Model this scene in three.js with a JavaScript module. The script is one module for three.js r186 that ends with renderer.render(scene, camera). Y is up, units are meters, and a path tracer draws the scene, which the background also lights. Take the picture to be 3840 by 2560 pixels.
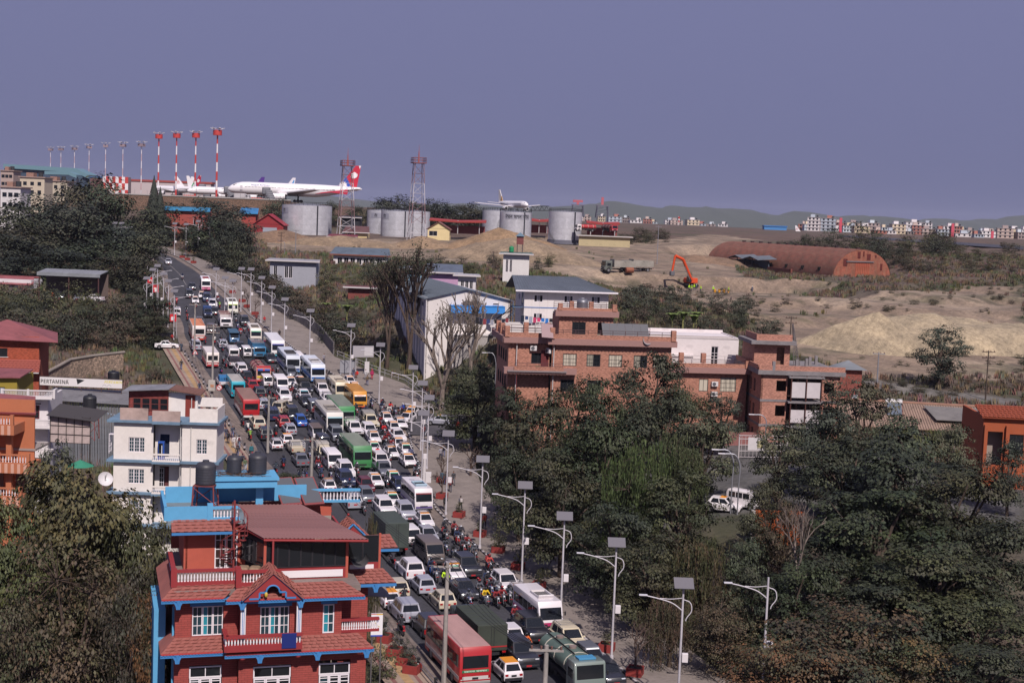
import*as THREE from 'three';
import{mergeGeometries,toCreasedNormals}from 'three/addons/utils/BufferGeometryUtils.js';
import{MarchingCubes}from 'three/addons/objects/MarchingCubes.js';
import{RoundedBoxGeometry}from 'three/addons/geometries/RoundedBoxGeometry.js';
const FOCAL=5334,ROLL=2.2*Math.PI / 180,PITCH=Math.atan(473.5 / FOCAL),EYE=34;
const scene=new THREE.Scene();
const camera=new THREE.PerspectiveCamera(2*Math.atan(1280 / FOCAL)*180 / Math.PI,1.5,1,20000);
const CF=new THREE.Vector3(0,-Math.sin(PITCH),-Math.cos(PITCH)),CU=new THREE.Vector3(0,Math.cos(PITCH),-Math.sin(PITCH)),CR=new THREE.Vector3(1,0,0);
camera.position.set(0,EYE,0);
{
const right=CR.clone().multiplyScalar(Math.cos(ROLL)).addScaledVector(CU,Math.sin(ROLL));
const up=CR.clone().multiplyScalar(-Math.sin(ROLL)).addScaledVector(CU,Math.cos(ROLL));
camera.quaternion.setFromRotationMatrix(new THREE.Matrix4().makeBasis(right,up,CF.clone().negate()));
}
scene.add(camera);
const renderer=new THREE.WebGLRenderer({antialias:true});
renderer.toneMapping=THREE.LinearToneMapping;
renderer.toneMappingExposure=1.08;
renderer.shadowMap.enabled=true;
const SUN_AZ=17*Math.PI / 180,SUN_EL=46*Math.PI / 180;
const SUN=new THREE.Vector3(Math.sin(SUN_AZ)*Math.cos(SUN_EL),Math.sin(SUN_EL),Math.cos(SUN_AZ)*Math.cos(SUN_EL));
const sun=new THREE.DirectionalLight(new THREE.Color().setRGB(1.0,0.91,0.84),4.6);
sun.position.copy(SUN).multiplyScalar(600).add(new THREE.Vector3(0,0,-250));
sun.target.position.set(0,0,-250);
sun.castShadow=true;sun.shadow.radius=1.5;
Object.assign(sun.shadow.camera,{left:-420,right:420,top:420,bottom:-420,near:10,far:1600});
sun.shadow.mapSize.set(4096,4096);
scene.add(sun,sun.target);
{
const w=64,h=128,a=new Float32Array(w*h*4);
for(let j=0;j<h;j++){
const el=((j + .5)/ h - .5)*Math.PI,k=Math.max(0,el)/(Math.PI / 2),q=Math.exp(-k*14);
const c=[.177 - .042*q,.187 - .042*q,.342 - .085*q];
for(let i=0;i<w;i++)a.set([c[0],c[1],c[2],1],(j*w + i)*4);
}
const sky=new THREE.DataTexture(a,w,h,THREE.RGBAFormat,THREE.FloatType);
sky.mapping=THREE.EquirectangularReflectionMapping;sky.magFilter=THREE.LinearFilter;sky.needsUpdate=true;
scene.background=sky;scene.environment=sky;
}
const V=(x=0,y=0,z=0)=>new THREE.Vector3(x,y,z);
const lerp=(a,b,t)=>a +(b - a)*t,clamp=(x,a,b)=>Math.min(b,Math.max(a,x)),sstep=(a,b,x)=>{const t=clamp((x - a)/(b - a),0,1);return t*t*(3 - 2*t);};
function RNG(s){return()=>{s|=0;s=s + 0x6D2B79F5|0;let t=Math.imul(s ^ s>>>15,1|s);t=t + Math.imul(t ^ t>>>7,61|t)^ t;return((t ^ t>>>14)>>>0)/ 4294967296;};}
const R0=RNG(7);
const rr=(a,b,r=R0)=>a +(b - a)*r();
const DEG=Math.PI / 180;
function ray(x,y){
const X=x - 1920,Y=y - 1280,u=X*Math.cos(ROLL)+ Y*Math.sin(ROLL),v=-X*Math.sin(ROLL)+ Y*Math.cos(ROLL);
const d=CF.clone().multiplyScalar(FOCAL).addScaledVector(CR,u).addScaledVector(CU,-v);
return d.multiplyScalar(-1 / d.z);
}
const at=(x,y,d)=>{const r=ray(x,y);return V(r.x*d,EYE + r.y*d,-d);};
const ip=(tab,d)=>{if(d<=tab[0][0])return tab[0][1];for(let i=1;i<tab.length;i++)if(d<=tab[i][0]){const[a,b]=tab[i - 1],[c,e]=tab[i];return b +(e - b)*(d - a)/(c - a);}return tab[tab.length - 1][1];};
const PERM=(()=>{const r=RNG(99),p=[];for(let i=0;i<512;i++)p.push(r());return p;})();
const h2=(i,j)=>PERM[((i*73 + j*151)% 509 + 509)% 509];
function vnoise(x,y){const i=Math.floor(x),j=Math.floor(y),f=x - i,g=y - j,s=f*f*(3 - 2*f),t=g*g*(3 - 2*g);return lerp(lerp(h2(i,j),h2(i + 1,j),s),lerp(h2(i,j + 1),h2(i + 1,j + 1),s),t);}
const fbm=(x,y,o=4)=>{let a=0,w=.5,s=0;for(let i=0;i<o;i++){a +=w*vnoise(x,y);s +=w;x=x*2.03 + 17.3;y=y*2.03 + 5.1;w*=.5;}return a / s;};
function tileTex(n,fn,srgb=true){
const a=new Uint8Array(n*n*4);
for(let j=0;j<n;j++)for(let i=0;i<n;i++){const c=fn(i / n,j / n),k=(j*n + i)*4;const q=Array.isArray(c)?c:[c,c,c];a[k]=clamp(q[0],0,1)*255;a[k + 1]=clamp(q[1],0,1)*255;a[k + 2]=clamp(q[2],0,1)*255;a[k + 3]=255;}
const t=new THREE.DataTexture(a,n,n,THREE.RGBAFormat);t.wrapS=t.wrapT=THREE.RepeatWrapping;t.magFilter=THREE.LinearFilter;t.minFilter=THREE.LinearMipmapLinearFilter;t.generateMipmaps=true;if(srgb)t.colorSpace=THREE.SRGBColorSpace;t.needsUpdate=true;return t;
}
const pn=(u,v,p,s=0)=>{const x=u*p,y=v*p,i=Math.floor(x),j=Math.floor(y),f=x - i,g=y - j,a=f*f*(3 - 2*f),b=g*g*(3 - 2*g),m=(q)=>((q % p)+ p)% p;return lerp(lerp(h2(m(i)+ s,m(j)),h2(m(i + 1)+ s,m(j)),a),lerp(h2(m(i)+ s,m(j + 1)),h2(m(i + 1)+ s,m(j + 1)),a),b);};
const pf=(u,v,p,s=0)=>(pn(u,v,p,s)*.5 + pn(u,v,p*2,s + 3)*.28 + pn(u,v,p*4,s + 9)*.22);
const rep=(t,x,y=x)=>{const c=t.clone();c.repeat.set(x,y);c.needsUpdate=true;return c;};
const T={};
T.plaster=rep(tileTex(256,(u,v)=>{const s=pf(u,v,4),f=pf(u,v,24,5);return .92 + .06*s + .05*(f - .5)-(s>.66?(s - .66)*.4:0);}),1 / 5);
T.grime=rep(tileTex(256,(u,v)=>{const s=pf(u,v,5,2),f=pf(u,v,30,5),d=pn(u,v,22,8)*pn(u,v,5,4);return .78 + .2*s + .12*(f - .5)-(d>.5?(d - .5)*.5:0);}),1 / 6);
T.asphalt=rep(tileTex(512,(u,v)=>{const s=pf(u,v,5,1),f=pn(u,v,120,5),c=Math.abs(pf(u,v,6,13)- .5)<.006?.16:0;return .74 + .22*s + .14*(f - .5)- c;}),1 / 16);
T.soil=rep(tileTex(512,(u,v)=>{const s=pf(u,v,6,1),f=pf(u,v,40,5),g=pn(u,v,128,7);return[.62 + .34*s + .26*(f - .5)+ .12*(g - .5),.62 + .33*s + .26*(f - .5)+ .12*(g - .5),.62 + .30*s + .26*(f - .5)+ .12*(g - .5)];}),1 / 20);
T.brick=rep(tileTex(512,(u,v)=>{const rows=32,cols=10,r=v*rows,ri=Math.floor(r),c=u*cols +(ri % 2)*.5,ci=Math.floor(c),m=(r - ri<.17||c - ci<.06),t=h2(ri*3 + 1,(ci % cols)*7),g=pn(u,v,60,4);return m?[.8 + .12*g,.72 + .12*g,.68 + .12*g]:[.72 + .28*t + .1*(g - .5),.68 + .26*t + .1*(g - .5),.66 + .26*t + .1*(g - .5)];}),1 / 2.4);
T.brickPaint=rep(tileTex(512,(u,v)=>{const rows=16,cols=6,r=v*rows,ri=Math.floor(r),c=u*cols +(ri % 2)*.5,m=(r - ri<.12||c - Math.floor(c)<.035),g=pf(u,v,8,4),t=h2(ri*5,Math.floor(c)% cols*3);return m?.52 + .2*g:.86 + .1*g + .06*t;}),1 / 1.9);
T.rust=rep(tileTex(512,(u,v)=>{const s=pf(u,v,5,3),f=pf(u,v,26,7),st=pf(u,v*.15,22,2);return[.7 + .3*s + .14*(f - .5),.58 + .3*s*st + .2*(f - .5),.52 + .28*s*st + .2*(f - .5)];}),1 / 8);
T.metal=rep(tileTex(256,(u,v)=>{const s=pf(u,v,4,3),f=pf(u,v,18,7);return .8 + .16*s + .1*(f - .5);}),1 / 6);
T.stone=rep(tileTex(512,(u,v)=>{let b=9,b2=9;const n=14,x=u*n,y=v*n,xi=Math.floor(x),yi=Math.floor(y);let id=0;for(let j=-1;j<=1;j++)for(let i=-1;i<=1;i++){const cx=((xi + i)% n + n)% n,cy=((yi + j)% n + n)% n;const px=xi + i + .15 + .7*h2(cx,cy),py=yi + j + .15 + .7*h2(cx + 40,cy + 9),d=Math.hypot(px - x,(py - y)*1.25);if(d<b){b2=b;b=d;id=h2(cx*3,cy*5 + 1);}else if(d<b2)b2=d;}const e=b2 - b,g=pn(u,v,90,2);return e<.09?[.42 + .1*g,.4 + .1*g,.38 + .1*g]:[.66 + .34*id + .1*(g - .5),.62 + .3*id + .1*(g - .5),.58 + .28*id + .1*(g - .5)];}),1 / 5);
T.bark=rep(tileTex(128,(u,v)=>{const s=pf(u,v*.3,12,3);return .55 + .5*s;}),1 / 1.5);
T.corr=rep(tileTex(64,(u)=>.5 + .5*Math.sin(u*Math.PI*2*4),false),1 / .8);
const MATS={};
function M(color,o={}){
const key=color + JSON.stringify(o);if(MATS[key])return MATS[key];
const p={color:new THREE.Color(color),roughness:o.r??.85,metalness:o.m??0};
if(o.map)p.map=T[o.map];
if(o.bump){p.bumpMap=T[o.bump];p.bumpScale=o.bs??.02;}
if(o.vc)p.vertexColors=true;
if(o.ds)p.side=THREE.DoubleSide;
const m=o.cc?new THREE.MeshPhysicalMaterial({...p,clearcoat:o.cc,clearcoatRoughness:.08}):new THREE.MeshStandardMaterial(p);
return MATS[key]=m;
}
const GLASS=new THREE.MeshStandardMaterial({color:new THREE.Color().setRGB(.012,.014,.018),roughness:.06,metalness:0});
const GLASSB=new THREE.MeshStandardMaterial({color:new THREE.Color().setRGB(.02,.045,.06),roughness:.08});
const XF=new THREE.Matrix4();
function box(w,h,d,x=0,y=0,z=0,rx=0,ry=0,rz=0){
const g=new THREE.BoxGeometry(w,h,d),uv=g.attributes.uv,dim=[[d,h],[d,h],[w,d],[w,d],[w,h],[w,h]];
for(let i=0;i<24;i++){const q=dim[i>>2];uv.setXY(i,uv.getX(i)*q[0],uv.getY(i)*q[1]);}
if(rx||ry||rz)g.applyMatrix4(new THREE.Matrix4().makeRotationFromEuler(new THREE.Euler(rx,ry,rz)));
g.translate(x,y + h / 2,z);return g;
}
const cbox=(w,h,d,x,y,z,rx,ry,rz)=>box(w,h,d,x,y - h / 2,z,rx,ry,rz);
function rbox(w,h,d,x,y,z,r=.05,s=2){const g=new RoundedBoxGeometry(w,h,d,s,Math.min(r,w / 2.01,h / 2.01,d / 2.01));g.translate(x,y + h / 2,z);return g;}
function cyl(r0,r1,h,n,x=0,y=0,z=0,open=false){const g=new THREE.CylinderGeometry(r1,r0,h,n,1,open);const uv=g.attributes.uv;for(let i=0;i<uv.count;i++)uv.setXY(i,uv.getX(i)*Math.PI*(r0 + r1),uv.getY(i)*h);g.translate(x,y + h / 2,z);return g;}
function bar(a,b,r,n=5,r1=r){const d=b.clone().sub(a),L=d.length();const g=new THREE.CylinderGeometry(r1,r,L,n,1,false);const uv=g.attributes.uv;for(let i=0;i<uv.count;i++)uv.setXY(i,uv.getX(i)*6.28*r,uv.getY(i)*L);g.translate(0,L / 2,0);g.applyQuaternion(new THREE.Quaternion().setFromUnitVectors(V(0,1,0),d.normalize()));g.translate(a.x,a.y,a.z);return g;}
const sph=(r,x,y,z,n=10,sx=1,sy=1,sz=1)=>{const g=new THREE.SphereGeometry(r,n,Math.max(5,n*.7|0));g.scale(sx,sy,sz);g.translate(x,y,z);return g;};
function tube(pts,r,seg=20,n=6){return new THREE.TubeGeometry(new THREE.CatmullRomCurve3(pts),seg,r,n,false);}
function prism(poly,z0,z1){
const g=new THREE.ExtrudeGeometry(new THREE.Shape(poly.map(p=>new THREE.Vector2(p[0],p[1]))),{depth:z1 - z0,bevelEnabled:false});g.translate(0,0,z0);return g;
}
function quadSlab(a,b,c,d,th){
const n=b.clone().sub(a).cross(d.clone().sub(a)).normalize().multiplyScalar(-th),P=[a,b,c,d],Q=P.map(p=>p.clone().add(n));
const pos=[],uv=[];const w=a.distanceTo(b),h=a.distanceTo(d);
const f=(p,q,r,s,W,H)=>{for(const[v,u]of[[p,[0,0]],[q,[W,0]],[r,[W,H]],[p,[0,0]],[r,[W,H]],[s,[0,H]]]){pos.push(v.x,v.y,v.z);uv.push(...u);}};
f(a,b,c,d,w,h);f(Q[1],Q[0],Q[3],Q[2],w,h);for(let i=0;i<4;i++){const j=(i + 1)% 4;f(Q[i],Q[j],P[j],P[i],P[i].distanceTo(P[j]),th);}
const g=new THREE.BufferGeometry();g.setAttribute('position',new THREE.Float32BufferAttribute(pos,3));g.setAttribute('uv',new THREE.Float32BufferAttribute(uv,2));g.computeVertexNormals();return g;
}
function norm(g){const q=g.index?g.toNonIndexed():g;for(const k of Object.keys(q.attributes))if(!['position','normal','uv','color'].includes(k))q.deleteAttribute(k);if(!q.attributes.uv)q.setAttribute('uv',new THREE.Float32BufferAttribute(new Float32Array(q.attributes.position.count*2),2));if(!q.attributes.normal)q.computeVertexNormals();return q;}
function merge(list){list=list.flat();return list.length===1?norm(list[0]):mergeGeometries(list.map(norm));}
const names={};
const numbered=n=>{const k=names[n]=(names[n]??-1)+ 1;return k?n + '_' + String(k).padStart(3,'0'):n;};
function mesh(name,geo,m,parent){const o=new THREE.Mesh(Array.isArray(geo)?merge(geo):geo,m);o.castShadow=o.receiveShadow=true;if(parent){o.name=name;parent.add(o);}else{o.name=numbered(name);scene.add(o);}return o;}
function tag(o,label,category,group,kind){o.userData={label,category};if(group)o.userData.group=group;if(kind)o.userData.kind=kind;return o;}
function thing(name,label,category,pos,yaw=0,group){const o=new THREE.Group();o.name=numbered(name);if(pos)o.position.copy(pos);o.rotation.y=yaw;tag(o,label,category,group);scene.add(o);return o;}
function struct(name,geo,m,label){const o=mesh(name,geo,m);o.userData={kind:'structure'};if(label)o.userData.label=label;return o;}
function copyOf(o,label,group){const c=o.clone();c.name=numbered(o.name.replace(/_\d{3}$/,''));c.userData={...o.userData};if(label)c.userData.label=label;if(group)c.userData.group=group;scene.add(c);return c;}
function placeAt(o,px,py,d,yaw,lx=0,ly=0,lz=0){const p=at(px,py,d),l=V(lx,ly,lz).applyAxisAngle(V(0,1,0),yaw);o.position.copy(p.sub(l));o.rotation.y=yaw;return o;}
const ROADE=[[0,0],[150,0],[190,1.8],[236,5.6],[300,11.3],[354,16.2],[400,18.3],[480,20.5],[600,24]];
const eRoad=d=>ip(ROADE,d);
const KL=[[-60,51],[60,9.3],[103.5,-5.8],[111.5,-8.8],[185,-34.1],[229,-49.6],[260,-60.9],[293,-70.5],[349,-86.6],[404,-104.5],[431,-117],[480,-138]];
const KR=[[-60,66],[60,23.5],[104.9,9.2],[134.6,-.3],[143,-2.8],[159,-8],[190,-12.9],[200,-14.3],[216,-19.6],[223.5,-22.6],[256,-38],[295,-54.6],[327,-66.7],[343,-72.9],[373,-83.8],[404,-95.8],[431,-107.6],[480,-129]];
const PRR=[[-60,74],[60,31],[104,17.2],[124,10.8],[147,3.6],[163,-1.2],[172,-3.2],[183,-4.2],[201,-4.4],[212,-4.6],[213.7,-9.9],[234.5,-17.8],[243,-24.3],[255,-31.9],[275,-37.6],[289,-43.4],[297,-47.6],[312,-54],[357,-69.6],[404,-90],[431,-102],[480,-124]];
const MED=[[-60,57],[60,14.8],[104,-.6],[119,-5.6],[128,-8.7],[135,-11.2],[224,-39],[235,-42.6],[246,-46.2],[300,-64],[335,-74.5]];
const TX=[-700,0,500,1000,1400,1920,2400,2900,3400,3840,4600].map(x=>(x - 1920)/ FOCAL);
const TD=[
[100,[0,0,0,0,0,0,1,1.5,2,2,2]],[130,[0,0,0,0,0,0,4,6,6,6,6]],[150,[1,1,1,0,0,1,5.5,7,7,7,7]],[180,[3,3,3,2,2,5,7,7,7.3,7.3,7]],
[200,[4.3,4.3,4.3,3,5,8,8.5,7.5,7.7,7.7,8]],[220,[6,6,6,5,8,12,13,9,8.5,8.5,9]],[260,[10,10,9.5,8,12.5,16.5,18,13,12.5,12.5,13]],[300,[14,14,13.5,11.5,16,18,18,16,15.5,15.5,16]],[340,[16.5,16.5,16,14.5,17.5,18.5,16.4,17,19,19,19]],
[375,[18.2,18.2,18.2,18,18.8,19.3,15,15.2,21,21.6,21.6]],[394,[18.8,18.8,18.8,18.8,19.3,19.8,15.3,15.5,22,22.6,22.6]],[402,[19,19,19,19,19.5,20,19,18.5,22.6,23,23]],[440,[21,21,21,21.5,21,22,20,19.6,24.5,25,25]],[480,[23,23,23,23,22.5,24,22.3,23,26.5,27,27]],
[520,[25,25,25,24,23.3,25,25,26,27.5,28,28]],[570,[28,28,28,25,24,26,27,27.5,28.5,29,29]],[598,[30,30,30,27,26,28,28.5,28.5,29,29.5,29.5]],[604,[36,36,36,36,34,30,29,29,29.3,29.6,29.6]],[700,[36,36,36,36,35,31,30,30,30,30,30]],[1000,[37,37,36.5,36,35,32,30.8,30.2,30,30,30]],
[1600,[33,33,33,32,31.5,31,30.5,30,30,30,30]],[3000,[20,20,20,20,20,20,20,20,20,20,20]],[9000,[0,0,0,0,0,0,0,0,0,0,0]]];
const rowAt=(r,t)=>{if(t<=TX[0])return r[0];for(let i=1;i<TX.length;i++)if(t<=TX[i])return lerp(r[i - 1],r[i],sstep(TX[i - 1],TX[i],t));return r[TX.length - 1];};
function eBase(x,d){
const t=x / Math.max(d,100);
if(d<=TD[0][0])return rowAt(TD[0][1],t);
for(let i=1;i<TD.length;i++)if(d<=TD[i][0])return lerp(rowAt(TD[i - 1][1],t),rowAt(TD[i][1],t),(d - TD[i - 1][0])/(TD[i][0]- TD[i - 1][0]));
return 0;
}
const PADS=[[103.5,424,76,500,13,19.1,16],[-84,520,24,530,22,24,18],[-28,266,-36,304,4,15.5,11]];
function hT(x,z){
const d=-z,b0=eBase(x,d);
const rough=sstep(190,230,d)*(1 - sstep(560,600,d))*((fbm(x*.06,d*.06,4)- .5)*1.6 +(fbm(x*.3,d*.3,2)- .5)*.35);
let b=b0 + rough;
for(const[x0,d0,x1,d1,r,e,w]of PADS){const k=clamp(((x - x0)*(x1 - x0)+(d - d0)*(d1 - d0))/((x1 - x0)**2 +(d1 - d0)**2),0,1),q=Math.hypot(x - lerp(x0,x1,k),d - lerp(d0,d1,k));if(q<r + w)b=lerp(e,b,sstep(r,r + w,q));}
if(d>250&&d<430){const k=sstep(20,45,x -(d - 250)*.05)*sstep(250,270,d)*(1 - sstep(405,430,d)),q=b / 1.9 +(fbm(x*.03,d*.03)- .5)*1.4,f=q - Math.floor(q);b=lerp(b,b + 1.9*(sstep(.5,.9,f)- f),k);}
if(d>500)return b;
const l=ip(KL,d)- 3.6,r=ip(PRR,d)+ .3,e=eRoad(d)- .22;
const w=x<l?1 - sstep(1,16,l - x):x>r?1 - sstep(1,d>140?18:10,x - r):1;
return lerp(b,e,w*(1 - sstep(440,500,d)));
}
function gnd(px,py,h=hT,far=1500){
const r=ray(px,py);let d0=60,s=1;
for(let d=60;d<far;d +=s){if(EYE + r.y*d<h(r.x*d,-d)){let a=d0,b=d;for(let i=0;i<24;i++){const m=(a + b)/ 2;if(EYE + r.y*m<h(r.x*m,-m))b=m;else a=m;}return V(r.x*b,h(r.x*b,-b),-b);}d0=d;s=Math.max(.5,d*.004);}
return V(r.x*far,h(r.x*far,-far),-far);
}
const onG=(x,z,dy=0)=>V(x,hT(x,z)+ dy,z);
const roadG=(px,py)=>gnd(px,py,(x,z)=>eRoad(-z)+ .0);
const inPoly=(P,x,z)=>{let c=false;for(let i=0,j=P.length - 1;i<P.length;j=i++)if((P[i].z>z)!==(P[j].z>z)&&x<(P[j].x - P[i].x)*(z - P[i].z)/(P[j].z - P[i].z)+ P[i].x)c=!c;return c;};
const poly=pts=>pts.map(([x,y])=>gnd(x,y));
const ZONES={
dirt:poly([[1000,890],[1300,905],[2000,885],[2400,900],[2700,880],[2860,900],[2700,960],[2800,1040],[3150,1060],[3000,1110],[3250,1100],[3840,1060],[3840,1400],[3300,1420],[2980,1330],[2800,1190],[2600,1130],[2300,1080],[2100,1030],[1650,985],[1400,960],[1000,930]]),
yard:poly([[2300,1500],[2760,1640],[3400,1720],[3840,1800],[3840,1990],[2500,1990],[2200,1800]]),
lane:poly([[3150,1400],[3300,1425],[3500,1460],[3750,1490],[3840,1500],[3840,1530],[3480,1490],[3150,1430]]),
};
{
const ts=[],ds=[];
for(let i=0;i<=230;i++){const q=(i / 230 - .5)*2;ts.push(q*.42 + Math.sign(q)*Math.pow(Math.abs(q),6)*.5);}
for(let d=-120;d<90;d +=10)ds.push(d);
for(let d=90;d<620;d +=1.6 +(d - 90)*.0025)ds.push(d);
for(let d=620;d<9000;d*=1.045)ds.push(d);
const C={dry:[.135,.1,.082],green:[.072,.072,.04],dirt:[.43,.33,.255],dirt2:[.31,.228,.175],air:[.16,.105,.085],yard:[.13,.125,.13],gnd:[.1,.085,.065],lane:[.2,.185,.18],city:[.12,.11,.1]};
const pos=[],col=[],uv=[],idx=[],nc=ts.length;
for(const d of ds)for(const t of ts){
const x=t*Math.max(d,110),z=-d,y=hT(x,z);pos.push(x,y,z);uv.push(x,z);
let c;const n1=fbm(x*.05 + 9,d*.05,4),n2=fbm(x*.25,d*.25 + 40,3);
const inD=inPoly(ZONES.dirt,x +(n2 - .5)*8,z +(n1 - .5)*14);
if(inPoly(ZONES.lane,x,z))c=C.lane;
else if(inPoly(ZONES.yard,x,z))c=C.yard;
else if(inD){const k=sstep(.38,.6,n1),q=sstep(.6,.68,fbm((x + d*.6)*.03,(d - x*.35)*.3,3))*.6,tr=sstep(.5,.53,fbm(x*.035 + 7,d*.035,2))*(1 - sstep(.53,.56,fbm(x*.035 + 7,d*.035,2)));c=C.dirt.map((v,i)=>lerp(lerp(lerp(v,C.dirt2[i],k),C.dirt2[i]*.8,tr),C.green[i]*1.3,q));}
else if(d>1350)c=C.city;
else if(d>440){const k=sstep(.5,.7,n1);c=C.air.map((v,i)=>lerp(v,C.green[i]*1.2,k*.6));}
else{const k=sstep(.42,.6,n1);c=C.dry.map((v,i)=>lerp(v,C.green[i],k));const q=sstep(.58,.7,n2)*.5;c=c.map((v,i)=>lerp(v,C.gnd[i]*1.6,q));}
col.push(...c.map(v=>v*(.85 + .3*n2)));
}
for(let j=0;j<ds.length - 1;j++)for(let i=0;i<nc - 1;i++){const a=j*nc + i,b=a + 1,c=a + nc,e=c + 1;idx.push(a,b,c,b,e,c);}
const g=new THREE.BufferGeometry();g.setAttribute('position',new THREE.Float32BufferAttribute(pos,3));g.setAttribute('color',new THREE.Float32BufferAttribute(col,3));g.setAttribute('uv',new THREE.Float32BufferAttribute(uv,2));g.setIndex(idx);g.computeVertexNormals();
struct('ground',g,new THREE.MeshStandardMaterial({vertexColors:true,map:T.soil,roughness:1,bumpMap:T.soil,bumpScale:.12}));
}
{
const hill=(d0,x0,x1,hmax,seed)=>{
const pos=[],idx=[],N=90,K=8;
for(let k=0;k<=K;k++)for(let i=0;i<=N;i++){const s=i / N,x=lerp(x0,x1,s),prof=Math.pow(Math.sin(Math.PI*s),.6)*(.45 + .75*fbm(s*7 + seed,seed,4)),q=k / K;pos.push(x +(fbm(i*.3,k + seed)- .5)*90,-30 +(hmax + 30)*prof*(1 - Math.pow(1 - q,1.6))*(1 +(fbm(i*.5 + seed,k*.7)- .5)*.16),-d0 - q*d0*.28);}
for(let k=0;k<K;k++)for(let i=0;i<N;i++){const a=k*(N + 1)+ i;idx.push(a,a + 1,a + N + 1,a + 1,a + N + 2,a + N + 1);}
const g=new THREE.BufferGeometry();g.setAttribute('position',new THREE.Float32BufferAttribute(pos,3));g.setIndex(idx);g.computeVertexNormals();
struct('hill',g,M('#3c4436',{r:1}));
};
hill(6200,-400,2500,185,3);hill(7200,-4200,1600,160,8);hill(6800,1200,4800,150,14);
}
const DS=[];for(let d=-60;d<=476;d +=d<90?12:3)DS.push(d);
function strip(fa,fb,e,uvs=1,n=1,ds=DS){
const pos=[],uv=[],idx=[];
ds.forEach(d=>{const a=fa(d),b=fb(d);for(let i=0;i<=n;i++){const x=lerp(a,b,i / n);pos.push(x,e(d),-d);uv.push(x*uvs,-d*uvs);}});
for(let j=0;j<ds.length - 1;j++)for(let i=0;i<n;i++){const a=j*(n + 1)+ i;idx.push(a,a + 1,a + n + 1,a + 1,a + n + 2,a + n + 1);}
const g=new THREE.BufferGeometry();g.setAttribute('position',new THREE.Float32BufferAttribute(pos,3));g.setAttribute('uv',new THREE.Float32BufferAttribute(uv,2));g.setIndex(idx);g.computeVertexNormals();return g;
}
function curbBar(f,w,y0,y1,ds){
const A=strip(d=>f(d),d=>f(d)+ w,d=>eRoad(d)+ y1,1,1,ds),pos=[],uv=[],idx=[];
for(const off of[0,w]){const base=pos.length / 3;ds.forEach(d=>{const x=f(d)+ off;pos.push(x,eRoad(d)+ y0,-d,x,eRoad(d)+ y1,-d);uv.push(-d,0,-d,y1 - y0);});for(let j=0;j<ds.length - 1;j++){const a=base + j*2;if(off)idx.push(a,a + 2,a + 1,a + 1,a + 2,a + 3);else idx.push(a,a + 1,a + 2,a + 1,a + 3,a + 2);}}
const g=new THREE.BufferGeometry();g.setAttribute('position',new THREE.Float32BufferAttribute(pos,3));g.setAttribute('uv',new THREE.Float32BufferAttribute(uv,2));g.setIndex(idx);g.computeVertexNormals();
const e0=ds[0],e1=ds[ds.length - 1],x0=f(e0),x1=f(e1);
return[A,g,quadSlab(V(x0,eRoad(e0)+ y0,-e0),V(x0 + w,eRoad(e0)+ y0,-e0),V(x0 + w,eRoad(e0)+ y1,-e0),V(x0,eRoad(e0)+ y1,-e0),.01),quadSlab(V(x1 + w,eRoad(e1)+ y0,-e1),V(x1,eRoad(e1)+ y0,-e1),V(x1,eRoad(e1)+ y1,-e1),V(x1 + w,eRoad(e1)+ y1,-e1),.01)];
}
const kl=d=>ip(KL,d),kr=d=>ip(KR,d),prr=d=>ip(PRR,d),med=d=>ip(MED,d);
struct('road',strip(kl,kr,eRoad,1,10),M('#424149',{map:'asphalt',r:.9}));
const DUST=M('#8a7c78',{map:'soil',r:1});
struct('dusty_gutter',strip(d=>kr(d)- 1.5 + .7*(fbm(d*.13,3)- .5),d=>kr(d)- .02,d=>eRoad(d)+ .006),DUST,'pale dust gathered along the kerb');
struct('dusty_gutter',strip(d=>kl(d)+ .02,d=>kl(d)+ 1.6 + .8*(fbm(d*.13,9)- .5),d=>eRoad(d)+ .006),DUST,'pale dust gathered along the left kerb');
const PAVE=M('#8a7f7a',{map:'grime',r:.95});
const dsR1=DS.filter(d=>d<=200),dsR2=DS.filter(d=>d>=215);
struct('pavement',[strip(d=>kr(d)+ .2,prr,d=>eRoad(d)+ .14,1,4,dsR1)],PAVE,'dusty concrete pavement beside the downhill lanes');
struct('pavement',[strip(d=>kr(d)+ .2,prr,d=>eRoad(d)+ .14,1,4,dsR2)],PAVE,'wide concrete forecourt round the bus shelter');
struct('side_road',[strip(kr,d=>prr(d)+ 22,d=>eRoad(d)+ .004,1,4,[199,202,205,208,211,213])],M('#4f4c52',{map:'asphalt',r:.9}),'side road mouth into the compound');
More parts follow.
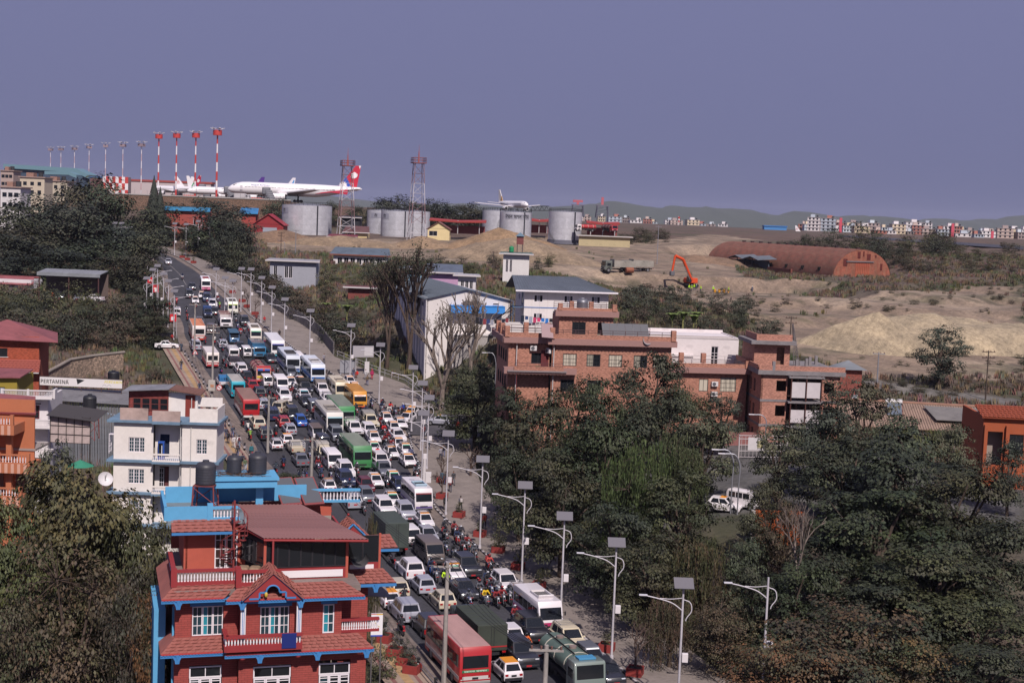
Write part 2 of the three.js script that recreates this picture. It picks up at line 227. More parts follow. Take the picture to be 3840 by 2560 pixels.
{
const kerb=(f,ds,name)=>{
const root=new THREE.Group();root.name=numbered('kerb');root.userData={kind:'structure',label:name};scene.add(root);
const gd=[[],[]];let k=0,n=0;
for(let d=ds[0];d<ds[ds.length - 1];d +=.62){
const x0=f(d),x1=f(d + .6),a=V(x0,eRoad(d),-d),L=Math.hypot(x1 - x0,.6),yaw=Math.atan2(x0 - x1,.6);
const g=cbox(.2,.3,L,(x0 + x1)/ 2 + .1,eRoad(d + .3)+ .02,-(d + .3),Math.atan2(eRoad(d + .6)- eRoad(d),.6),0,0);g.translate(-(x0 + x1)/ 2 - .1,0,d + .3);g.rotateY(yaw);g.translate((x0 + x1)/ 2 + .1,0,-(d + .3));
gd[k++ % 2].push(g);
}
gd.forEach((l,i)=>{const o=mesh(i?'white_kerbstones':'black_kerbstones',l,M(i?'#b9b2b4':'#3a383c',{map:'grime',r:.9}),root);o.userData.kind='stuff';});
};
kerb(kr,[88,200],'black and white kerb of the near pavement');kerb(kr,[215,300],'black and white kerb of the forecourt');
struct('kerb',curbBar(kr,.2,-.1,.17,DS.filter(d=>d>=300)),M('#6f6a6c',{map:'grime'}),'grey kerb up the hill');
struct('kerb',curbBar(d=>kl(d)- .2,.2,-.1,.17,DS.filter(d=>d>=60)),M('#77716f',{map:'grime'}),'grey kerb of the uphill lanes');
}
struct('median_kerb',curbBar(med,.28,-.05,.22,DS.filter(d=>d>=60&&d<=330)),M('#2e2c31',{map:'grime',r:.9}),'low dark kerb dividing the lanes');
{
const off=(a,b,y)=>strip(d=>kl(d)- a,d=>kl(d)- b,d=>eRoad(d)+ y,1,1,DS.filter(d=>d>=60&&d<=262));
struct('footpath',off(3.7,.2,.15),M('#a08c7e',{map:'grime',r:.95}),'brown paved footpath with coloured bands');
for(const[a,b,c]of[[3.1,2.75,'#8a5f5a'],[2.2,1.5,'#b08f68'],[1.15,.85,'#8a5f5a']])struct('paving_band',off(a,b,.156),M(c,{map:'grime',r:.95}),'coloured paving band of the footpath');
}
{
const l=[];for(let d=98;d<330;d +=9)for(const k of[.38]){const f=q=>lerp(med(q),kr(q),k);l.push(strip(q=>f(q)- .07,q=>f(q)+ .07,q=>eRoad(q)+ .008,1,1,[d,d + 1.5,d + 3]));}
for(let d=335;d<450;d +=.5){}
l.push(strip(d=>lerp(kl(d),kr(d),.42)- .07,d=>lerp(kl(d),kr(d),.42)+ .07,d=>eRoad(d)+ .008,1,1,DS.filter(d=>d>=336&&d<440)));
struct('lane_marking',l,M('#8f8a8a',{map:'grime',r:.9}));
}
function field(n,half,cen,fn){
const mc=new MarchingCubes(n,new THREE.MeshStandardMaterial(),false,false,60000);mc.isolation=0;
const s=mc.size,h=s / 2;for(let k=0;k<s;k++)for(let j=0;j<s;j++)for(let i=0;i<s;i++)mc.field[i + j*s + k*s*s]=-fn(cen.x +(i - h)/ h*half,cen.y +(j - h)/ h*half,cen.z +(k - h)/ h*half);
mc.update();const c=mc.count,p=new Float32Array(c*3),nn=new Float32Array(c*3);
for(let i=0;i<c;i++){p[i*3]=mc.positionArray[i*3]*half + cen.x;p[i*3 + 1]=mc.positionArray[i*3 + 1]*half + cen.y;p[i*3 + 2]=mc.positionArray[i*3 + 2]*half + cen.z;for(let q=0;q<3;q++)nn[i*3 + q]=mc.normalArray[i*3 + q];}
const g=new THREE.BufferGeometry();g.setAttribute('position',new THREE.BufferAttribute(p,3));g.setAttribute('normal',new THREE.BufferAttribute(nn,3));return g;
}
const capD=(x,y,z,a,b,ra,rb)=>{const dx=b[0]- a[0],dy=b[1]- a[1],dz=b[2]- a[2],l=dx*dx + dy*dy + dz*dz||1e-6;const t=clamp(((x - a[0])*dx +(y - a[1])*dy +(z - a[2])*dz)/ l,0,1);return Math.hypot(x - a[0]- dx*t,y - a[1]- dy*t,z - a[2]- dz*t)- lerp(ra,rb,t);};
const smin=(a,b,k)=>{const h=clamp(.5 + .5*(b - a)/ k,0,1);return lerp(b,a,h)- k*h*(1 - h);};
const HEADG=(()=>{
const E=(x,y,z,cx,cy,cz,rx,ry,rz)=>(Math.hypot((x - cx)/ rx,(y - cy)/ ry,(z - cz)/ rz)- 1)*Math.min(rx,ry,rz);
const fn=(x,y,z)=>{let d=E(x,y,z,0,.02,-.01,.077,.115,.095);d=smin(d,E(x,y,z,0,-.06,.03,.052,.06,.06),.03);d=smin(d,capD(x,y,z,[0,.02,.085],[0,-.018,.108],.011,.016),.015);for(const s of[-1,1]){d=Math.min(d,E(x,y,z,s*.08,0,-.005,.012,.033,.02));d=Math.max(d,-E(x,y,z,s*.032,.018,.1,.016,.011,.018));}d=smin(d,capD(x,y,z,[0,-.05,-.02],[0,-.16,-.025],.05,.055),.03);return d;};
const g=field(44,.19,V(0,-.01,0),fn),p=g.attributes.position,cls=[];
for(let i=0;i<p.count;i++){const x=p.getX(i),y=p.getY(i),z=p.getZ(i);cls.push(y>.075||(z<-.015&&y>-.06)||(y>.045&&Math.abs(x)>.055)?4:(Math.abs(y + .062)<.009&&Math.abs(x)<.024&&z>.06)?5:(Math.abs(y - .018)<.01&&Math.abs(Math.abs(x)- .032)<.015&&z>.05)?6:2);}
return{g,cls};
})();
function handGeo(side,grip){
const l=[sph(.042,0,-.05,0,8,.95,1.15,.42)];
const F=[[-.03,.07,.009],[-.01,.08,.0095],[.01,.076,.009],[.028,.06,.008]],c=grip?1.35:.4;
F.forEach(([x,L,r])=>{const a=V(x,-.088,0),b=a.clone().add(V(0,-Math.cos(c*.5)*L*.5,Math.sin(c*.5)*L*.5)),e=b.clone().add(V(0,-Math.cos(c*1.5)*L*.5,Math.sin(c*1.5)*L*.5));l.push(bar(a,b,r,5),bar(b,e,r,5,r*.8));});
const t0=V(side*-.032,-.035,.006),t1=t0.clone().add(V(side*-.026,-.028,.018)),t2=t1.clone().add(V(side*.004,-.03,.02));l.push(bar(t0,t1,.011,5),bar(t1,t2,.0105,5,.009));
return merge(l);
}
const POSES={};
function pose(name,J,head,grip=false,n=60){
const B=[];
const add=(a,b,ra,rb,c)=>B.push([a,b,ra,rb,c]);
const mid=(a,b,t)=>a.map((v,i)=>lerp(v,b[i],t));
add(J.hip,mid(J.hip,J.chest,.45),.135,.125,0);add(mid(J.hip,J.chest,.45),J.chest,.125,.15,0);
add([J.chest[0]- .09,J.chest[1]+ .03,J.chest[2]],[J.chest[0]+ .09,J.chest[1]+ .03,J.chest[2]],.11,.11,0);
for(const s of['L','R']){
const k=s==='L'?-1:1,sh=[J.chest[0]+ k*.185,J.chest[1]+ .085,J.chest[2]],hp=[J.hip[0]+ k*.09,J.hip[1]- .03,J.hip[2]];
add(sh,J['el' + s],.062,.05,0);add(J['el' + s],J['wr' + s],.05,.036,0);
add(hp,J['kn' + s],.095,.066,1);add(J['kn' + s],J['an' + s],.064,.045,1);
const an=J['an' + s],t=J['toe' + s]??[an[0],an[1]- .055,an[2]+ .17];add([an[0],an[1]- .045,an[2]- .03],t,.045,.036,3);
}
add(J.chest,[lerp(J.chest[0],head[0],.7),lerp(J.chest[1],head[1],.7),lerp(J.chest[2],head[2],.7)],.07,.055,0);
const cen=V(0,.9,.1),body=field(n,1.02,cen,(x,y,z)=>{let d=9;for(const b of B)d=smin(d,capD(x,y,z,...b),b[4]===3?.02:.045);return d;});
const p=body.attributes.position,cls=[];
for(let i=0;i<p.count;i++){let m=9,c=0;for(const b of B){const d=capD(p.getX(i),p.getY(i),p.getZ(i),...b);if(d<m){m=d;c=b[4];}}cls.push(c);}
const list=[norm(body)],C=[...cls];
const hd=HEADG.g.clone();hd.rotateX(head[3]??0);hd.rotateY(head[4]??0);hd.translate(head[0],head[1]+ .1,head[2]);list.push(norm(hd));C.push(...HEADG.cls);
for(const s of['L','R']){const k=s==='L'?-1:1,e=V(...J['el' + s]),w=V(...J['wr' + s]),g=handGeo(k,grip);g.applyQuaternion(new THREE.Quaternion().setFromUnitVectors(V(0,-1,0),w.clone().sub(e).normalize()));g.translate(w.x,w.y,w.z);list.push(norm(g));for(let i=0;i<g.attributes.position.count;i++)C.push(2);}
POSES[name]={g:mergeGeometries(list),cls:C,head};
}
pose('stand',{hip:[0,.93,0],chest:[0,1.3,0],elL:[-.27,1.1,-.03],elR:[.27,1.1,-.03],wrL:[-.29,.86,.06],wrR:[.29,.86,.06],knL:[-.1,.5,.02],knR:[.1,.5,.02],anL:[-.12,.09,-.02],anR:[.12,.09,-.02]},[0,1.5,.02]);
pose('walk',{hip:[0,.92,0],chest:[0,1.29,.03],elL:[-.26,1.1,.07],elR:[.26,1.1,-.14],wrL:[-.25,.92,.26],wrR:[.28,.87,-.16],knL:[-.09,.5,-.05],knR:[.09,.52,.2],anL:[-.09,.12,-.33],anR:[.09,.09,.28],toeL:[-.09,.035,-.2]},[0,1.49,.06]);
pose('sit',{hip:[0,.52,0],chest:[0,.88,.04],elL:[-.25,.68,.06],elR:[.25,.68,.06],wrL:[-.16,.6,.3],wrR:[.16,.6,.3],knL:[-.13,.5,.42],knR:[.13,.5,.42],anL:[-.13,.09,.4],anR:[.13,.09,.42]},[0,1.08,.08]);
pose('ride',{hip:[0,.88,-.28],chest:[0,1.23,-.12],elL:[-.33,1.05,.1],elR:[.33,1.05,.1],wrL:[-.3,.99,.36],wrR:[.3,.99,.36],knL:[-.22,.74,.12],knR:[.22,.74,.12],anL:[-.22,.38,-.14],anR:[.22,.38,-.14]},[0,1.42,-.04],true);
pose('pillion',{hip:[0,.93,-.62],chest:[0,1.28,-.54],elL:[-.28,1.07,-.46],elR:[.28,1.07,-.46],wrL:[-.19,.96,-.28],wrR:[.19,.96,-.28],knL:[-.25,.78,-.22],knR:[.25,.78,-.22],anL:[-.25,.44,-.42],anR:[.25,.44,-.42]},[0,1.47,-.5],true);
const CLSG={};
const SKIN='#8f6450',HAIR='#17131a';
function personGeo(ps,J,Tr,hair=HAIR){
const k=ps + J + Tr + hair;if(CLSG[k])return CLSG[k];
const P=POSES[ps],pal=[J,Tr,SKIN,'#1c191c',hair,'#6d3f3a','#120d0d'].map(c=>new THREE.Color(c)),n=P.cls.length,a=new Float32Array(n*3);
for(let i=0;i<n;i++)pal[P.cls[i]].toArray(a,i*3);
const g=new THREE.BufferGeometry();for(const q of['position','normal','uv'])g.setAttribute(q,P.g.attributes[q]);g.setAttribute('color',new THREE.BufferAttribute(a,3));return CLSG[k]=g;
}
const PMAT=new THREE.MeshStandardMaterial({vertexColors:true,roughness:.85});
const HELM=(()=>{const g=new THREE.SphereGeometry(.142,14,10,0,Math.PI*2,0,Math.PI*.72);g.scale(.95,1.08,1.12);return g;})();
const VISOR=(()=>{const g=new THREE.SphereGeometry(.146,10,6,Math.PI*.2,Math.PI*.6,Math.PI*.36,Math.PI*.24);g.scale(.95,1.08,1.12);return g;})();
const HARD=(()=>merge([(()=>{const g=new THREE.SphereGeometry(.13,12,6,0,Math.PI*2,0,Math.PI*.5);g.scale(1,.95,1.15);return g;})(),cyl(.145,.145,.015,14,0,-.005,.03)]))();
const SCARF=(()=>{const g=new THREE.SphereGeometry(.135,12,8,0,Math.PI*2,0,Math.PI*.8);g.scale(.95,1.1,1);g.translate(0,-.02,-.03);return g;})();
function person(ps,J,Tr,o={}){
const m=mesh('person',personGeo(ps,J,Tr,o.hair),PMAT);tag(m,o.label,'person',o.group);
const h=POSES[ps].head,hp=V(h[0],h[1]+ .12,h[2]);
if(o.helmet){const q=mesh('helmet',HELM,M(o.helmet,{r:.3}),m);q.position.copy(hp);const v=mesh('visor',VISOR,GLASS,q);}
if(o.hard){const q=mesh('hard_hat',HARD,M(o.hard,{r:.5}),m);q.position.copy(hp).add(V(0,.04,0));}
if(o.scarf){const q=mesh('scarf',SCARF,M(o.scarf,{r:.9}),m);q.position.copy(hp).add(V(0,.01,-.012));}
if(o.bag){const q=mesh('backpack',RUCK,M(o.bag,{r:.8}),m);q.position.set(0,1.02,-.23);if(ps==='ride')q.position.set(0,1.0,-.42);}
if(o.shawl){mesh('shawl',SHAWL,M(o.shawl,{r:.9}),m);}
return m;
}
const RUCK=rbox(.3,.42,.17,0,0,0,.06),SHAWL=(()=>{const g=new THREE.CylinderGeometry(.2,.33,.55,14,3,true);g.scale(1,1,.75);g.translate(0,1.12,.01);return g;})();
const PAINT=c=>M(c,{r:.42,cc:.5});
const TYRE=M('#17161a',{r:.9}),RIM=M('#8d8c90',{r:.45,m:.6}),TRIM=M('#1e1d22',{r:.7}),CHROME=M('#a6a6ad',{r:.3,m:.8});
const HEADL=M('#c9ccd6',{r:.15,m:.2}),TAILL=M('#8e1219',{r:.25}),PLATER=M('#a3222b',{r:.6}),PLATEW=M('#c9c6c6',{r:.6}),PLATEK=M('#222127',{r:.6}),AMBER=M('#b8651f',{r:.3});
const lerp4=(f,u,v)=>{const a=f[0].clone().lerp(f[1],u),b=f[3].clone().lerp(f[2],u);return a.lerp(b,v);};
function pane(f,u0,u1,v0,v1,off=.008,th=.012){const n=f[1].clone().sub(f[0]).cross(f[3].clone().sub(f[0])).normalize().multiplyScalar(off),q=[[u0,v0],[u1,v0],[u1,v1],[u0,v1]].map(([u,v])=>lerp4(f,u,v).add(n));return quadSlab(...q,th);}
const WHEELS={};
function wheelGeo(r,w){const k=r + '_' + w;if(WHEELS[k])return WHEELS[k];const t=new THREE.CylinderGeometry(r,r,w,18);t.rotateZ(Math.PI / 2);const t2=new THREE.TorusGeometry(r - .03,.03,5,18);t2.rotateY(Math.PI / 2);const a=t2.clone().translate(w / 2 - .01,0,0),b=t2.clone().translate(-w / 2 + .01,0,0);const rim=new THREE.CylinderGeometry(r*.62,r*.62,w + .03,14);rim.rotateZ(Math.PI / 2);return WHEELS[k]={tyre:merge([t,a,b]),rim};}
function addWheels(P,r,w,xs,zs){const g=wheelGeo(r,w);for(const z of zs)for(const s of[-1,1])P.push({n:'wheel',g:g.tyre,m:TYRE,p:[s*xs,r,z],c:[{n:'rim',g:g.rim,m:RIM}]});}
function sideBody(prof,W,bev,wheels,wr){
const s=new THREE.Shape(),n=prof.length,b=bev;s.moveTo(prof[0][0],prof[0][1]);for(let i=1;i<n;i++)s.lineTo(prof[i][0],prof[i][1]);
const y=prof[n - 1][1];for(const z of[...wheels].sort((p,q)=>q - p)){const dy=y - wr,hw=Math.sqrt(Math.max(.01,(wr + .05)**2 - dy*dy)),a=Math.atan2(dy,hw);s.lineTo(z + hw,y);s.absarc(z,wr,wr + .05,a,Math.PI - a,false);}
const g=new THREE.ExtrudeGeometry(s,{depth:W - 2*b,bevelEnabled:true,bevelThickness:b,bevelSize:b*.7,bevelOffset:-b*.7,bevelSegments:2,curveSegments:5});
g.translate(0,0,-(W - 2*b)/ 2);g.rotateY(-Math.PI / 2);return toCreasedNormals(norm(g),.7);
}
function cabin(zr0,zf0,zr1,zf1,y0,y1,w0,w1){
const p=(s,w,y,z)=>V(s*w,y,z);
return{front:[p(-1,w0,y0,zf0),p(1,w0,y0,zf0),p(1,w1,y1,zf1),p(-1,w1,y1,zf1)],rear:[p(1,w0,y0,zr0),p(-1,w0,y0,zr0),p(-1,w1,y1,zr1),p(1,w1,y1,zr1)],right:[p(1,w0,y0,zf0),p(1,w0,y0,zr0),p(1,w1,y1,zr1),p(1,w1,y1,zf1)],left:[p(-1,w0,y0,zr0),p(-1,w0,y0,zf0),p(-1,w1,y1,zf1),p(-1,w1,y1,zr1)]};
}
const CARS={
hatch:{L:3.65,W:1.6,H:1.5,belt:.92,hood:.86,zf0:.98,zf1:.28,zr0:-1.7,zr1:-1.38,wr:.29,wb:2.36,nose:.74},
alto:{L:3.45,W:1.5,H:1.46,belt:.9,hood:.84,zf0:.86,zf1:.22,zr0:-1.6,zr1:-1.2,wr:.27,wb:2.3,nose:.7},
sedan:{L:4.3,W:1.7,H:1.47,belt:.93,hood:.88,zf0:1.0,zf1:.25,zr0:-1.35,zr1:-.85,boot:.98,wr:.31,wb:2.55,nose:.72},
suv:{L:4.45,W:1.82,H:1.76,belt:1.08,hood:1.06,zf0:1.02,zf1:.42,zr0:-2.1,zr1:-1.86,wr:.37,wb:2.65,nose:.92},
crossover:{L:4.2,W:1.78,H:1.66,belt:1.02,hood:1.0,zf0:1.0,zf1:.35,zr0:-1.98,zr1:-1.6,wr:.35,wb:2.6,nose:.86},
};
const PARTS={};
function carParts(kind,o={}){
const key=kind + JSON.stringify(o);if(PARTS[key])return PARTS[key];
const s=CARS[kind],h=s.L / 2,W=s.W,P=[],big=s.H>1.6,wz=[s.wb / 2 - .05,-s.wb / 2 - .05];
const prof=[[-h + .06,.26],[-h,.4],[-h,.66],[-h + .05,s.boot??s.belt - .04],[(s.boot?s.zr0 - .05:-h + .1),s.boot??s.belt],[s.zr0,s.belt],[s.zf0,s.belt],[h - .45,s.hood - .04],[h - .14,s.nose + .04],[h - .02,s.nose - .14],[h,.42],[h - .08,.24]];
P.push({n:'body',g:sideBody(prof,W,.09,wz,s.wr),m:'paint'});
const c=cabin(s.zr0,s.zf0,s.zr1,s.zf1,s.belt - .01,s.H - .06,W / 2 - .07,W / 2 - .22);
P.push({n:'cabin',g:merge([...Object.values(c).map(f=>quadSlab(...f,.03)),rbox(W - .42,.1,s.zf1 - s.zr1 + .06,0,s.H - .1,(s.zf1 + s.zr1)/ 2,.045)]),m:'paint'});
P.push({n:'windscreen',g:pane(c.front,.06,.94,.06,.93),m:GLASS});P.push({n:'rear_window',g:pane(c.rear,.08,.92,s.H>1.7?.12:.1,.9),m:GLASS});
for(const k of['right','left'])for(const[a,b]of[[.1,.46],[.5,.86]]){const u=k==='right'?[a,b]:[1 - b,1 - a];P.push({n:'side_window',g:pane(c[k],u[0],u[1],.1,.9),m:GLASS});}
for(const q of[-1,1]){
P.push({n:'headlight',g:rbox(.34,.17,.12,q*(W / 2 - .24),s.nose - .17,h - .12,.05),m:HEADL});
P.push({n:'taillight',g:big?rbox(.15,.38,.08,q*(W / 2 - .13),s.belt - .5,-h + .03,.03):rbox(.26,.18,.08,q*(W / 2 - .2),s.belt - .32,-h + .035,.03),m:TAILL});
P.push({n:'mirror',g:rbox(.2,.13,.12,q*(W / 2 + .06),s.belt,s.zf0 - .2,.04),m:o.dark?TRIM:'paint'});
}
P.push({n:'grille',g:rbox(W*.5,.14,.04,0,s.nose - .3,h - .012,.015),m:TRIM});
P.push({n:'bumper',g:rbox(W - .12,.2,.1,0,.28,h - .02,.04),m:o.dark?TRIM:'paint'},{n:'bumper',g:rbox(W - .12,.2,.1,0,.3,-h + .03,.04),m:o.dark?TRIM:'paint'});
P.push({n:'number_plate',g:box(.42,.13,.02,0,.36,h + .035),m:'plate'},{n:'number_plate',g:box(.4,.15,.02,0,big?.62:.56,-h - .005),m:'plate'});
addWheels(P,s.wr,.19,W / 2 - .12,wz);
if(o.taxi)P.push({n:'yellow_roof_panel',g:rbox(W - .46,.03,(s.zf1 - s.zr1)*(o.taxi===2?.95:.42),0,s.H - .008,o.taxi===2?(s.zf1 + s.zr1)/ 2:s.zf1 -(s.zf1 - s.zr1)*.22,.012),m:'taxi'});
if(o.strip)P.push({n:'sun_strip',g:pane(c.front,.07,.93,.78,.93,.022,.004),m:M(o.strip,{r:.5})});
if(o.rack)P.push({n:'roof_rack',g:merge([...[-.9,-.45,0,.45].map(t=>box(W - .4,.035,.04,0,s.H + .1,(s.zf1 + s.zr1)/ 2 + t)),...[-1,1].map(q=>box(.035,.035,1.5,q*(W / 2 - .24),s.H + .13,(s.zf1 + s.zr1)/ 2 - .2)),...[-1,1].flatMap(q=>[-.85,.4].map(t=>box(.03,.13,.03,q*(W / 2 - .26),s.H,(s.zf1 + s.zr1)/ 2 + t)))]),m:CHROME});
if(o.rails)P.push({n:'roof_rail',g:merge([-1,1].map(q=>rbox(.05,.06,s.zf1 - s.zr1 - .3,q*(W / 2 - .26),s.H - .01,(s.zf1 + s.zr1)/ 2,.02))),m:CHROME});
if(o.spare){const w=wheelGeo(.36,.2);P.push({n:'spare_wheel',g:w.tyre.clone().rotateY(Math.PI / 2),m:TYRE,p:[.15,.95,-h - .1],c:[{n:'wheel_cover',g:w.rim.clone().rotateY(Math.PI / 2),m:M('#b8b2a8')}]});}
return PARTS[key]={P,L:s.L,W};
}
const ONEBOX={
omni:{L:3.35,W:1.45,H:1.8,ws0:[1.62,1.02],ws1:[1.18,1.68],cap:1.8,sill:.3,wr:.27,wz:[1.05,-.9],win:[1.1,1.62],n:3,nose:[1.68,.9],rearw:[1.05,1.6]},
hiace:{L:4.75,W:1.8,H:2.15,ws0:[2.25,1.15],ws1:[1.6,1.95],cap:2.15,sill:.32,wr:.33,wz:[1.45,-1.4],win:[1.2,1.85],n:3,nose:[2.36,.95],rearw:[1.2,1.85]},
minibus:{L:6.6,W:2.1,H:2.75,ws0:[3.24,1.3],ws1:[2.92,2.3],cap:2.75,sill:.42,wr:.4,wz:[2.1,-1.9],win:[1.45,2.2],n:5,nose:[3.3,1.05],rearw:[1.45,2.25]},
bus:{L:9.0,W:2.4,H:3.1,ws0:[4.46,1.35],ws1:[4.18,2.55],cap:3.1,sill:.45,wr:.47,wz:[2.9,-2.6],win:[1.6,2.5],n:7,nose:[4.5,1.1],rearw:[1.6,2.5]},
schoolbus:{L:6.8,W:2.1,H:2.75,ws0:[3.36,1.25],ws1:[3.02,2.2],cap:2.75,sill:.42,wr:.4,wz:[2.1,-1.9],win:[1.45,2.15],n:5,nose:[3.4,1.0],rearw:[1.45,2.2]},
};
function busParts(kind,o={}){
const key=kind + JSON.stringify(o);if(PARTS[key])return PARTS[key];
const s=ONEBOX[kind],h=s.L / 2,W=s.W,P=[],small=s.L<5;
const prof=[[-h + .05,s.sill],[-h,s.sill + .2],[-h,s.H - .35],[-h + .18,s.H],[s.ws1[0]- .22,s.cap],[s.ws1[0],s.ws1[1]+ .06],[s.ws0[0],s.ws0[1]],[s.nose[0],s.nose[1]],[h,.55],[h - .05,s.sill - .04]];
P.push({n:'body',g:sideBody(prof,W,small?.1:.08,s.wz,s.wr),m:'paint'});
const x=W / 2,F=[V(-x,s.ws0[1],s.ws0[0]),V(x,s.ws0[1],s.ws0[0]),V(x,s.ws1[1]+ .06,s.ws1[0]),V(-x,s.ws1[1]+ .06,s.ws1[0])],B=[V(x,s.rearw[0],-h),V(-x,s.rearw[0],-h),V(-x,s.rearw[1],-h),V(x,s.rearw[1],-h)];
P.push({n:'windscreen',g:pane(F,.06,.94,.05,.93),m:GLASS});P.push({n:'rear_window',g:pane(B,.1,.9,0,1),m:GLASS});
const z1=s.ws1[0]- .25,z0=-h + .25;
for(const q of[-1,1])for(let i=0;i<s.n;i++){const a=lerp(z1,z0,i / s.n),b=lerp(z1,z0,(i + 1)/ s.n)+ .09;P.push({n:'side_window',g:cbox(.02,s.win[1]- s.win[0],a - b,q*(x + .006),(s.win[0]+ s.win[1])/ 2,(a + b)/ 2),m:GLASS});}
for(const q of[-1,1]){
P.push({n:'headlight',g:rbox(small?.28:.34,.18,.08,q*(x - .28),.66,h - .04,.04),m:HEADL},{n:'taillight',g:rbox(small?.13:.2,small?.35:.28,.07,q*(x - .14),.8,-h + .02,.03),m:TAILL});
P.push({n:'mirror',g:merge([rbox(.12,small?.16:.34,.1,q*(x + .16),s.ws0[1]+ .35,s.ws0[0]- .05,.03),bar(V(q*(x - .05),s.ws0[1]+ .6,s.ws0[0]- .12),V(q*(x + .16),s.ws0[1]+ .6,s.ws0[0]- .05),.015)]),m:TRIM});
}
P.push({n:'grille',g:rbox(W*.42,.24,.04,0,.66,h - .012,.02),m:TRIM});
P.push({n:'bumper',g:rbox(W - .1,.24,.14,0,s.sill - .06,h - .02,.05),m:'bumper'},{n:'bumper',g:rbox(W - .1,.22,.12,0,s.sill - .02,-h + .03,.05),m:'bumper'});
P.push({n:'number_plate',g:box(.46,.14,.02,0,s.sill + .0,h + .052),m:'plate'},{n:'number_plate',g:box(.46,.16,.02,0,s.sill + .32,-h - .008),m:'plate'});
addWheels(P,s.wr,.24,x - .16,s.wz);
if(o.band)P.push({n:'colour_band',g:merge([box(W - .2,o.bh??.3,.012,0,o.by??.95,h + .002 -(o.by>1?.05:0)),box(W - .2,o.bh??.3,.012,0,o.by??.95,-h - .004),...[-1,1].map(q=>box(.012,o.bh??.3,s.L - .5,q*(x + .004),o.by??.95,-.05))]),m:M(o.band,{r:.5})});
if(o.band2)P.push({n:'colour_band',g:merge([box(W - .24,.2,.014,0,s.sill + .12,-h - .006),...[-1,1].map(q=>box(.014,.3,s.L - 1.2,q*(x + .005),s.sill + .1,-.3))]),m:M(o.band2,{r:.5})});
if(o.hatch){const zc=s.L*.12,wl=s.L*.3;P.push({n:'roof_carrier',g:merge([...[-1,1].map(q=>box(.05,.2,wl,q*(x - .42),s.H,zc)),box(W - .8,.2,.05,0,s.H,zc - wl / 2),box(W - .8,.3,.12,0,s.H,zc + wl / 2,.5),box(W - .85,.03,wl - .1,0,s.H + .01,zc)]),m:M(o.hatch,{r:.7})});P.push({n:'carrier_slats',g:merge([...Array(8)].map((_,i)=>box(W - .9,.025,.07,0,s.H + .05,zc - wl / 2 + .2 + i*(wl - .4)/ 7))),m:TRIM});}
if(o.roof)P.push({n:'roof_panel',g:rbox(W - .14,.04,s.L - 1.0,0,s.H - .015,-.25,.018),m:M(o.roof,{r:.8,map:'grime'})});
if(o.visor)P.push({n:'sun_strip',g:pane(F,.07,.93,.8,.93,.022,.005),m:M(o.visor,{r:.5})});
if(o.sign){const[txt,fg,bg]=o.sign;P.push({n:'lettering_panel',g:unitUV(pane(o.signRear?B:F,.08,.92,o.signRear?-.34:.76,o.signRear?-.14:.98,.024,.006)),m:signMat(txt,fg,bg,512,96)});}
if(o.cover)P.push({n:'roof_cap',g:rbox(W - .06,.08,s.L - .3,0,s.H - .04,-.1,.03),m:M(o.cover,{r:.6})});
return PARTS[key]={P,L:s.L,W};
}
function unitUV(g){const uv=g.attributes.uv;let mx=1e-6,my=1e-6;for(let i=0;i<6;i++){mx=Math.max(mx,uv.getX(i));my=Math.max(my,uv.getY(i));}for(let i=0;i<uv.count;i++)uv.setXY(i,uv.getX(i)/ mx,uv.getY(i)/ my);return g;}
const DEV={
'न':[8,[[6,10],[6,0]],[[6,5],[2.4,5]],[[2.4,5],[1.4,5.6],[1,4.8],[1.8,4.2],[2.4,5]]],'प':[7.5,[[5.8,10],[5.8,0]],[[1.2,10],[1.2,6.2],[2.4,5],[4,5],[5.8,6]]],'ा':[3.4,[[1.4,10],[1.4,0]]],'े':[0,[[-1.2,10],[-4.2,13.2]]],
'ल':[9,[[7.4,10],[7.4,0]],[[7.4,5.5],[6,7],[4.6,6],[4.2,4],[4.2,6],[3,7],[1.4,6],[1.2,3.5],[2.8,2]]],'आ':[12,[[7,10],[7,0]],[[10,10],[10,0]],[[1,8.4],[3,9],[4,7.5],[2.4,6],[4.2,4.8],[4,2.4],[1.6,1.6]],[[4,5.6],[7,5.6]]],'य':[7.5,[[5.8,10],[5.8,0]],[[1,9],[2.4,7.6],[1.2,6],[2,4.6],[4,4.6],[5.8,5.6]]],
'ि':[3.4,[[1.4,10],[1.4,0]],[[1.4,10],[3,12.8],[6,12.6],[8.6,10]]],'ग':[8,[[2.6,10],[2.6,4],[1.2,3.2]],[[6.2,10],[6.2,0]]],'म':[8.5,[[2,10],[2,3.4],[1,3],[1.4,2.2],[2.6,3.2],[6.6,5.4]],[[6.6,10],[6.6,0]]],'ह':[7.5,[[3.6,10],[3.6,8],[1.6,7],[4.4,6.4],[4.8,4.4],[2.6,3],[1.6,1.4],[4.6,.2]]],'र':[5.5,[[1,8.6],[3,9.4],[3.6,7],[1.2,4.8],[4.6,0]]],'त':[7.5,[[5.8,10],[5.8,0]],[[5.8,6.6],[3,6],[1.6,4],[2.4,1.6]]],'भ':[8,[[6.4,10],[6.4,0]],[[1,9.4],[2.2,8.6],[1.6,5],[1,4.2],[2.2,3.8],[6.4,4.6]]],' ':[5],
};
function drawDev(cx,str,x,y,s,lw){cx.lineWidth=lw;cx.lineCap=cx.lineJoin='round';let pen=x;for(const ch of str){const g=DEV[ch];if(!g)continue;for(const st of g.slice(1)){cx.beginPath();st.forEach(([a,b],i)=>{const X=pen + a*s,Y=y +(10 - b)*s;i?cx.lineTo(X,Y):cx.moveTo(X,Y);});cx.stroke();}if(ch !==' '&&g[0]){cx.beginPath();cx.moveTo(pen - .4*s,y);cx.lineTo(pen + g[0]*s,y);cx.stroke();}pen +=g[0]*s;}return pen;}
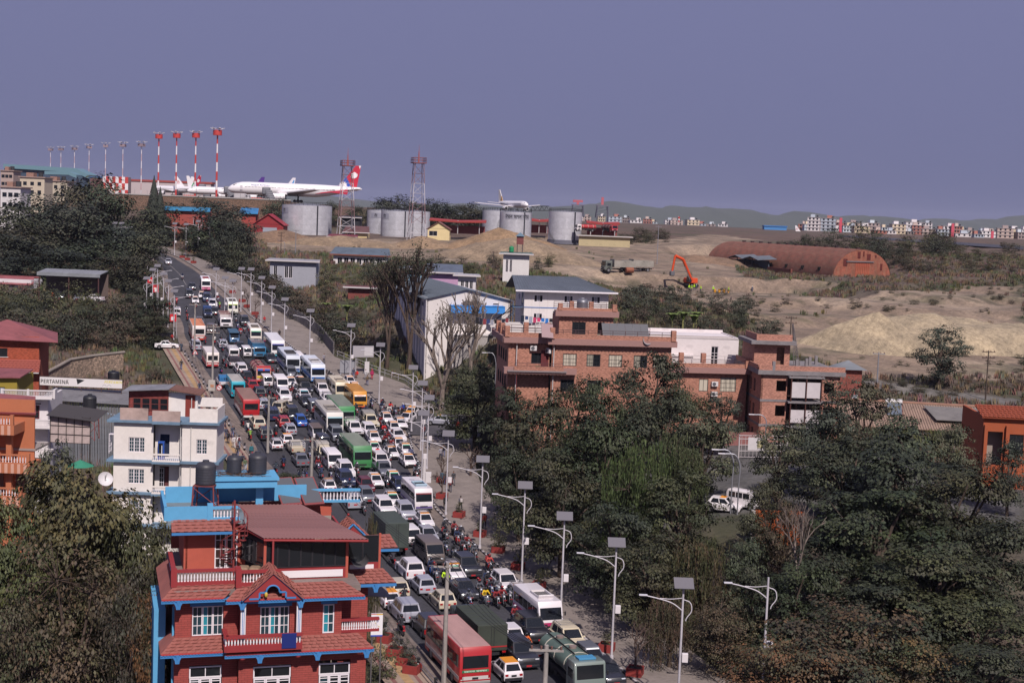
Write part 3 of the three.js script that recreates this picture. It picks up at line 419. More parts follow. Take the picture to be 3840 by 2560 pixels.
const devWidth=(str,s)=>[...str].reduce((a,c)=>a +(DEV[c]?.[0]??0)*s,0);
const SIGNS={};
function signMat(txt,fg,bg,w=512,h=128,font='bold sans-serif'){
const k=txt + fg + bg + w + h;if(SIGNS[k])return SIGNS[k];
const c=document.createElement('canvas');c.width=w;c.height=h;const x=c.getContext('2d');x.fillStyle=bg;x.fillRect(0,0,w,h);x.fillStyle=x.strokeStyle=fg;
if(/[\u0900-\u097f]/.test(txt)){const s=Math.min(h*.052,w*.9 / devWidth(txt,1));drawDev(x,txt,(w - devWidth(txt,s))/ 2,h*.3,s,Math.max(2,s*1.25));}
else{const L=txt.split('\n');let fs=h*.8 / L.length;x.font=`bold ${fs}px sans-serif`;const m=Math.max(...L.map(l=>x.measureText(l).width));if(m>w*.92){fs*=w*.92 / m;x.font=`bold ${fs}px sans-serif`;}x.textAlign='center';x.textBaseline='middle';L.forEach((l,i)=>x.fillText(l,w / 2,h*(i + .5)/ L.length));}
const t=new THREE.CanvasTexture(c);t.colorSpace=THREE.SRGBColorSpace;return SIGNS[k]=new THREE.MeshStandardMaterial({map:t,roughness:.6});
}
function truckParts(kind,o={}){
const key=kind + JSON.stringify(o);if(PARTS[key])return PARTS[key];
const P=[],S={pickup:[5.0,1.75],truck:[6.8,2.2],bigtruck:[7.6,2.4]}[kind],L=S[0],W=S[1],h=L / 2,x=W / 2;
if(kind==='pickup'){
const cz=.2,prof=[[cz - .95,.4],[cz - .95,1.05],[cz + .75,1.05],[h - .4,1.0],[h - .08,.9],[h,.5],[h - .06,.36]];
P.push({n:'body',g:sideBody(prof,W,.08,[h - .75],.36),m:'paint'});
const c=cabin(cz - .95,cz + .8,cz - .8,cz + .2,1.04,1.68,x - .07,x - .2);
P.push({n:'cab',g:merge([...Object.values(c).map(f=>quadSlab(...f,.03)),rbox(W - .38,.09,1.06,0,1.64,cz - .3,.04)]),m:'paint'},{n:'windscreen',g:pane(c.front,.06,.94,.06,.93),m:GLASS},{n:'rear_window',g:pane(c.rear,.1,.9,.15,.9),m:GLASS});
for(const k of['right','left'])P.push({n:'side_window',g:pane(c[k],.15,.85,.1,.9),m:GLASS});
P.push({n:'cargo_bed',g:merge([box(W,.1,1.75,0,.62,-h + .9),...[-1,1].map(q=>box(.06,.45,1.75,q*(x - .03),.68,-h + .9)),box(W,.45,.06,0,.68,-h + .04),box(W,.45,.06,0,.68,-h + 1.74)]),m:'paint'});
for(const q of[-1,1])P.push({n:'headlight',g:rbox(.34,.18,.1,q*(x - .24),.74,h - .06,.04),m:HEADL},{n:'taillight',g:rbox(.14,.26,.06,q*(x - .12),.78,-h + .0,.02),m:TAILL},{n:'mirror',g:rbox(.2,.16,.1,q*(x + .07),1.1,cz + .6,.03),m:TRIM});
P.push({n:'grille',g:rbox(W*.5,.2,.04,0,.66,h - .02,.02),m:TRIM},{n:'bumper',g:rbox(W - .06,.2,.12,0,.36,h - .02,.04),m:TRIM},{n:'bumper',g:rbox(W - .1,.16,.1,0,.42,-h + .02,.04),m:TRIM},{n:'number_plate',g:box(.42,.13,.02,0,.42,h + .045),m:'plate'},{n:'number_plate',g:box(.42,.14,.02,0,.6,-h - .0),m:'plate'});
addWheels(P,.34,.2,x - .13,[h - .75,-h + .95]);
if(o.canopy){const g=sideBody([[-h + .05,1.05],[-h + .05,1.75],[-h + .25,1.98],[-h + 1.6,1.98],[-h + 1.78,1.8],[-h + 1.78,1.05]],W - .04,.12,[],.3);P.push({n:'canopy',g,m:M(o.canopy,{r:.95,map:'grime'})});}
if(o.stake)P.push({n:'stake_frame',g:merge([...[1.3,1.55,1.8].flatMap(y=>[...[-1,1].map(q=>box(.04,.05,1.7,q*(x - .03),y,-h + .9)),box(W,.05,.04,0,y,-h + .06),box(W,.05,.04,0,y,-h + 1.72)]),...[-1,1].flatMap(q=>[.06,.9,1.72].map(z=>box(.05,.75,.05,q*(x - .03),1.1,-h + z)))]),m:M(o.stake,{r:.6})});
return PARTS[key]={P,L,W};
}
const cl=1.75,wr=.45,ch=kind==='truck'?2.25:2.6;
P.push({n:'chassis',g:merge([box(W*.5,.22,L - .3,0,.62,-.1),box(W - .3,.3,.5,0,.5,-.4)]),m:TRIM});
const prof=[[h - cl,.55],[h - cl,ch - .1],[h - cl + .15,ch],[h - .35,ch],[h - .22,ch - .12],[h - .06,1.35],[h,1.1],[h,.5],[h - .1,.45]];
P.push({n:'cab',g:sideBody(prof,W,.08,[h - .9],wr),m:'paint'});
const F=[V(-x,1.35,h - .06),V(x,1.35,h - .06),V(x,ch - .12,h - .22),V(-x,ch - .12,h - .22)];
P.push({n:'windscreen',g:pane(F,.07,.93,.06,.92),m:GLASS});
for(const q of[-1,1])P.push({n:'side_window',g:cbox(.02,.65,.95,q*(x + .006),1.72,h - .95),m:GLASS},{n:'headlight',g:rbox(.3,.2,.08,q*(x - .26),.72,h - .03,.04),m:HEADL},{n:'taillight',g:rbox(.3,.16,.06,q*(x - .25),.78,-h + .0,.02),m:TAILL},{n:'mirror',g:rbox(.12,.34,.1,q*(x + .16),1.6,h - .15,.03),m:TRIM});
P.push({n:'bumper',g:rbox(W - .04,.28,.16,0,.4,h - .03,.05),m:'bumper'},{n:'grille',g:rbox(W*.5,.3,.05,0,.78,h - .01,.02),m:TRIM},{n:'number_plate',g:box(.46,.14,.02,0,.46,h + .06),m:'plate'},{n:'number_plate',g:box(.46,.16,.02,0,.62,-h + .03),m:'plate'});
addWheels(P,wr,.28,x - .18,[h - .9,-h + 1.5]);
const bl=L - cl - .15,bz=-h + bl / 2 + .02,bt=o.top??3.2;
if(o.load==='box')P.push({n:'cargo_box',g:merge([rbox(W,bt - .95,bl,0,.95,bz,.04)]),m:M(o.col,{r:.75,map:'grime'})},{n:'rear_door',g:box(W / 2 - .1,bt - 1.15,.03,-W / 4 + .02,1.05,-h + .01),m:M(o.col,{r:.7,map:'grime'})},{n:'rear_door',g:box(W / 2 - .1,bt - 1.15,.03,W / 4 - .02,1.05,-h + .01),m:M(o.col,{r:.7,map:'grime'})},{n:'door_bar',g:merge([-1,1].map(q=>box(.035,bt - 1.2,.03,q*.12,1.06,-h - .015))),m:TRIM},{n:'roof_ridge',g:merge([...Array(6)].map((_,i)=>box(W - .1,.02,.08,0,bt,bz - bl / 2 + .4 + i*(bl - .8)/ 5))),m:M(o.col,{r:.8})});
if(o.stripe)P.push({n:'red_stripe',g:box(W - .06,.1,.012,0,1.25,-h - .035),m:M('#9c1f24')});
if(o.load==='tank'){const t=new THREE.CylinderGeometry(.98,.98,bl,20);t.rotateX(Math.PI / 2);t.scale(W / 2.1,.85,1);t.translate(0,1.8,bz);P.push({n:'tank',g:merge([t]),m:M(o.col,{r:.5,map:'metal'})},...[-.3,.05,.4].map(k=>{const q=new THREE.CylinderGeometry(1.0,1.0,.1,20);q.rotateX(Math.PI / 2);q.scale(W / 2.1,.86,1);q.translate(0,1.8,bz + k*bl);return{n:'tank_band',g:q,m:M('#b9b3a6',{r:.6})};}),...[-.25,.2].map(k=>({n:'manhole',g:cyl(.28,.28,.18,12,0,2.6,bz + k*bl),m:M('#7a6a66')})),{n:'tank_rail',g:merge([-1,1].map(q=>box(.04,.12,bl - .2,q*.5,2.62,bz))),m:TRIM},{n:'tank_cradle',g:box(W - .5,.35,bl - .3,0,.72,bz),m:TRIM});}
if(o.load==='stake')P.push({n:'cargo_floor',g:box(W,.12,bl,0,.92,bz),m:'paint'},{n:'stake_side',g:merge([...[1.1,1.45,1.8,2.15,2.45].flatMap(y=>[...[-1,1].map(q=>box(.05,.2,bl,q*(x - .03),y,bz)),box(W,.2,.05,0,y,-h + .06),box(W,.2,.05,0,y,-h + bl)]),...[-1,1].flatMap(q=>[0,.33,.66,1].map(k=>box(.07,1.7,.07,q*(x - .03),1.0,-h + .06 + k*(bl - .1))))]),m:M(o.col,{r:.7,map:'grime'})},{n:'roof_bars',g:merge([...Array(6)].map((_,i)=>box(W,.05,.06,0,2.62,-h + .2 + i*(bl - .3)/ 5))),m:M(o.bar??'#a99c96')});
if(o.deco)P.push({n:'painted_visor',g:merge([pane(F,.02,.98,.7,1.0,.03,.01),rbox(W - .1,.32,.3,0,ch - .02,h - .4,.06)]),m:signMat('','#fff','#b03038')},{n:'painted_panel',g:merge([pane(F,.08,.44,.72,.97,.045,.006),pane(F,.56,.92,.72,.97,.045,.006)]),m:M('#2c55a8',{r:.5})},{n:'painted_bumper',g:box(W - .2,.3,.02,0,1.0,h + .02),m:M('#c9b63f',{r:.5})});
if(o.hatch)P.push({n:'roof_hatch',g:rbox(W*.55,.14,.8,0,ch,h - 1.1,.03),m:M(o.hatch,{r:.6})});
return PARTS[key]={P,L,W};
}
function bikeParts(scooter,full){
const key='bike' + scooter + full;if(PARTS[key])return PARTS[key];
const P=[],r=scooter?.24:.3,wg=wheelGeo(r,.1),zf=.64,zr=-.62;
for(const z of[zf,zr])P.push({n:'wheel',g:wg.tyre,m:TYRE,p:[0,r,z],c:[{n:'rim',g:wg.rim,m:RIM}]});
if(scooter)P.push({n:'bodywork',g:merge([rbox(.34,.42,.1,0,.42,.42,.04),rbox(.32,.1,.5,0,.3,.15,.04),rbox(.3,.42,.8,0,.34,-.4,.1),rbox(.16,.14,.4,0,.46,zf,.05)]),m:'paint'});
else P.push({n:'bodywork',g:merge([rbox(.26,.24,.48,0,.72,.12,.09),rbox(.2,.14,.34,0,.76,-.78,.05),rbox(.12,.06,.42,0,.62,zf,.03)]),m:'paint'},{n:'engine',g:merge([rbox(.28,.32,.42,0,.32,.02,.06),bar(V(.14,.36,.1),V(.16,.34,-.8),.045,8),bar(V(0,.6,.2),V(0,.4,-.6),.04,6)]),m:TRIM});
P.push({n:'seat',g:rbox(.26,.1,.72,0,.76,-.42,.04),m:M('#151418',{r:.7})});
P.push({n:'fork',g:merge([-1,1].map(s=>bar(V(s*.08,r,zf),V(s*.1,.95,.42),.03,6)).concat([bar(V(-.34,1.0,.34),V(.34,1.0,.34),.02,6),bar(V(0,.8,.44),V(0,1.0,.36),.04,6)])),m:CHROME});
P.push({n:'headlight',g:sph(.1,0,.86,.5,8,1,1,.7),m:HEADL},{n:'taillight',g:rbox(.14,.07,.05,0,.72,-.95,.02),m:TAILL},{n:'number_plate',g:box(.2,.15,.01,0,.5,-.97),m:PLATER},{n:'number_plate',g:box(.26,.07,.01,0,.58,.82),m:PLATER});
for(const s of[-1,1])P.push({n:'mirror',g:merge([sph(.05,s*.3,1.2,.3,6,1,.8,.4),bar(V(s*.26,1.0,.34),V(s*.3,1.2,.3),.01,4)]),m:TRIM});
return PARTS[key]={P,L:2.0,W:.7};
}
function build(root,parts,mats){for(const q of parts.P){const m=mesh(q.n,q.g,typeof q.m==='string'?(mats[q.m]??mats.paint):q.m,root);if(q.p)m.position.set(...q.p);for(const c of q.c??[])mesh(c.n,c.g,c.m,m);}return root;}
const tiles={A:[600,900,4.612],B:[640,1180,4.612],C:[860,1380,4.612],D:[1200,1380,4.612],E:[1050,1600,3.825],F:[1400,1780,4.612],H:[1400,2050,4.612],I:[1600,2200,2.94],Z:[900,1000,2.352],L:[0,1000,2.352],S:[0,0,1]};
const px=(t,x,y)=>[tiles[t][0]+ x / tiles[t][2],tiles[t][1]+ y / tiles[t][2]];
const slopeX=d=>(ip(KL,d + 14)- ip(KL,d - 14))/ 28;
const placed=[];
function hits(x,z,yaw,L,W){
const c=Math.cos(yaw),s=Math.sin(yaw),ax=[[s,c],[c,-s]];
for(const q of placed){const dx=q.x - x,dz=q.z - z;if(dx*dx + dz*dz>130)continue;const qa=[[Math.sin(q.yaw),Math.cos(q.yaw)],[Math.cos(q.yaw),-Math.sin(q.yaw)]];let sep=false;for(const a of[...ax,...qa]){const p=Math.abs(dx*a[0]+ dz*a[1]),e=(A,l,w)=>Math.abs(A[0][0]*a[0]+ A[0][1]*a[1])*l / 2 + Math.abs(A[1][0]*a[0]+ A[1][1]*a[1])*w / 2;if(p>e(ax,L,W)+ e(qa,q.L,q.W)){sep=true;break;}}if(!sep)return q;}
return null;
}
function park(root,pt,dir,L,W,turn=0,y0=null,centre=false){
const p=y0===null?roadG(...pt):y0,d=-p.z,k=slopeX(d),up=V(k,0,-1).normalize();
let yaw=dir==='T'?Math.atan2(-k,1):Math.atan2(k,-1);yaw +=turn*DEG;
const ext=centre?0:Math.abs(Math.cos(turn*DEG))*L / 2 + Math.abs(Math.sin(turn*DEG))*W / 2;let x=p.x + up.x*ext,z=p.z + up.z*ext;
for(let i=0;i<36&&hits(x,z,yaw,L + .1,W + .06);i++){const h=hits(x,z,yaw,L + .1,W + .06),sx=x>h.x?1:-1;x +=up.x*.1 + sx*.06;z +=up.z*.1 + sx*.02;}
placed.push({x,z,yaw,L,W});const dd=-z,s=Math.atan((eRoad(dd + 2)- eRoad(dd - 2))/ 4)*Math.cos(turn*DEG);
root.position.set(x,(y0===null?eRoad(dd):p.y)+ .005,z);root.rotation.order='YXZ';root.rotation.y=yaw;if(y0===null)root.rotation.x=dir==='T'?s:-s;
return root;
}
const NAMEC={white:'#cfc9ce',silver:'#9696a2',grey:'#5c5e68',dark:'#24252d',black:'#15151c',navy:'#1b2544',red:'#9a1a22',maroon:'#5a141f',blue:'#1d4f9c',beige:'#b3a896',cream:'#c4b8a0',brown:'#5c5250'};
const heading=d=>d==='T'?'heading downhill':'heading uphill';
const KINDN={hatch:'hatchback',alto:'hatchback',sedan:'saloon car',suv:'SUV',crossover:'crossover car'};
function car(t,x,y,kind,col,dir='T',o={},turn=0,extra=''){
const taxi=o.taxi,opt={...o};const pr=carParts(kind,opt);
const lab=taxi?`${col} taxi ${KINDN[kind]} with yellow roof panel${o.rack ? ', roof rack' : ''}${o.strip ? ', green sun strip' : ''}, ${extra || heading(dir)}`:`${col} ${KINDN[kind]}${o.rails ? ' with roof rails' : ''}${o.spare ? ' with spare wheel' : ''}${o.rack ? ' with roof rack' : ''}${kind === 'alto' ? ' of boxy small build' : ''}, ${extra || heading(dir) + ' in the jam'}`;
const root=thing(taxi?'taxi':'car',lab,taxi?'taxi':'car',null,0,'cars in the traffic jam');
build(root,pr,{paint:PAINT(NAMEC[col]??col),plate:taxi?PLATEK:PLATER,taxi:M('#c9821f',{r:.6})});
return park(root,px(t,x,y),dir,pr.L,pr.W,turn);
}
function bus(t,x,y,kind,col,dir,label,o={},bumper){const pr=busParts(kind,o);const root=thing(kind==='omni'||kind==='hiace'?'van':'bus',label,kind==='omni'||kind==='hiace'?'van':'bus',null,0,kind==='omni'||kind==='hiace'?'vans in the traffic jam':'buses in the traffic jam');build(root,pr,{paint:PAINT(NAMEC[col]??col),plate:PLATEK,bumper:M(bumper??'#26252a',{r:.6})});return park(root,px(t,x,y),dir,pr.L,pr.W,o.turn??0);}
function truck(t,x,y,kind,col,dir,label,o={},bumper){const pr=truckParts(kind,o);const root=thing(kind==='pickup'?'pickup_truck':'truck',label,kind==='pickup'?'pickup':'truck',null,0,'trucks in the traffic jam');build(root,pr,{paint:PAINT(NAMEC[col]??col),plate:PLATEK,bumper:M(bumper??'#26252a',{r:.6})});return park(root,px(t,x,y),dir,pr.L,pr.W);}
const TX1={taxi:1,dark:1},TXG={taxi:1,dark:1,strip:'#2f8f6d'},TXR={taxi:1,dark:1,rack:1},TXRG={taxi:1,dark:1,rack:1,strip:'#2f8f6d'};
bus('I',530,1135,'bus','#a32329','A','dusty red city bus with green lettered rear panel',{sign:['महानगर यातायात','#e8e4dc','#2f7a52'],signRear:1,roof:'#b08a86',band:'#b9b2b0',by:.75,bh:.26},'#8a8684');
car('I',960,1075,'alto','white','A',{taxi:2,dark:1});
truck('I',1800,1235,'bigtruck','#6f7a76','T','old grey tanker lorry with blue roof hatch and rails',{load:'tank',col:'#5d6f66',hatch:'#3f7fa6'},'#7c1f26');
car('I',2095,1125,'hatch','dark','T');
car('I',2050,1000,'hatch','grey','T',{strip:'#e6e6ea'},0,'white lettered windscreen strip, beside the old tanker');
car('I',1310,1010,'suv','dark','T',{rails:1});
truck('I',770,868,'bigtruck','#2f352f','A','dark green army lorry with red stripe along its tail',{load:'box',col:'#3a4038',stripe:1,top:3.0});
car('I',1890,855,'suv','cream','T',{rack:1});
car('I',980,676,'hatch','white','A');car('I',1430,712,'suv','black','T');
bus('I',1600,700,'minibus','white','T','white minibus with magenta sides and open roof carrier',{hatch:'#cfc9cb',band:'#a8265e',by:.85},'#a8265e');
car('H',1050,1620,'crossover','dark','A');car('H',740,1405,'suv','silver','A',{rails:1});car('H',1290,1130,'hatch','beige','A');car('H',510,1180,'alto','white','A',{taxi:2,dark:1});car('H',450,935,'hatch','beige','A');
car('I',1090,226,'alto','white','T',TXR);car('I',945,107,'crossover','white','T');car('H',1680,962,'sedan','dark','T');car('H',940,862,'hatch','silver','A');car('H',1480,640,'alto','white','T',TXRG);
car('H',730,612,'suv','white','A',{rails:1});car('H',1720,572,'suv','dark','T',{rails:1});
bus('H',1080,340,'hiace','brown','T','dusty brown-grey van waiting behind the motorcycles');
truck('F',400,1440,'bigtruck','#3c4340','A','dark green box lorry with closed rear doors',{load:'box',col:'#414a47',top:3.5});
bus('F',700,1252,'omni','white','T','white microvan squeezed beside the green box lorry');car('F',1010,1217,'hatch','silver','T');car('F',950,962,'alto','white','T',TXR);car('F',680,842,'crossover','silver','T');car('F',370,800,'suv','white','T');
bus('E',2060,1245,'minibus','white','T','white minibus with blue roof carrier and orange stripe',{hatch:'#9fb6c6',band:'#5a4a84',by:.62,bh:.2,visor:'#7d2b35'});
car('E',1650,1178,'alto','white','T',TXRG);car('E',1080,1205,'crossover','silver','A',{rack:1});car('E',1280,1110,'hatch','grey','T');car('E',720,962,'alto','white','A',{taxi:1,dark:1,rack:1});
car('E',1270,962,'hatch','maroon','T');car('E',1060,912,'crossover','navy','T');car('E',1760,962,'hatch','navy','T');car('E',1400,902,'alto','white','T',TX1);car('E',1690,862,'alto','white','T',TXG);
truck('E',1580,772,'pickup','grey','T','grey double-cab pickup with empty cargo bed',{});car('E',1000,765,'suv','white','T');bus('E',925,690,'hiace','white','T','white high-roof van ahead of the green bus');
bus('E',1210,642,'bus','#3c7a4a','T','green city bus with grey roof at the front of a pair',{roof:'#7c8378',visor:'#5f8f74'},'#2f6b3c');car('E',1500,625,'suv','white','T',{rails:1});car('E',1880,602,'hatch','white','T',{taxi:1,dark:1});car('E',330,592,'sedan','grey','A');
truck('E',800,562,'pickup','cream','T','cream pickup loaded high under pale tarpaulin',{canopy:'#a9a39f'});car('E',1640,482,'alto','white','T',TXR);
car('D',1530,1540,'alto','white','T',TXRG);car('D',1020,1522,'alto','white','T',TXG);truck('C',1190,1535,'pickup','beige','A','beige pickup with white pipe frame over its bed',{stake:'#c9c6c8'});car('D',1440,1452,'alto','white','T',TX1);car('C',830,1442,'alto','white','A',{rack:1,dark:1});
bus('C',1650,1420,'omni','dark','T','dark grey microvan beside the tarpaulin pickup');car('C',1020,1362,'alto','white','A',{taxi:1,dark:1});car('D',970,1332,'alto','white','T',TXR);car('D',1400,1302,'sedan','white','T');car('C',1900,1292,'suv','grey','T',{rails:1});
car('C',650,1272,'crossover','dark','A',{rails:1});bus('C',1530,1262,'omni','white','T','white microvan with brown canvas roof cover',{cover:'#5d504e'});car('C',1640,1262,'hatch','dark','T');car('D',980,1252,'crossover','white','T');
truck('D',690,1215,'pickup','white','T','white pickup with pipe frame between the green buses',{stake:'#cdcacb'});car('C',1070,1182,'hatch','silver','A');car('D',1320,1152,'alto','white','T',TX1);
bus('C',1850,1165,'bus','#cfcac6','T','dusty white coach with dark open roof hatch',{hatch:'#9b9490',visor:'#8fb8c4',roof:'#a8a29e'});bus('D',650,1140,'bus','#2f7d45','T','green city bus with grey roof behind the pickup frame',{roof:'#757c72',visor:'#5f8f74'},'#2f6b3c');
car('D',1410,1092,'alto','white','T',TXR);car('C',520,1082,'crossover','beige','A');truck('D',930,1072,'pickup','cream','T','cream pickup with grey ribbed tarpaulin cover',{canopy:'#8d8a8a'});car('C',960,1045,'hatch','red','A');car('C',1265,1032,'alto','blue','T');
car('D',1510,1015,'hatch','white','T',{taxi:2,dark:1},-38,'slewed across the side road mouth');car('D',1270,1015,'alto','white','T',TX1);car('D',2080,1012,'alto','silver','T',{taxi:1,dark:1},-108,'crossing the pavement by the railing end');car('C',1160,945,'suv','black','T',{rails:1});car('C',770,932,'suv','navy','A');
bus('C',370,905,'bus','#a81f25','A','red and white city bus with dusty brown roof',{roof:'#8a6a62',band2:'#cfcaca'},'#c5c0c0');car('D',1620,895,'alto','white','T',{taxi:2,dark:1},-30,'turning behind the slewed white taxi');
car('C',960,812,'suv','beige','A',{spare:1},-32,'slewed across the lanes');bus('C',1490,795,'omni','grey','T','grey microvan beside the black SUV');car('C',610,737,'hatch','silver','A');bus('D',690,722,'schoolbus','#c98a2e','T','orange school bus with red lettered strip on its windscreen',{sign:['TRINITY','#c41f2b','#e8dcd2'],roof:'#b07a3a'},'#b8451f');car('C',1370,690,'sedan','dark','T');
car('C',1740,655,'sedan','white','T',{rack:1});car('C',1410,612,'sedan','white','T',{strip:'#4f9fae'});car('C',980,602,'suv','white','T',{rails:1});bus('D',450,585,'minibus','cream','T','cream minibus with dusty roof beside the school bus',{hatch:'#b3a89e'});
car('C',540,545,'crossover','dark','A',{rails:1});truck('C',1650,502,'pickup','white','T','white pickup with tall brown-grey canvas canopy',{canopy:'#7c7472'});truck('C',1370,480,'pickup','black','T','black pickup with black canvas canopy',{canopy:'#2a282c'});
bus('B',1160,1455,'minibus','#1f97ae','A','turquoise minibus with pale dusty roof',{roof:'#a8a3a0',visor:'#3b4a7a'},'#1f97ae');car('D',640,442,'alto','white','T',TX1);bus('C',920,420,'hiace','white','T','white panel van with high roof behind the white SUV');car('C',420,402,'sedan','red','A');
bus('C',740,372,'omni','white','T','white microvan beside the painted tanker');car('C',1090,347,'alto','white','T',TX1);car('C',1235,347,'alto','white','T',TX1);car('D',550,332,'alto','white','T',TX1);truck('B',930,1275,'pickup','white','A','white pickup with blue canvas over its bed',{canopy:'#2f6fa6'});
truck('B',1790,1262,'bigtruck','#b98a7a','T','painted fuel tanker with red and blue decorated cab',{load:'tank',col:'#8c4b4a',deco:1},'#b03038');bus('C',1530,265,'bus','#cfd3dc','T','white and blue coach with long roof carrier',{hatch:'#b9b5b8',band:'#2f62a8',by:.8,visor:'#3a63b0'},'#2f6fb5');car('C',1100,205,'suv','grey','T');car('B',1360,1165,'sedan','dark','A');
bus('C',1310,180,'bus','#c2c6d2','T','grey-blue coach with roof passengers',{hatch:'#4a474c',band:'#2a3f7a',by:.7},'#2f79b5');car('B',1235,1048,'suv','white','A');bus('B',2090,965,'hiace','white','T','white van with coloured windscreen banner',{visor:'#3f6fb0'});truck('B',1100,935,'pickup','white','A','white pickup with goods under dark netting',{canopy:'#3a3440'});
bus('B',720,930,'minibus','#d5cbc6','A','cream and red minibus with yellow rear stickers',{band:'#a3262c',by:.95,bh:.12,band2:'#a3262c',visor:'#a9a83a'},'#a3262c');car('B',1910,905,'sedan','dark','T');truck('B',1650,815,'truck','#2a6a94','T','blue lorry with high slatted sides carrying people',{load:'stake',col:'#2a5f86'});
bus('B',1090,795,'hiace','white','A','white high-roof van seen from behind');bus('B',1340,757,'omni','white','T','white microvan alone in the gap');bus('B',1850,748,'bus','#dad7da','T','white coach with turquoise skirt',{band2:'#1f97ae',visor:'#3a3f9a'},'#1f97ae');car('B',1220,645,'sedan','dark','T');car('B',440,627,'suv','silver','A');car('B',910,592,'hatch','silver','A');
bus('B',1100,512,'hiace','#2d5f8c','T','blue microbus with open roof carrier',{cover:'#37566e'});bus('B',1470,492,'minibus','#d8cfc6','T','cream minibus with pink and green bumper',{hatch:'#6a6260',visor:'#4fb08a'},'#b8356a');bus('B',480,475,'bus','#d6ccca','A','white and orange coach with orange roof patch',{band2:'#b03a2a',band:'#b8452e',by:1.2,bh:.14,roof:'#c9805f'},'#b03a2a');
car('B',700,342,'crossover','brown','T');truck('B',950,255,'truck','white','T','white lorry with red barred cargo frame',{load:'stake',col:'#c9c2c2',bar:'#8a4a48'});car('B',1290,205,'suv','dark','T');car('B',500,195,'sedan','grey','T');
truck('A',830,1355,'pickup','navy','T','navy pickup with blue canvas canopy',{canopy:'#2b4476'});car('A',940,1312,'hatch','dark','T');bus('A',1255,1300,'minibus','#d9d6cc','T','white minibus with lime windscreen banners',{hatch:'#4c474a',visor:'#a3b83a'});bus('A',290,1335,'omni','white','A','white microvan parked by the banner posts');car('A',915,1185,'crossover','white','T');car('A',610,1113,'alto','white','T',TX1);car('A',810,1080,'suv','navy','T');car('A',760,1037,'alto','white','T',TXR);
car('A',510,1015,'suv','dark','T');bus('A',790,885,'minibus','#e0dade','T','white minibus with magenta bumper band alone uphill',{hatch:'#8a4a52',band:'#b0306a',by:.72},'#b0306a');car('A',555,870,'sedan','dark','T');car('A',145,427,'sedan','silver','T',{},0,'alone at the top of the hill');
const JC=['#1b1c24','#22242e','#2b2a33','#3a3b45','#1d2a4a','#7a1f26','#50525c','#26303c'],HC=['#15151a','#1c1c22','#2a2b33','#8a1a20','#b8b8c0','#15151a','#3a3f52'],BC=['#17171d','#8c161c','#17171d','#1d3f86','#26262e','#5c6068'];
const BCN={'#17171d':'black','#8c161c':'red','#1d3f86':'blue','#26262e':'dark grey','#5c6068':'grey','#c9c9d0':'white','#c4581c':'orange','#d06a9a':'pink'};
const JN={'#1b1c24':'black','#22242e':'black','#2b2a33':'dark grey','#3a3b45':'charcoal','#1d2a4a':'navy','#7a1f26':'dark red','#50525c':'grey','#26303c':'slate','#c9a51c':'yellow','#b8e02a':'lime hi-vis','#c41f22':'bright red','#c8c2be':'off-white','#6d8f3a':'green','#1f3f9c':'blue','#b0413c':'brick red','#c4581c':'orange','#8f7f9a':'lilac'};
const JNH={'#15151a':'black','#1c1c22':'black','#2a2b33':'dark','#8a1a20':'red','#b8b8c0':'silver','#3a3f52':'slate','#c41f22':'bright red'};
let mk=0,motoAt=null;
function moto(t,x,y,dir='T',o={}){
const k=mk++,sc=o.sc??(k % 4===1),bc=o.bike??BC[(k*5 + 2)% BC.length],jc=o.j??JC[(k*3 + 1)% JC.length],hc=o.h??HC[(k*4 + 1)% HC.length];
const pr=bikeParts(sc),root=thing(sc?'scooter':'motorcycle',`${BCN[bc]} ${sc ? 'scooter' : 'motorcycle'} ridden in ${JN[jc]} clothes, ${heading(dir)}${o.where ? ' ' + o.where : ''}`,sc?'scooter':'motorcycle',null,0,'motorcycles in the traffic jam');
build(root,pr,{paint:PAINT(bc)});motoAt?(park(root,null,dir,2.0,.62,0,motoAt,true),root.rotation.x=(dir==='T'?1:-1)*Math.atan((eRoad(-motoAt.z + 2)- eRoad(-motoAt.z - 2))/ 4)):park(root,px(t,x,y),dir,2.0,.62,o.turn??0);
const put=(m)=>{m.position.copy(root.position);m.rotation.order='YXZ';m.rotation.copy(root.rotation);};
put(person('ride',jc,o.tr??(k % 3?'#20212b':'#38405a'),{helmet:hc,bag:o.bag,label:`rider in ${JN[jc]} jacket and ${JNH[hc]} helmet on ${BCN[bc]} ${sc ? 'scooter' : 'motorcycle'}, ${heading(dir)}`,group:'motorcycle riders'}));
if(o.two){const j2=JC[(k*5 + 3)% JC.length];put(person('pillion',j2,'#2b2c38',{helmet:HC[(k + 2)% HC.length],label:`passenger in ${JN[j2]} behind rider on ${BCN[bc]} ${sc ? 'scooter' : 'motorcycle'}, ${heading(dir)}`,group:'motorcycle passengers'}));}
}
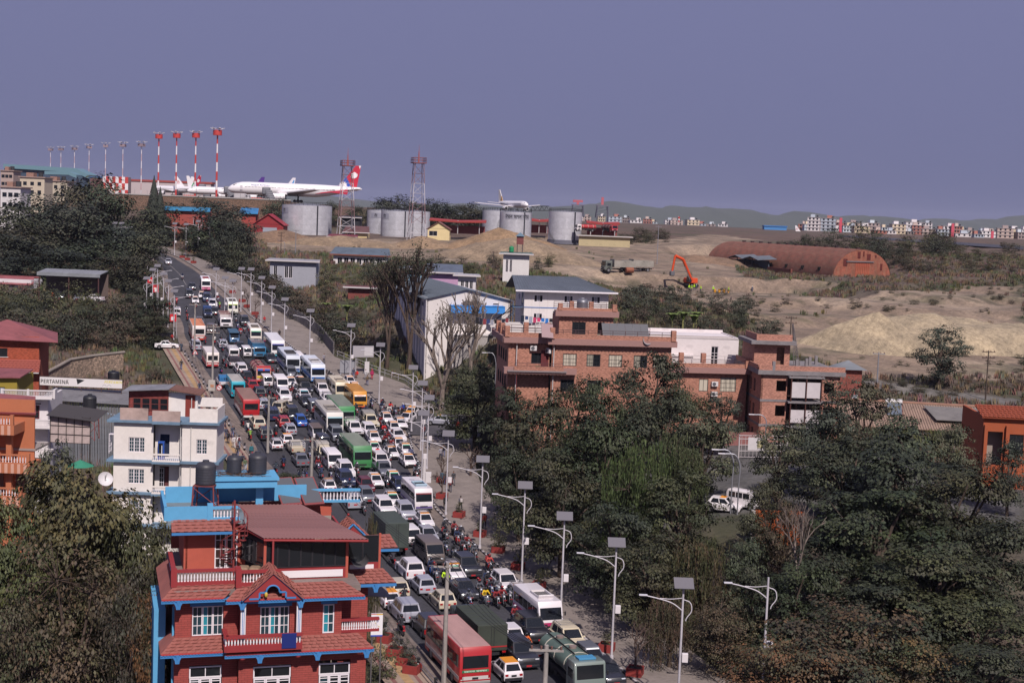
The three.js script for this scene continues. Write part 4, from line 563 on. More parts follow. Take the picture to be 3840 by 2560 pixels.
for(const a of[
['I',1100,815,'T',{j:'#c4581c',bike:'#c4581c'}],['I',900,1062,'A',{sc:true,bike:'#c9c9d0',j:'#8f7f9a',h:'#b8b8c0'}],['I',1010,245,'T',{}],['I',1190,250,'T',{}],['I',930,255,'T',{}],['I',1360,262,'T',{}],['I',1285,275,'T'],['H',530,1570,'A',{j:'#1b1c24'}],
['H',1690,1065,'T',{j:'#50525c',two:1,h:'#8a1a20'}],['H',2000,1070,'T',{j:'#c9a51c',h:'#15151a'}],['H',2190,1095,'T',{j:'#7a1f26'}],['H',2080,905,'T',{}],['H',2260,1000,'T',{j:'#50525c',bike:'#c9c9d0'}],['H',2190,860,'T',{two:1}],['H',1290,745,'T',{j:'#b8e02a',h:'#15151a'}],['H',1150,655,'T',{j:'#1d2a4a',h:'#c41f22',two:1}],['H',2110,600,'T',{sc:true,bike:'#5c6068'}],['H',1040,530,'T',{}],['H',2060,470,'T',{sc:true,bike:'#8c161c',j:'#b0413c',two:1}],['H',375,385,'A',{}],
['F',1800,1530,'T',{two:1,j:'#50525c'}],['F',1440,1495,'T',{}],['F',1595,1400,'T',{bike:'#8c161c'}],['F',1290,1410,'T',{j:'#3a3b45'}],['F',780,1385,'A',{}],['F',1490,1240,'T',{}],['F',1290,1195,'T',{two:1}],['F',1560,1190,'T',{}],['F',1440,1100,'T',{}],
['E',880,1005,'T',{bike:'#8c161c',j:'#2b2a33'}],['E',1710,955,'T',{}],['E',350,865,'A',{}],['E',770,795,'T',{bike:'#1d3f86'}],['E',610,770,'A',{j:'#1d2a4a',h:'#8a1a20'}],['E',2000,700,'T',{}],['E',380,765,'A',{}],['E',560,655,'T',{bike:'#1d3f86'}],['E',740,610,'T',{}],['E',630,570,'T',{bike:'#1d3f86'}],['E',1385,570,'T',{j:'#c41f22',two:1}],['E',560,440,'T',{h:'#8a1a20'}],
['D',1020,1600,'T',{j:'#c41f22'}],['D',1160,1490,'T',{}],['D',1270,1445,'T',{bike:'#8c161c',j:'#7a1f26'}],['D',1150,1400,'T',{}],['D',1040,1345,'T',{}],['D',1190,1335,'T',{j:'#7a1f26'}],['D',1200,1215,'T',{bike:'#8c161c',j:'#c41f22'}],['D',1120,1105,'T',{}],['D',1180,1080,'T',{j:'#7a1f26',bike:'#8c161c'}],['D',930,1040,'T',{}],['D',1090,955,'T',{}],['D',1160,890,'T',{j:'#50525c'}],['D',1215,850,'T',{j:'#c8c2be'}],['D',1320,850,'T',{bike:'#1d3f86'}],['D',1425,840,'T',{j:'#1f3f9c',bag:'#1b1c24',turn:-65,where:'from the side road'}],['D',1240,795,'T',{bike:'#8c161c',j:'#c41f22'}],['D',1085,785,'T',{}],['D',1180,770,'T',{two:1}],['D',910,718,'T',{j:'#1d2a4a'}],['D',455,625,'T',{}],['D',200,280,'T',{}],
['C',370,1275,'A',{j:'#6d8f3a',bike:'#8c161c'}],['C',330,1140,'A',{j:'#c8c2be'}],['C',240,1035,'A',{bike:'#8c161c',j:'#2b2a33'}],['C',640,810,'A',{}],['C',890,850,'A',{bike:'#1d3f86'}],['C',1480,880,'T',{j:'#7a1f26'}],['C',830,645,'A',{bike:'#8c161c'}],['C',1210,575,'T',{}],['C',850,560,'A',{}],['C',1160,470,'T',{}],['C',740,500,'A',{h:'#8a1a20'}],['C',1110,415,'T',{}],['C',1180,405,'T',{}],['C',350,140,'A',{}],['C',1150,560,'T',{}],
['B',880,1030,'A',{}],['B',960,940,'A',{bike:'#8c161c'}],['B',930,870,'A',{}],['B',2040,870,'T',{}],['B',2110,870,'T',{j:'#c41f22'}],['B',1430,905,'T',{sc:true,bike:'#c9c9d0'}],['B',900,655,'A',{j:'#50525c'}],['B',600,520,'A',{}],['B',760,520,'A',{j:'#c8c2be'}],['B',870,470,'A',{}],['B',1210,375,'T',{bike:'#8c161c',j:'#c41f22'}],['B',1280,330,'T',{}],['B',1160,260,'T',{}],['B',1130,150,'T',{}],['B',780,260,'T',{}],
['A',470,1405,'A',{}],['A',455,1275,'A',{}],['A',1030,1195,'A',{bike:'#8c161c',j:'#6d8f3a'}],['A',1000,1090,'T',{j:'#7a1f26'}],['A',950,1085,'T',{}],['A',620,1190,'T',{}],['A',285,1125,'A',{j:'#c41f22'}],['A',115,960,'A',{}],['A',385,695,'T',{j:'#1d2a4a',tr:'#c8c2be'}],
])moto(...a);
{const r=RNG(404);let n=0;for(let i=0;i<900&&n<46;i++){const d=112 + r()*130,k=r()<.82,x=k?lerp(med(d)+ .9,kr(d)- .9,r()):lerp(kl(d)+ 1,med(d)- .6,r()),sl=slopeX(d),yaw=k?Math.atan2(-sl,1):Math.atan2(sl,-1);if(hits(x,-d,yaw,2.3,.8))continue;motoAt=V(x,eRoad(d),-d);moto('S',0,0,k?'T':'A',{two:n % 6===2});motoAt=null;n++;}}
function ped(t,x,y,ps,J,Tr,yaw,label,o={}){const p=o.y0??(o.road?roadG(...px(t,x,y)):gnd(...px(t,x,y),(a,b)=>eRoad(-b)+ .16));const m=person(ps,J,Tr,{...o,label});m.position.copy(p).add(V(0,ps==='sit'?.02:.005,0));m.rotation.y=yaw;return m;}
const UPH=Math.atan2(-.35,-1),DNH=Math.atan2(.35,1);
{const r=RNG(77),J=[['#3a3f52','slate'],['#6a2a30','maroon'],['#2a2a30','black'],['#8a8690','pale grey'],['#5a4a36','brown'],['#2f4a5c','teal']];for(let i=0;i<26;i++){const L=i<15,d=L?150 + r()*100:118 + r()*140,x=L?kl(d)- .9 - r()*2.2:kr(d)+ 1 + r()*Math.max(1,Math.min(3.5,prr(d)- kr(d)- 2)),[c,n]=J[i % 6];if(!L&&d>198&&d<216)continue;ped('S',0,0,'walk',c,i % 2?'#2c3040':'#55597a',(i % 3?UPH:DNH)+(r()- .5)*.4,`person in ${n} top walking on the ${L ? 'brown footpath' : 'downhill pavement'}`,{y0:V(x,eRoad(d)+ .155,-d),group:'pedestrians',bag:i % 5===1?'#2a2430':undefined});}}
ped('L',2010,1560,'walk','#2a2830','#3c3a44',UPH,'person in dark jacket with backpack on the brown footpath',{bag:'#1d1c22'});ped('C',75,1385,'walk','#b3aeb0','#b9b4b2',UPH,'person in pale shirt and trousers walking up the footpath');ped('C',160,1380,'walk','#c8c4c6','#5c6f8c',UPH,'person in white shirt and jeans with maroon backpack',{bag:'#5a2a34'});
ped('C',375,1540,'walk','#1d5f6a','#8a2a34',DNH,'person in teal shawl and red trousers by the railing',{shawl:'#1d5560'});ped('E',145,545,'walk','#7a2430','#34405a',UPH,'person in maroon jacket and blue jeans',{y0:roadG(...px('S',886,1768)).add(V(0,.15,0))});
ped('S',918,1768,'walk','#4a5a42','#8fa0b8',UPH,'person in olive top and pale jeans');ped('S',946,1757,'walk','#3a2a34','#3a4258',DNH,'person in dark purple top walking downhill');ped('S',958,1762,'walk','#8a5a2a','#3c4a66',UPH,'person in ochre jacket and jeans');
ped('D',640,165,'sit','#c4231f','#6a3428',-.5,'person in red top sitting at the bus shelter');ped('D',785,195,'stand','#b9b6b8','#8a8890',0,'person in white by the shelter post');ped('D',895,195,'stand','#8f1d4a','#b03a4a',.3,'person in magenta shawl and pink trousers',{scarf:'#a83a3a',shawl:'#8f1d4a'});
ped('Z',1920,1455,'stand','#c0302c','#4a3a34',.4,'person in red scarf and dark kurta on the pavement',{shawl:'#b82a2a'});ped('Z',2025,1445,'walk','#2a2c3a','#7d93b0',2.6,'person in dark jacket and pale jeans by the side road');ped('F',1380,175,'walk','#3a3a40','#55555c',DNH,'person in grey walking beside the planters');
ped('F',1240,610,'walk','#1a1a1e','#26262c',UPH,'person in black beside a lamp post');ped('F',1505,620,'walk','#55525a','#2e2c34',UPH,'person in grey with a pale bag by the planter',{bag:'#b0a8a8'});ped('F',1920,930,'walk','#7a2a24','#26242a',UPH,'person in rust red top in the tree shade');
ped('Z',345,630,'walk','#2a262c','#3a343a',DNH,'person in dark clothes on the wide pavement');ped('A',1800,1420,'sit','#a8242c','#5a2a30',.3,'person in red selling by the lamp posts');ped('B',175,640,'stand','#3a4456','#2c3444',.4,'person in slate blue standing at the railing');ped('B',20,480,'stand','#b02a2a','#4a2a2a',.6,'person in red and orange by the parked white car');ped('A',1660,1420,'stand','#6a2a2e','#2c2a30',0,'person in maroon among pavement planters');
const atH=(x,y,h)=>{const r=ray(x,y);const d=(h - EYE)/ r.y;return V(r.x*d,h,-d);};
function wallG(w,h,t,holes=[]){
const s=new THREE.Shape([[0,0],[w,0],[w,h],[0,h]].map(p=>new THREE.Vector2(...p)));
for(const[x,y,a,b]of holes)s.holes.push(new THREE.Path([[x,y],[x,y + b],[x + a,y + b],[x + a,y]].map(p=>new THREE.Vector2(...p))));
const g=new THREE.ExtrudeGeometry(s,{depth:t,bevelEnabled:false});g.translate(0,0,-t);return g;
}
const WG={};
function winGeo(w,h,c,r,fw,tr){
const k=[w,h,c,r,fw,tr].join();if(WG[k])return WG[k];const l=[box(w,fw,.09,0,0,0),box(w,fw,.09,0,h - fw,0),box(fw,h - 2*fw,.09,-w / 2 + fw / 2,fw,0),box(fw,h - 2*fw,.09,w / 2 - fw / 2,fw,0)];
const iw=w - 2*fw,ih=h - 2*fw,mw=fw*.6,cw=(iw -(c - 1)*mw)/ c,rh=(ih -(r - 1)*mw)/ r,P=[];
for(let i=1;i<c;i++)l.push(box(mw,ih,.07,-iw / 2 + i*cw +(i - .5)*mw,fw,0));
for(let j=1;j<r;j++)for(let i=0;i<c;i++)l.push(box(cw,mw,.06,-iw / 2 + cw / 2 + i*(cw + mw),fw + j*rh +(j - 1)*mw,0));
for(let j=0;j<r;j++)for(let i=0;i<c;i++)P.push([-iw / 2 + cw / 2 + i*(cw + mw),fw + j*(rh + mw)]);
return WG[k]={frame:merge(l),pane:box(cw,rh,.015),P};
}
const WHITEF=M('#d9d2d8',{r:.6}),DARKF=M('#232127',{r:.6});
function win(root,x,y,z,w,h,o={}){
const g=winGeo(w,h,o.c??2,o.r??1,o.fw??.07,0),f=mesh(o.n??'window',g.frame,o.fm??WHITEF,root);f.position.set(x,y,z);f.rotation.y=o.ry??0;
g.P.forEach(([a,b],i)=>{const p=mesh('pane',g.pane,o.gm?(Array.isArray(o.gm)?o.gm[i % o.gm.length]:o.gm):GLASS,f);p.position.set(a,b,-.01);});
if(o.sill)mesh('sill',box(w + .2,.06,.2,0,-.06,.06),o.sill,f);
if(o.bars)mesh('window_bars',merge([...Array(6)].map((_,i)=>box(.02,h - .1,.02,-w / 2 +(i + .5)*w / 6,.05,.07)).concat([.3,.6].map(k=>box(w - .1,.02,.02,0,h*k,.07)))),DARKF,f);
return f;
}
const BALU=(()=>{const p=[[.05,0],[.05,.05],[.025,.07],[.055,.2],[.03,.36],[.03,.42],[.05,.46],[.05,.5]].map(a=>new THREE.Vector2(...a));return new THREE.LatheGeometry(p,7);})();
function balustrade(root,a,b,n,m,railM,hgt=.8,y=0,plinth=.14){
const dx=b[0]- a[0],dz=b[1]- a[1],L=Math.hypot(dx,dz),ry=Math.atan2(-dz,dx),cx=(a[0]+ b[0])/ 2,cz=(a[1]+ b[1])/ 2;
for(const[h,yy,t]of[[plinth,y,.2],[.13,y + hgt - .13,.24]]){const r=mesh('balustrade_rail',box(L + .1,h,t),railM,root);r.position.set(cx,yy,cz);r.rotation.y=ry;}
for(let i=0;i<n;i++){const q=mesh('baluster',BALU,m,root),t=(i + .5)/ n;q.position.set(a[0]+ dx*t,y + plinth,a[1]+ dz*t);q.scale.set(1,(hgt - .13 - plinth)/ .5,1);}
}
function tiles_(a,b,c,d,nx,ny,dep=.035){
const l=[],n=b.clone().sub(a).cross(d.clone().sub(a)).normalize(),F=[a,b,c,d];
for(let j=0;j<ny;j++)for(let i=0;i<nx;i++){const o=(j % 2)*.5,u0=(i + o)/ nx,u1=Math.min(1,(i + o + .94)/ nx);if(u0>=1)continue;const q=[lerp4(F,u0,j / ny),lerp4(F,u1,j / ny),lerp4(F,u1,Math.min(1,(j + 1.08)/ ny)),lerp4(F,u0,Math.min(1,(j + 1.08)/ ny))];const up=dep*(1.2 +(i % 2)*1.1);q[0].addScaledVector(n,up);q[1].addScaledVector(n,up);q[2].addScaledVector(n,.004);q[3].addScaledVector(n,.004);l.push(quadSlab(...q,dep));}
return l;
}
function waterTank(pos,r,h,label,col='#23232a',legs=0,category='water tank'){
const t=thing('water_tank',label,category,pos,0,'rooftop water tanks');const p=[[0,0],[r,0],[r,h*.05]];for(let i=0;i<6;i++){const y=h*(.08 + i*.12);p.push([r,y],[r*1.015,y + h*.02],[r*1.015,y + h*.05],[r,y + h*.07]);}p.push([r,h*.82],[r*.8,h*.93],[r*.35,h*.98],[r*.35,h],[0,h]);
mesh('shell',new THREE.LatheGeometry(p.map(a=>new THREE.Vector2(...a)),22),M(col,{r:.5,map:'metal',m:col==='#8f8f96'?.7:0}),t);mesh('lid',cyl(r*.32,r*.32,.07,14,0,h,0),M(col,{r:.5}),t);
if(legs){mesh('platform',box(r*2.1,.06,r*2.1,0,-.06,0),M('#6a3434'),t);for(const a of[-1,1])for(const b of[-1,1])mesh('leg',bar(V(a*r*1.15,-legs,b*r*1.15),V(a*r,-.05,b*r),.045,5),M('#7a3a3a',{r:.7}),t);mesh('bracing',merge([0,1].flatMap(i=>[[-1,-1,1,-1],[1,-1,1,1],[1,1,-1,1],[-1,1,-1,-1]].map(([a,b,c,d])=>bar(V(a*r*1.1,-legs*(i + 1)/ 2,b*r*1.1),V(c*r*1.05,-legs*i / 2 - .1,d*r*1.05),.025,4)))),M('#7a3a3a',{r:.7}),t);}
return t;
}
function dish(pos,r,label,yaw=.5,col='#c4c0c4'){const t=thing('satellite_dish',label,'satellite dish',pos,yaw,'satellite dishes');const g=new THREE.SphereGeometry(r*1.5,18,6,0,Math.PI*2,0,.72);g.rotateX(-Math.PI / 2 - .5);g.translate(0,r*.9,r*1.1);const b=mesh('reflector',g,M(col,{r:.5,ds:1}),t);mesh('mast',bar(V(0,-.3,-.1),V(0,r*.8,-.1),.04),M('#77757a'),t);mesh('feed_arm',bar(V(0,r*.3,0),V(0,r*1.2,r*.9),.02),M('#55535a'),t);return t;}
{
const BRK=M('#9c4640',{map:'brickPaint',r:.85}),REDP=M('#8f2c30',{r:.7,map:'plaster'}),ORNG=M('#ae5444',{map:'plaster',r:.85}),BLU=M('#3b7cb8',{r:.6,map:'plaster'}),SKYB=M('#5aa0cc',{r:.75,map:'plaster'}),TILE=M('#985a52',{r:.8,map:'grime'}),WH=M('#d8d2d6',{r:.6}),TEAL=M('#1f7f8f',{r:.5});
const YAW=16.4*DEG,ref=atH(841.5,2456.6,10.9),H0=thing('house','red brick house with blue trimmed tiled eaves and tin-roofed terrace','house');
H0.position.copy(ref).add(V(0,-10.9,0)).add(V(.8,0,-.8).applyAxisAngle(V(0,1,0),YAW));H0.rotation.y=YAW;
const G=a=>H0.worldToLocal(a.clone());H0.updateMatrixWorld(true);
const E2=10.9,E1=13.75,W=6.25,WU=5.35,LW=-3.25,LZ=-.55;
const low=[[.75,7.3,2.0,2.7],[4.2,7.4,1.7,2.7]],mid=[[1.05,11.55,1.55,1.6],[4.35,11.55,.62,1.6]];
mesh('wall',wallG(W,E2,.25,low),BRK,H0);
{const g=wallG(WU,E1 + .3 - E2,.25,mid.map(([x,y,a,b])=>[x,y - E2,a,b]));g.translate(0,E2,-.02);mesh('wall',g,BRK,H0);}
{const g=wallG(-LW,E1 + .3,.25,[[.75,7.3,1.7,2.7],[.85,11.55,1.62,1.6]]);g.translate(LW,0,LZ);mesh('wall',g,BRK,H0);}
mesh('side_wall',[box(.25,E1 + .3,8,LW + .125,0,LZ - 4.26)],BRK,H0);mesh('side_wall',[box(.25,E2,8,W - .125,0,-4.26),box(.25,E1 + .3 - E2,8,WU - .13,E2,-4.3)],BRK,H0);mesh('rear_wall',box(W - LW,E1,.25,(W + LW)/ 2,0,-8.4),BRK,H0);
mesh('interior',box(W - LW - 1.4,3,.1,1.4,11,-3),M('#8d837c'),H0);mesh('interior',box(W - LW - .8,3,.1,2.1,7,-3),M('#8d837c'),H0);
mesh('terrace_slab',box(W - LW + .2,.3,8.6,(W + LW)/ 2,E1 + .05,-4.4),M('#8a7a76',{map:'grime'}),H0);
const G6=[TEAL,GLASSB,TEAL,GLASSB];
for(const[x,w,z]of[[1.82,1.5,-.1],[LW + 1.66,1.58,LZ - .1]]){for(const k of[-1,0,1])win(H0,x + k*w / 3,11.57,z,w / 3 - .01,1.55,{c:2,r:3,fw:.05,gm:k?GLASSB:G6});const hd=mesh('lintel',box(w + .25,.16,.2,x,13.18,z + .12),BLU,H0);}
win(H0,4.66,11.57,-.1,.6,1.55,{c:2,r:3,fw:.06,gm:G6});mesh('lintel',box(.85,.14,.2,4.66,13.2,.04),BLU,H0);
for(const[x,z,w]of[[1.75,-.1,1.96],[5.05,-.1,1.66],[LW + 1.6,LZ - .1,1.66]]){win(H0,x,9.3,z,w,.62,{c:2,r:1,fw:.07});win(H0,x - w*.33,7.32,z,w*.32,1.96,{c:1,r:1,gm:GLASSB});win(H0,x,7.32,z,w*.33,1.96,{c:1,r:1});win(H0,x + w*.33,7.32,z,w*.32,1.96,{c:1,r:1});for(const k of[-1,0,1])for(let j=0;j<9;j++)mesh('louvre_bar',box(w*.27,.035,.03,x + k*w*.33,7.5 + j*.2,z + .04),WH,H0);}
const eave=(x0,x1,z,y,over=.8,xe0=x0 - over,xe1=x1 + over,rise=.62)=>{
const a=V(xe0,y,z + over),b=V(xe1,y,z + over),c=V(x1,y + rise,z),d=V(x0,y + rise,z);
mesh('eave_slab',quadSlab(a,b,c,d,.08),TILE,H0);const t=mesh('eave_tiles',tiles_(a,b,c,d,Math.round((xe1 - xe0)/ .21),5),TILE,H0);t.userData.kind='stuff';
mesh('fascia',box(xe1 - xe0,.17,.05,(xe0 + xe1)/ 2,y - .2,z + over - .02),BLU,H0);const dn=mesh('dentils',[...Array(Math.round((xe1 - xe0)/ .16))].map((_,i,q)=>box(.08,.06,.04,xe0 +(i + .5)*(xe1 - xe0)/ q.length,y - .09,z + over + .025)),BLU,H0);dn.userData.kind='stuff';
mesh('ridge_cap',box(xe1 - xe0 - .1,.08,.1,(xe0 + xe1)/ 2,y - .03,z + over),M('#a33a3a'),H0);
mesh('soffit',box(x1 - x0 + 1,.06,over,(x0 + x1)/ 2,y - .1,z + over / 2),BLU,H0);
};
const bracket=(x,z,y)=>mesh('bracket',[prism([[-.22,0],[.22,0],[.13,-.16],[.1,-.34],[-.1,-.34],[-.13,-.16]].map(([a,b])=>[x + a,y - .16 + b]),z - .12,z + .06),prism([[-.09,.1],[.09,.1],[0,-.16]].map(([a,b])=>[x + a,y - .14 + b]),z + .06,z + .085)],BLU,H0);
eave(0,W,0,E2,.8,-.8,W + .75);eave(LW,-.02,LZ,E2,.8,LW - .75,-.8);eave(0,WU,-.02,E1,.8,-.8,WU + 1.1);eave(LW,-.02,LZ - .02,E1,.8,LW - .75,-.8);
{const a=V(LW - .75,E2,LZ + .8),d=V(LW,E2 + .62,LZ),b=V(LW - .75,E2,LZ - 6);mesh('eave_tiles',quadSlab(b,a,d,V(LW,E2 + .62,LZ - 6),.06),TILE,H0);const b2=b.clone().setY(E1),a2=a.clone().setY(E1);mesh('eave_tiles',quadSlab(b2,a2,d.clone().setY(E1 + .62),V(LW,E1 + .62,LZ - 6),.06),TILE,H0);}
for(const[x,z,y]of[[LW + .1,LZ + .8,E2],[1.0,.8,E2],[4.0,.8,E2],[6.6,.8,E2],[LW + .1,LZ + .8,E1],[.05,.78,E1],[3.05,.78,E1]])bracket(x,z,y);
{const x0=.1,x1=3.05,xm=(x0 + x1)/ 2,y=E1,ya=E1 + 1.35,z=.84;
mesh('gable_board',prism([[x0,y - .05],[x0 + .75,y - .05],[x0 + .75,y + .2],[x0 + 1.0,y + .2],[x0 + 1.0,y + .45],[xm - .3,y + .62],[xm,y + .78],[xm + .3,y + .62],[x1 - 1.0,y + .45],[x1 - 1.0,y + .2],[x1 - .75,y + .2],[x1 - .75,y - .05],[x1,y - .05],[xm,ya]],z,z + .1),REDP,H0);
mesh('gable_trim',[bar(V(x0 - .1,y,z + .12),V(xm,ya + .08,z + .12),.07,4),bar(V(x1 + .1,y,z + .12),V(xm,ya + .08,z + .12),.07,4)],BLU,H0);
const arch=new THREE.TorusGeometry(.34,.05,5,14,Math.PI);arch.translate(xm,y + .42,z + .1);mesh('arch_trim',[arch,box(.34,.09,.12,xm - .5,y + .36,z + .06),box(.34,.09,.12,xm + .5,y + .36,z + .06),box(.09,.3,.12,xm - .68,y + .1,z + .06),box(.09,.3,.12,xm + .68,y + .1,z + .06),box(.5,.09,.12,xm - .95,y + .04,z + .06),box(.5,.09,.12,xm + .95,y + .04,z + .06)],BLU,H0);
for(const[a,b]of[[V(x0 - .12,y + .08,z + .2),V(xm,ya + .14,z + .2)],[V(x1 + .12,y + .08,z + .2),V(xm,ya + .14,z + .2)]]){const c=b.clone().setZ(-1.2),d=a.clone().setZ(-1.2);const f=a.x<b.x?[a,b,c,d]:[b,a,d,c];mesh('gable_roof',quadSlab(...f,.07),TILE,H0);const t=mesh('gable_tiles',tiles_(...f,9,9),TILE,H0);t.userData.kind='stuff';}
mesh('finial_ornament',sph(.12,xm - .35,y + .3,z + .16,8,.8,1.2,.6),M('#b89a3c',{r:.5}),H0);
for(const x of[x0 + .02,x1 - .05]){const c=mesh('column',[...[-.08,0,.08].map(k=>cyl(.06,.06,2.7,8,x + k,E2 + .05,.62))],WH,H0);mesh('column_stripe',[-.04,.04].map(k=>box(.03,2.68,.12,x + k,E2 + .06,.64)),BLU,c);mesh('column_foot',cyl(.17,.17,.4,10,x,E2 - .3,.62),REDP,c);}
}
mesh('balcony_slab',box(3.9,.2,1.3,1.2,E2 + .35,.35),REDP,H0);balustrade(H0,[-.7,.95],[3.1,.95],24,WH,REDP,.85,E2 + .2,.3);balustrade(H0,[-.75,.95],[-.75,-.4],8,WH,REDP,.85,E2 + .2,.3);
balustrade(H0,[WU + .1,-.6],[W + 1.2,-.6],16,WH,REDP,.75,E2 + .5);mesh('drying_cloth',[box(.75,.8,.04,2.45,E2 + .3,1.1,.05)],M('#14246a',{r:.95}),H0);
balustrade(H0,[LW - .1,LZ + .05],[-.15,LZ + .05],20,WH,REDP,.82,E1 + .55,.2);balustrade(H0,[-.05,.05],[2.0,.05],13,WH,REDP,.82,E1 + .55,.2);balustrade(H0,[LW - .1,LZ + .05],[LW - .1,LZ - 4],16,WH,REDP,.82,E1 + .55,.2);
for(const[x,z]of[[LW - .1,LZ + .05],[-.1,LZ + .05],[-.1,.05]])mesh('balustrade_pier',box(.3,.95,.3,x,E1 + .5,z),REDP,H0);
const FL=G(atH(989.5,2018,16.45)),FR=G(atH(1381.7,2021,16.45)),BR=G(atH(1132,1892,16.95)),BL=G(atH(764.6,1892,16.95));
{const rs=[];const n=26;const F=[FL,FR,BR,BL];for(let i=0;i<n;i++)rs.push(quadSlab(lerp4(F,i / n,0),lerp4(F,(i + .5)/ n,0).add(V(0,.045,0)),lerp4(F,(i + .5)/ n,1).add(V(0,.045,0)),lerp4(F,i / n,1),.02),quadSlab(lerp4(F,(i + .5)/ n,0).add(V(0,.045,0)),lerp4(F,(i + 1)/ n,0),lerp4(F,(i + 1)/ n,1),lerp4(F,(i + .5)/ n,1).add(V(0,.045,0)),.02));mesh('tin_roof',rs,M('#8f6664',{r:.6,map:'grime'}),H0);mesh('roof_beam',[bar(FL.clone().add(V(0,-.12,-.05)),FR.clone().add(V(0,-.12,-.05)),.08,4),bar(FL.clone().add(V(.1,-.12,0)),BL.clone().add(V(0,-.12,0)),.07,4)],REDP,H0);}
{const y0=E1 + .35,yb=y0 + .65,zt=FL.z - .35,xl=FL.x + .15,xr=xl + 4.35;
mesh('parapet_panel',box(xr - xl,.65,.12,(xl + xr)/ 2,y0 - .05,zt),REDP,H0);mesh('white_board',box(xr - xl - .9,.38,.04,(xl + xr)/ 2 + .25,y0 + .1,zt + .1),WH,H0);
const glaze=(x0,x1,z,n,ry,X,Z)=>{const gw=(x1 - x0)/ n;for(let i=0;i<n;i++)for(const[yy,hh]of[[yb,1.35],[yb + 1.38,16.4 - yb - 1.55]]){const g=win(H0,X?X(i):x0 +(i + .5)*gw,yy,Z?Z(i):z,gw - .01,hh,{c:1,r:1,fw:.035,fm:DARKF,ry,n:'glazing'});}};
glaze(xl,xr,zt,7,0);mesh('corner_post',box(.14,2.3,.14,xl - .05,y0,zt),ORNG,H0);mesh('corner_post',box(.14,2.3,.14,xr + .02,y0,zt),ORNG,H0);mesh('steel_post',bar(V(xl + .32,y0 - .2,zt + .5),V(xl + .32,16.35,zt + .5),.06,8),M('#8a3436'),H0);
const L2=BL.clone().sub(FL),len=Math.hypot(L2.x,L2.z),n=6,ry=Math.atan2(L2.x,L2.z)+ Math.PI / 2 + Math.PI;glaze(0,len - .8,0,n,Math.atan2(-L2.z,L2.x)+ Math.PI,i=>xl + L2.x*(i + .5)/ n*.9 - .1,i=>zt + L2.z*(i + .5)/ n*.9);
mesh('room_wall',box(xr - xl,2.2,.15,(xl + xr)/ 2,y0,zt - 5.5),M('#8d837c'),H0);mesh('room_side',box(.12,2.3,5,xr,y0,zt - 2.6),REDP,H0);
const ax=xr + .15;mesh('annex_panel',box(1.9,.6,.1,ax + .95,y0 - .1,zt - 1.2),REDP,H0);mesh('white_board',box(1.35,.36,.04,ax + .9,y0 + .02,zt - 1.12),WH,H0);for(let i=0;i<2;i++)win(H0,ax + .5 + i*.9,y0 + .5,zt - 1.2,.88,1.5,{c:1,r:1,fw:.04,fm:DARKF,n:'glazing'});mesh('annex_post',box(.12,2.2,.12,ax + 1.9,y0 - .1,zt - 1.2),ORNG,H0);
const a=V(ax - .1,E1 - .1,zt - .2),b=V(ax + 2.7,E1 - .1,zt - .2),c=V(ax + 2.1,E1 + .5,zt - 1.1),d=V(ax - .1,E1 + .5,zt - 1.1);mesh('eave_slab',quadSlab(a,b,c,d,.08),TILE,H0);const t=mesh('eave_tiles',tiles_(a,b,c,d,13,5),TILE,H0);t.userData.kind='stuff';mesh('fascia',box(2.8,.16,.05,ax + 1.3,E1 - .3,zt - .22),BLU,H0);bracket(ax + 1.55,zt - .2,E1 - .1);
}
{const x0=LW + .2,x1=6.2,z=-4.2,y=E1 + .35;const g=wallG(3.2,2.6,.2,[[1.55,.1,1.25,2.1]]);g.translate(x0 + .5,y,z);mesh('upper_wall',g,ORNG,H0);mesh('upper_side_wall',box(.2,2.6,4.5,x0 + .5,y,z - 2.25),ORNG,H0);mesh('upper_rear',box(x1 - x0,2.6,.2,(x0 + x1)/ 2,y,z - 5.4),ORNG,H0);
for(const k of[0,1])win(H0,x0 + 2.35 + k*.62,y + .1,z - .06,.6,2.1,{c:2,r:4,fw:.06,gm:M('#3a2c2a',{r:.2})});
const a=V(x0 - .3,y + 2.35,z + .9),b=V(x0 + 2.9,y + 2.35,z + .9),c=V(x0 + 2.9,y + 2.9,z + .1),d=V(x0 - .3,y + 2.9,z + .1);mesh('upper_eave',quadSlab(a,b,c,d,.07),TILE,H0);const t=mesh('upper_tiles',tiles_(a,b,c,d,15,4),TILE,H0);t.userData.kind='stuff';mesh('fascia',box(3.2,.14,.05,x0 + 1.3,y + 2.18,z + .88),BLU,H0);
mesh('roof_slab',box(4.2,.2,5.2,x0 + 1.6,y + 2.62,z - 2.3),M('#7d8a92',{map:'grime'}),H0);
const yy=y + 2.82;mesh('blue_parapet',[box(2.3,.75,.16,x0 + .5,yy,z + .1),box(.16,.75,4.6,x0 - .6,yy,z - 2.2),box(x1 - x0 - 1.2,.9,.16,(x0 + x1)/ 2 - 1,yy,z - 4.7),box(.3,1.0,.3,x0 + 1.75,yy - .1,z + .1)],SKYB,H0);balustrade(H0,[x0 + 1.9,z + .1],[x0 + 3.3,z + .1],8,WH,SKYB,.72,yy);balustrade(H0,[x1 - 1.6,z - 5.2],[x1 + 1.6,z - 5.0],16,WH,SKYB,.8,yy - .25);balustrade(H0,[x1 - 1.6,z - 5.2],[x1 - 3.6,z - 7],12,WH,SKYB,.8,yy - .25);
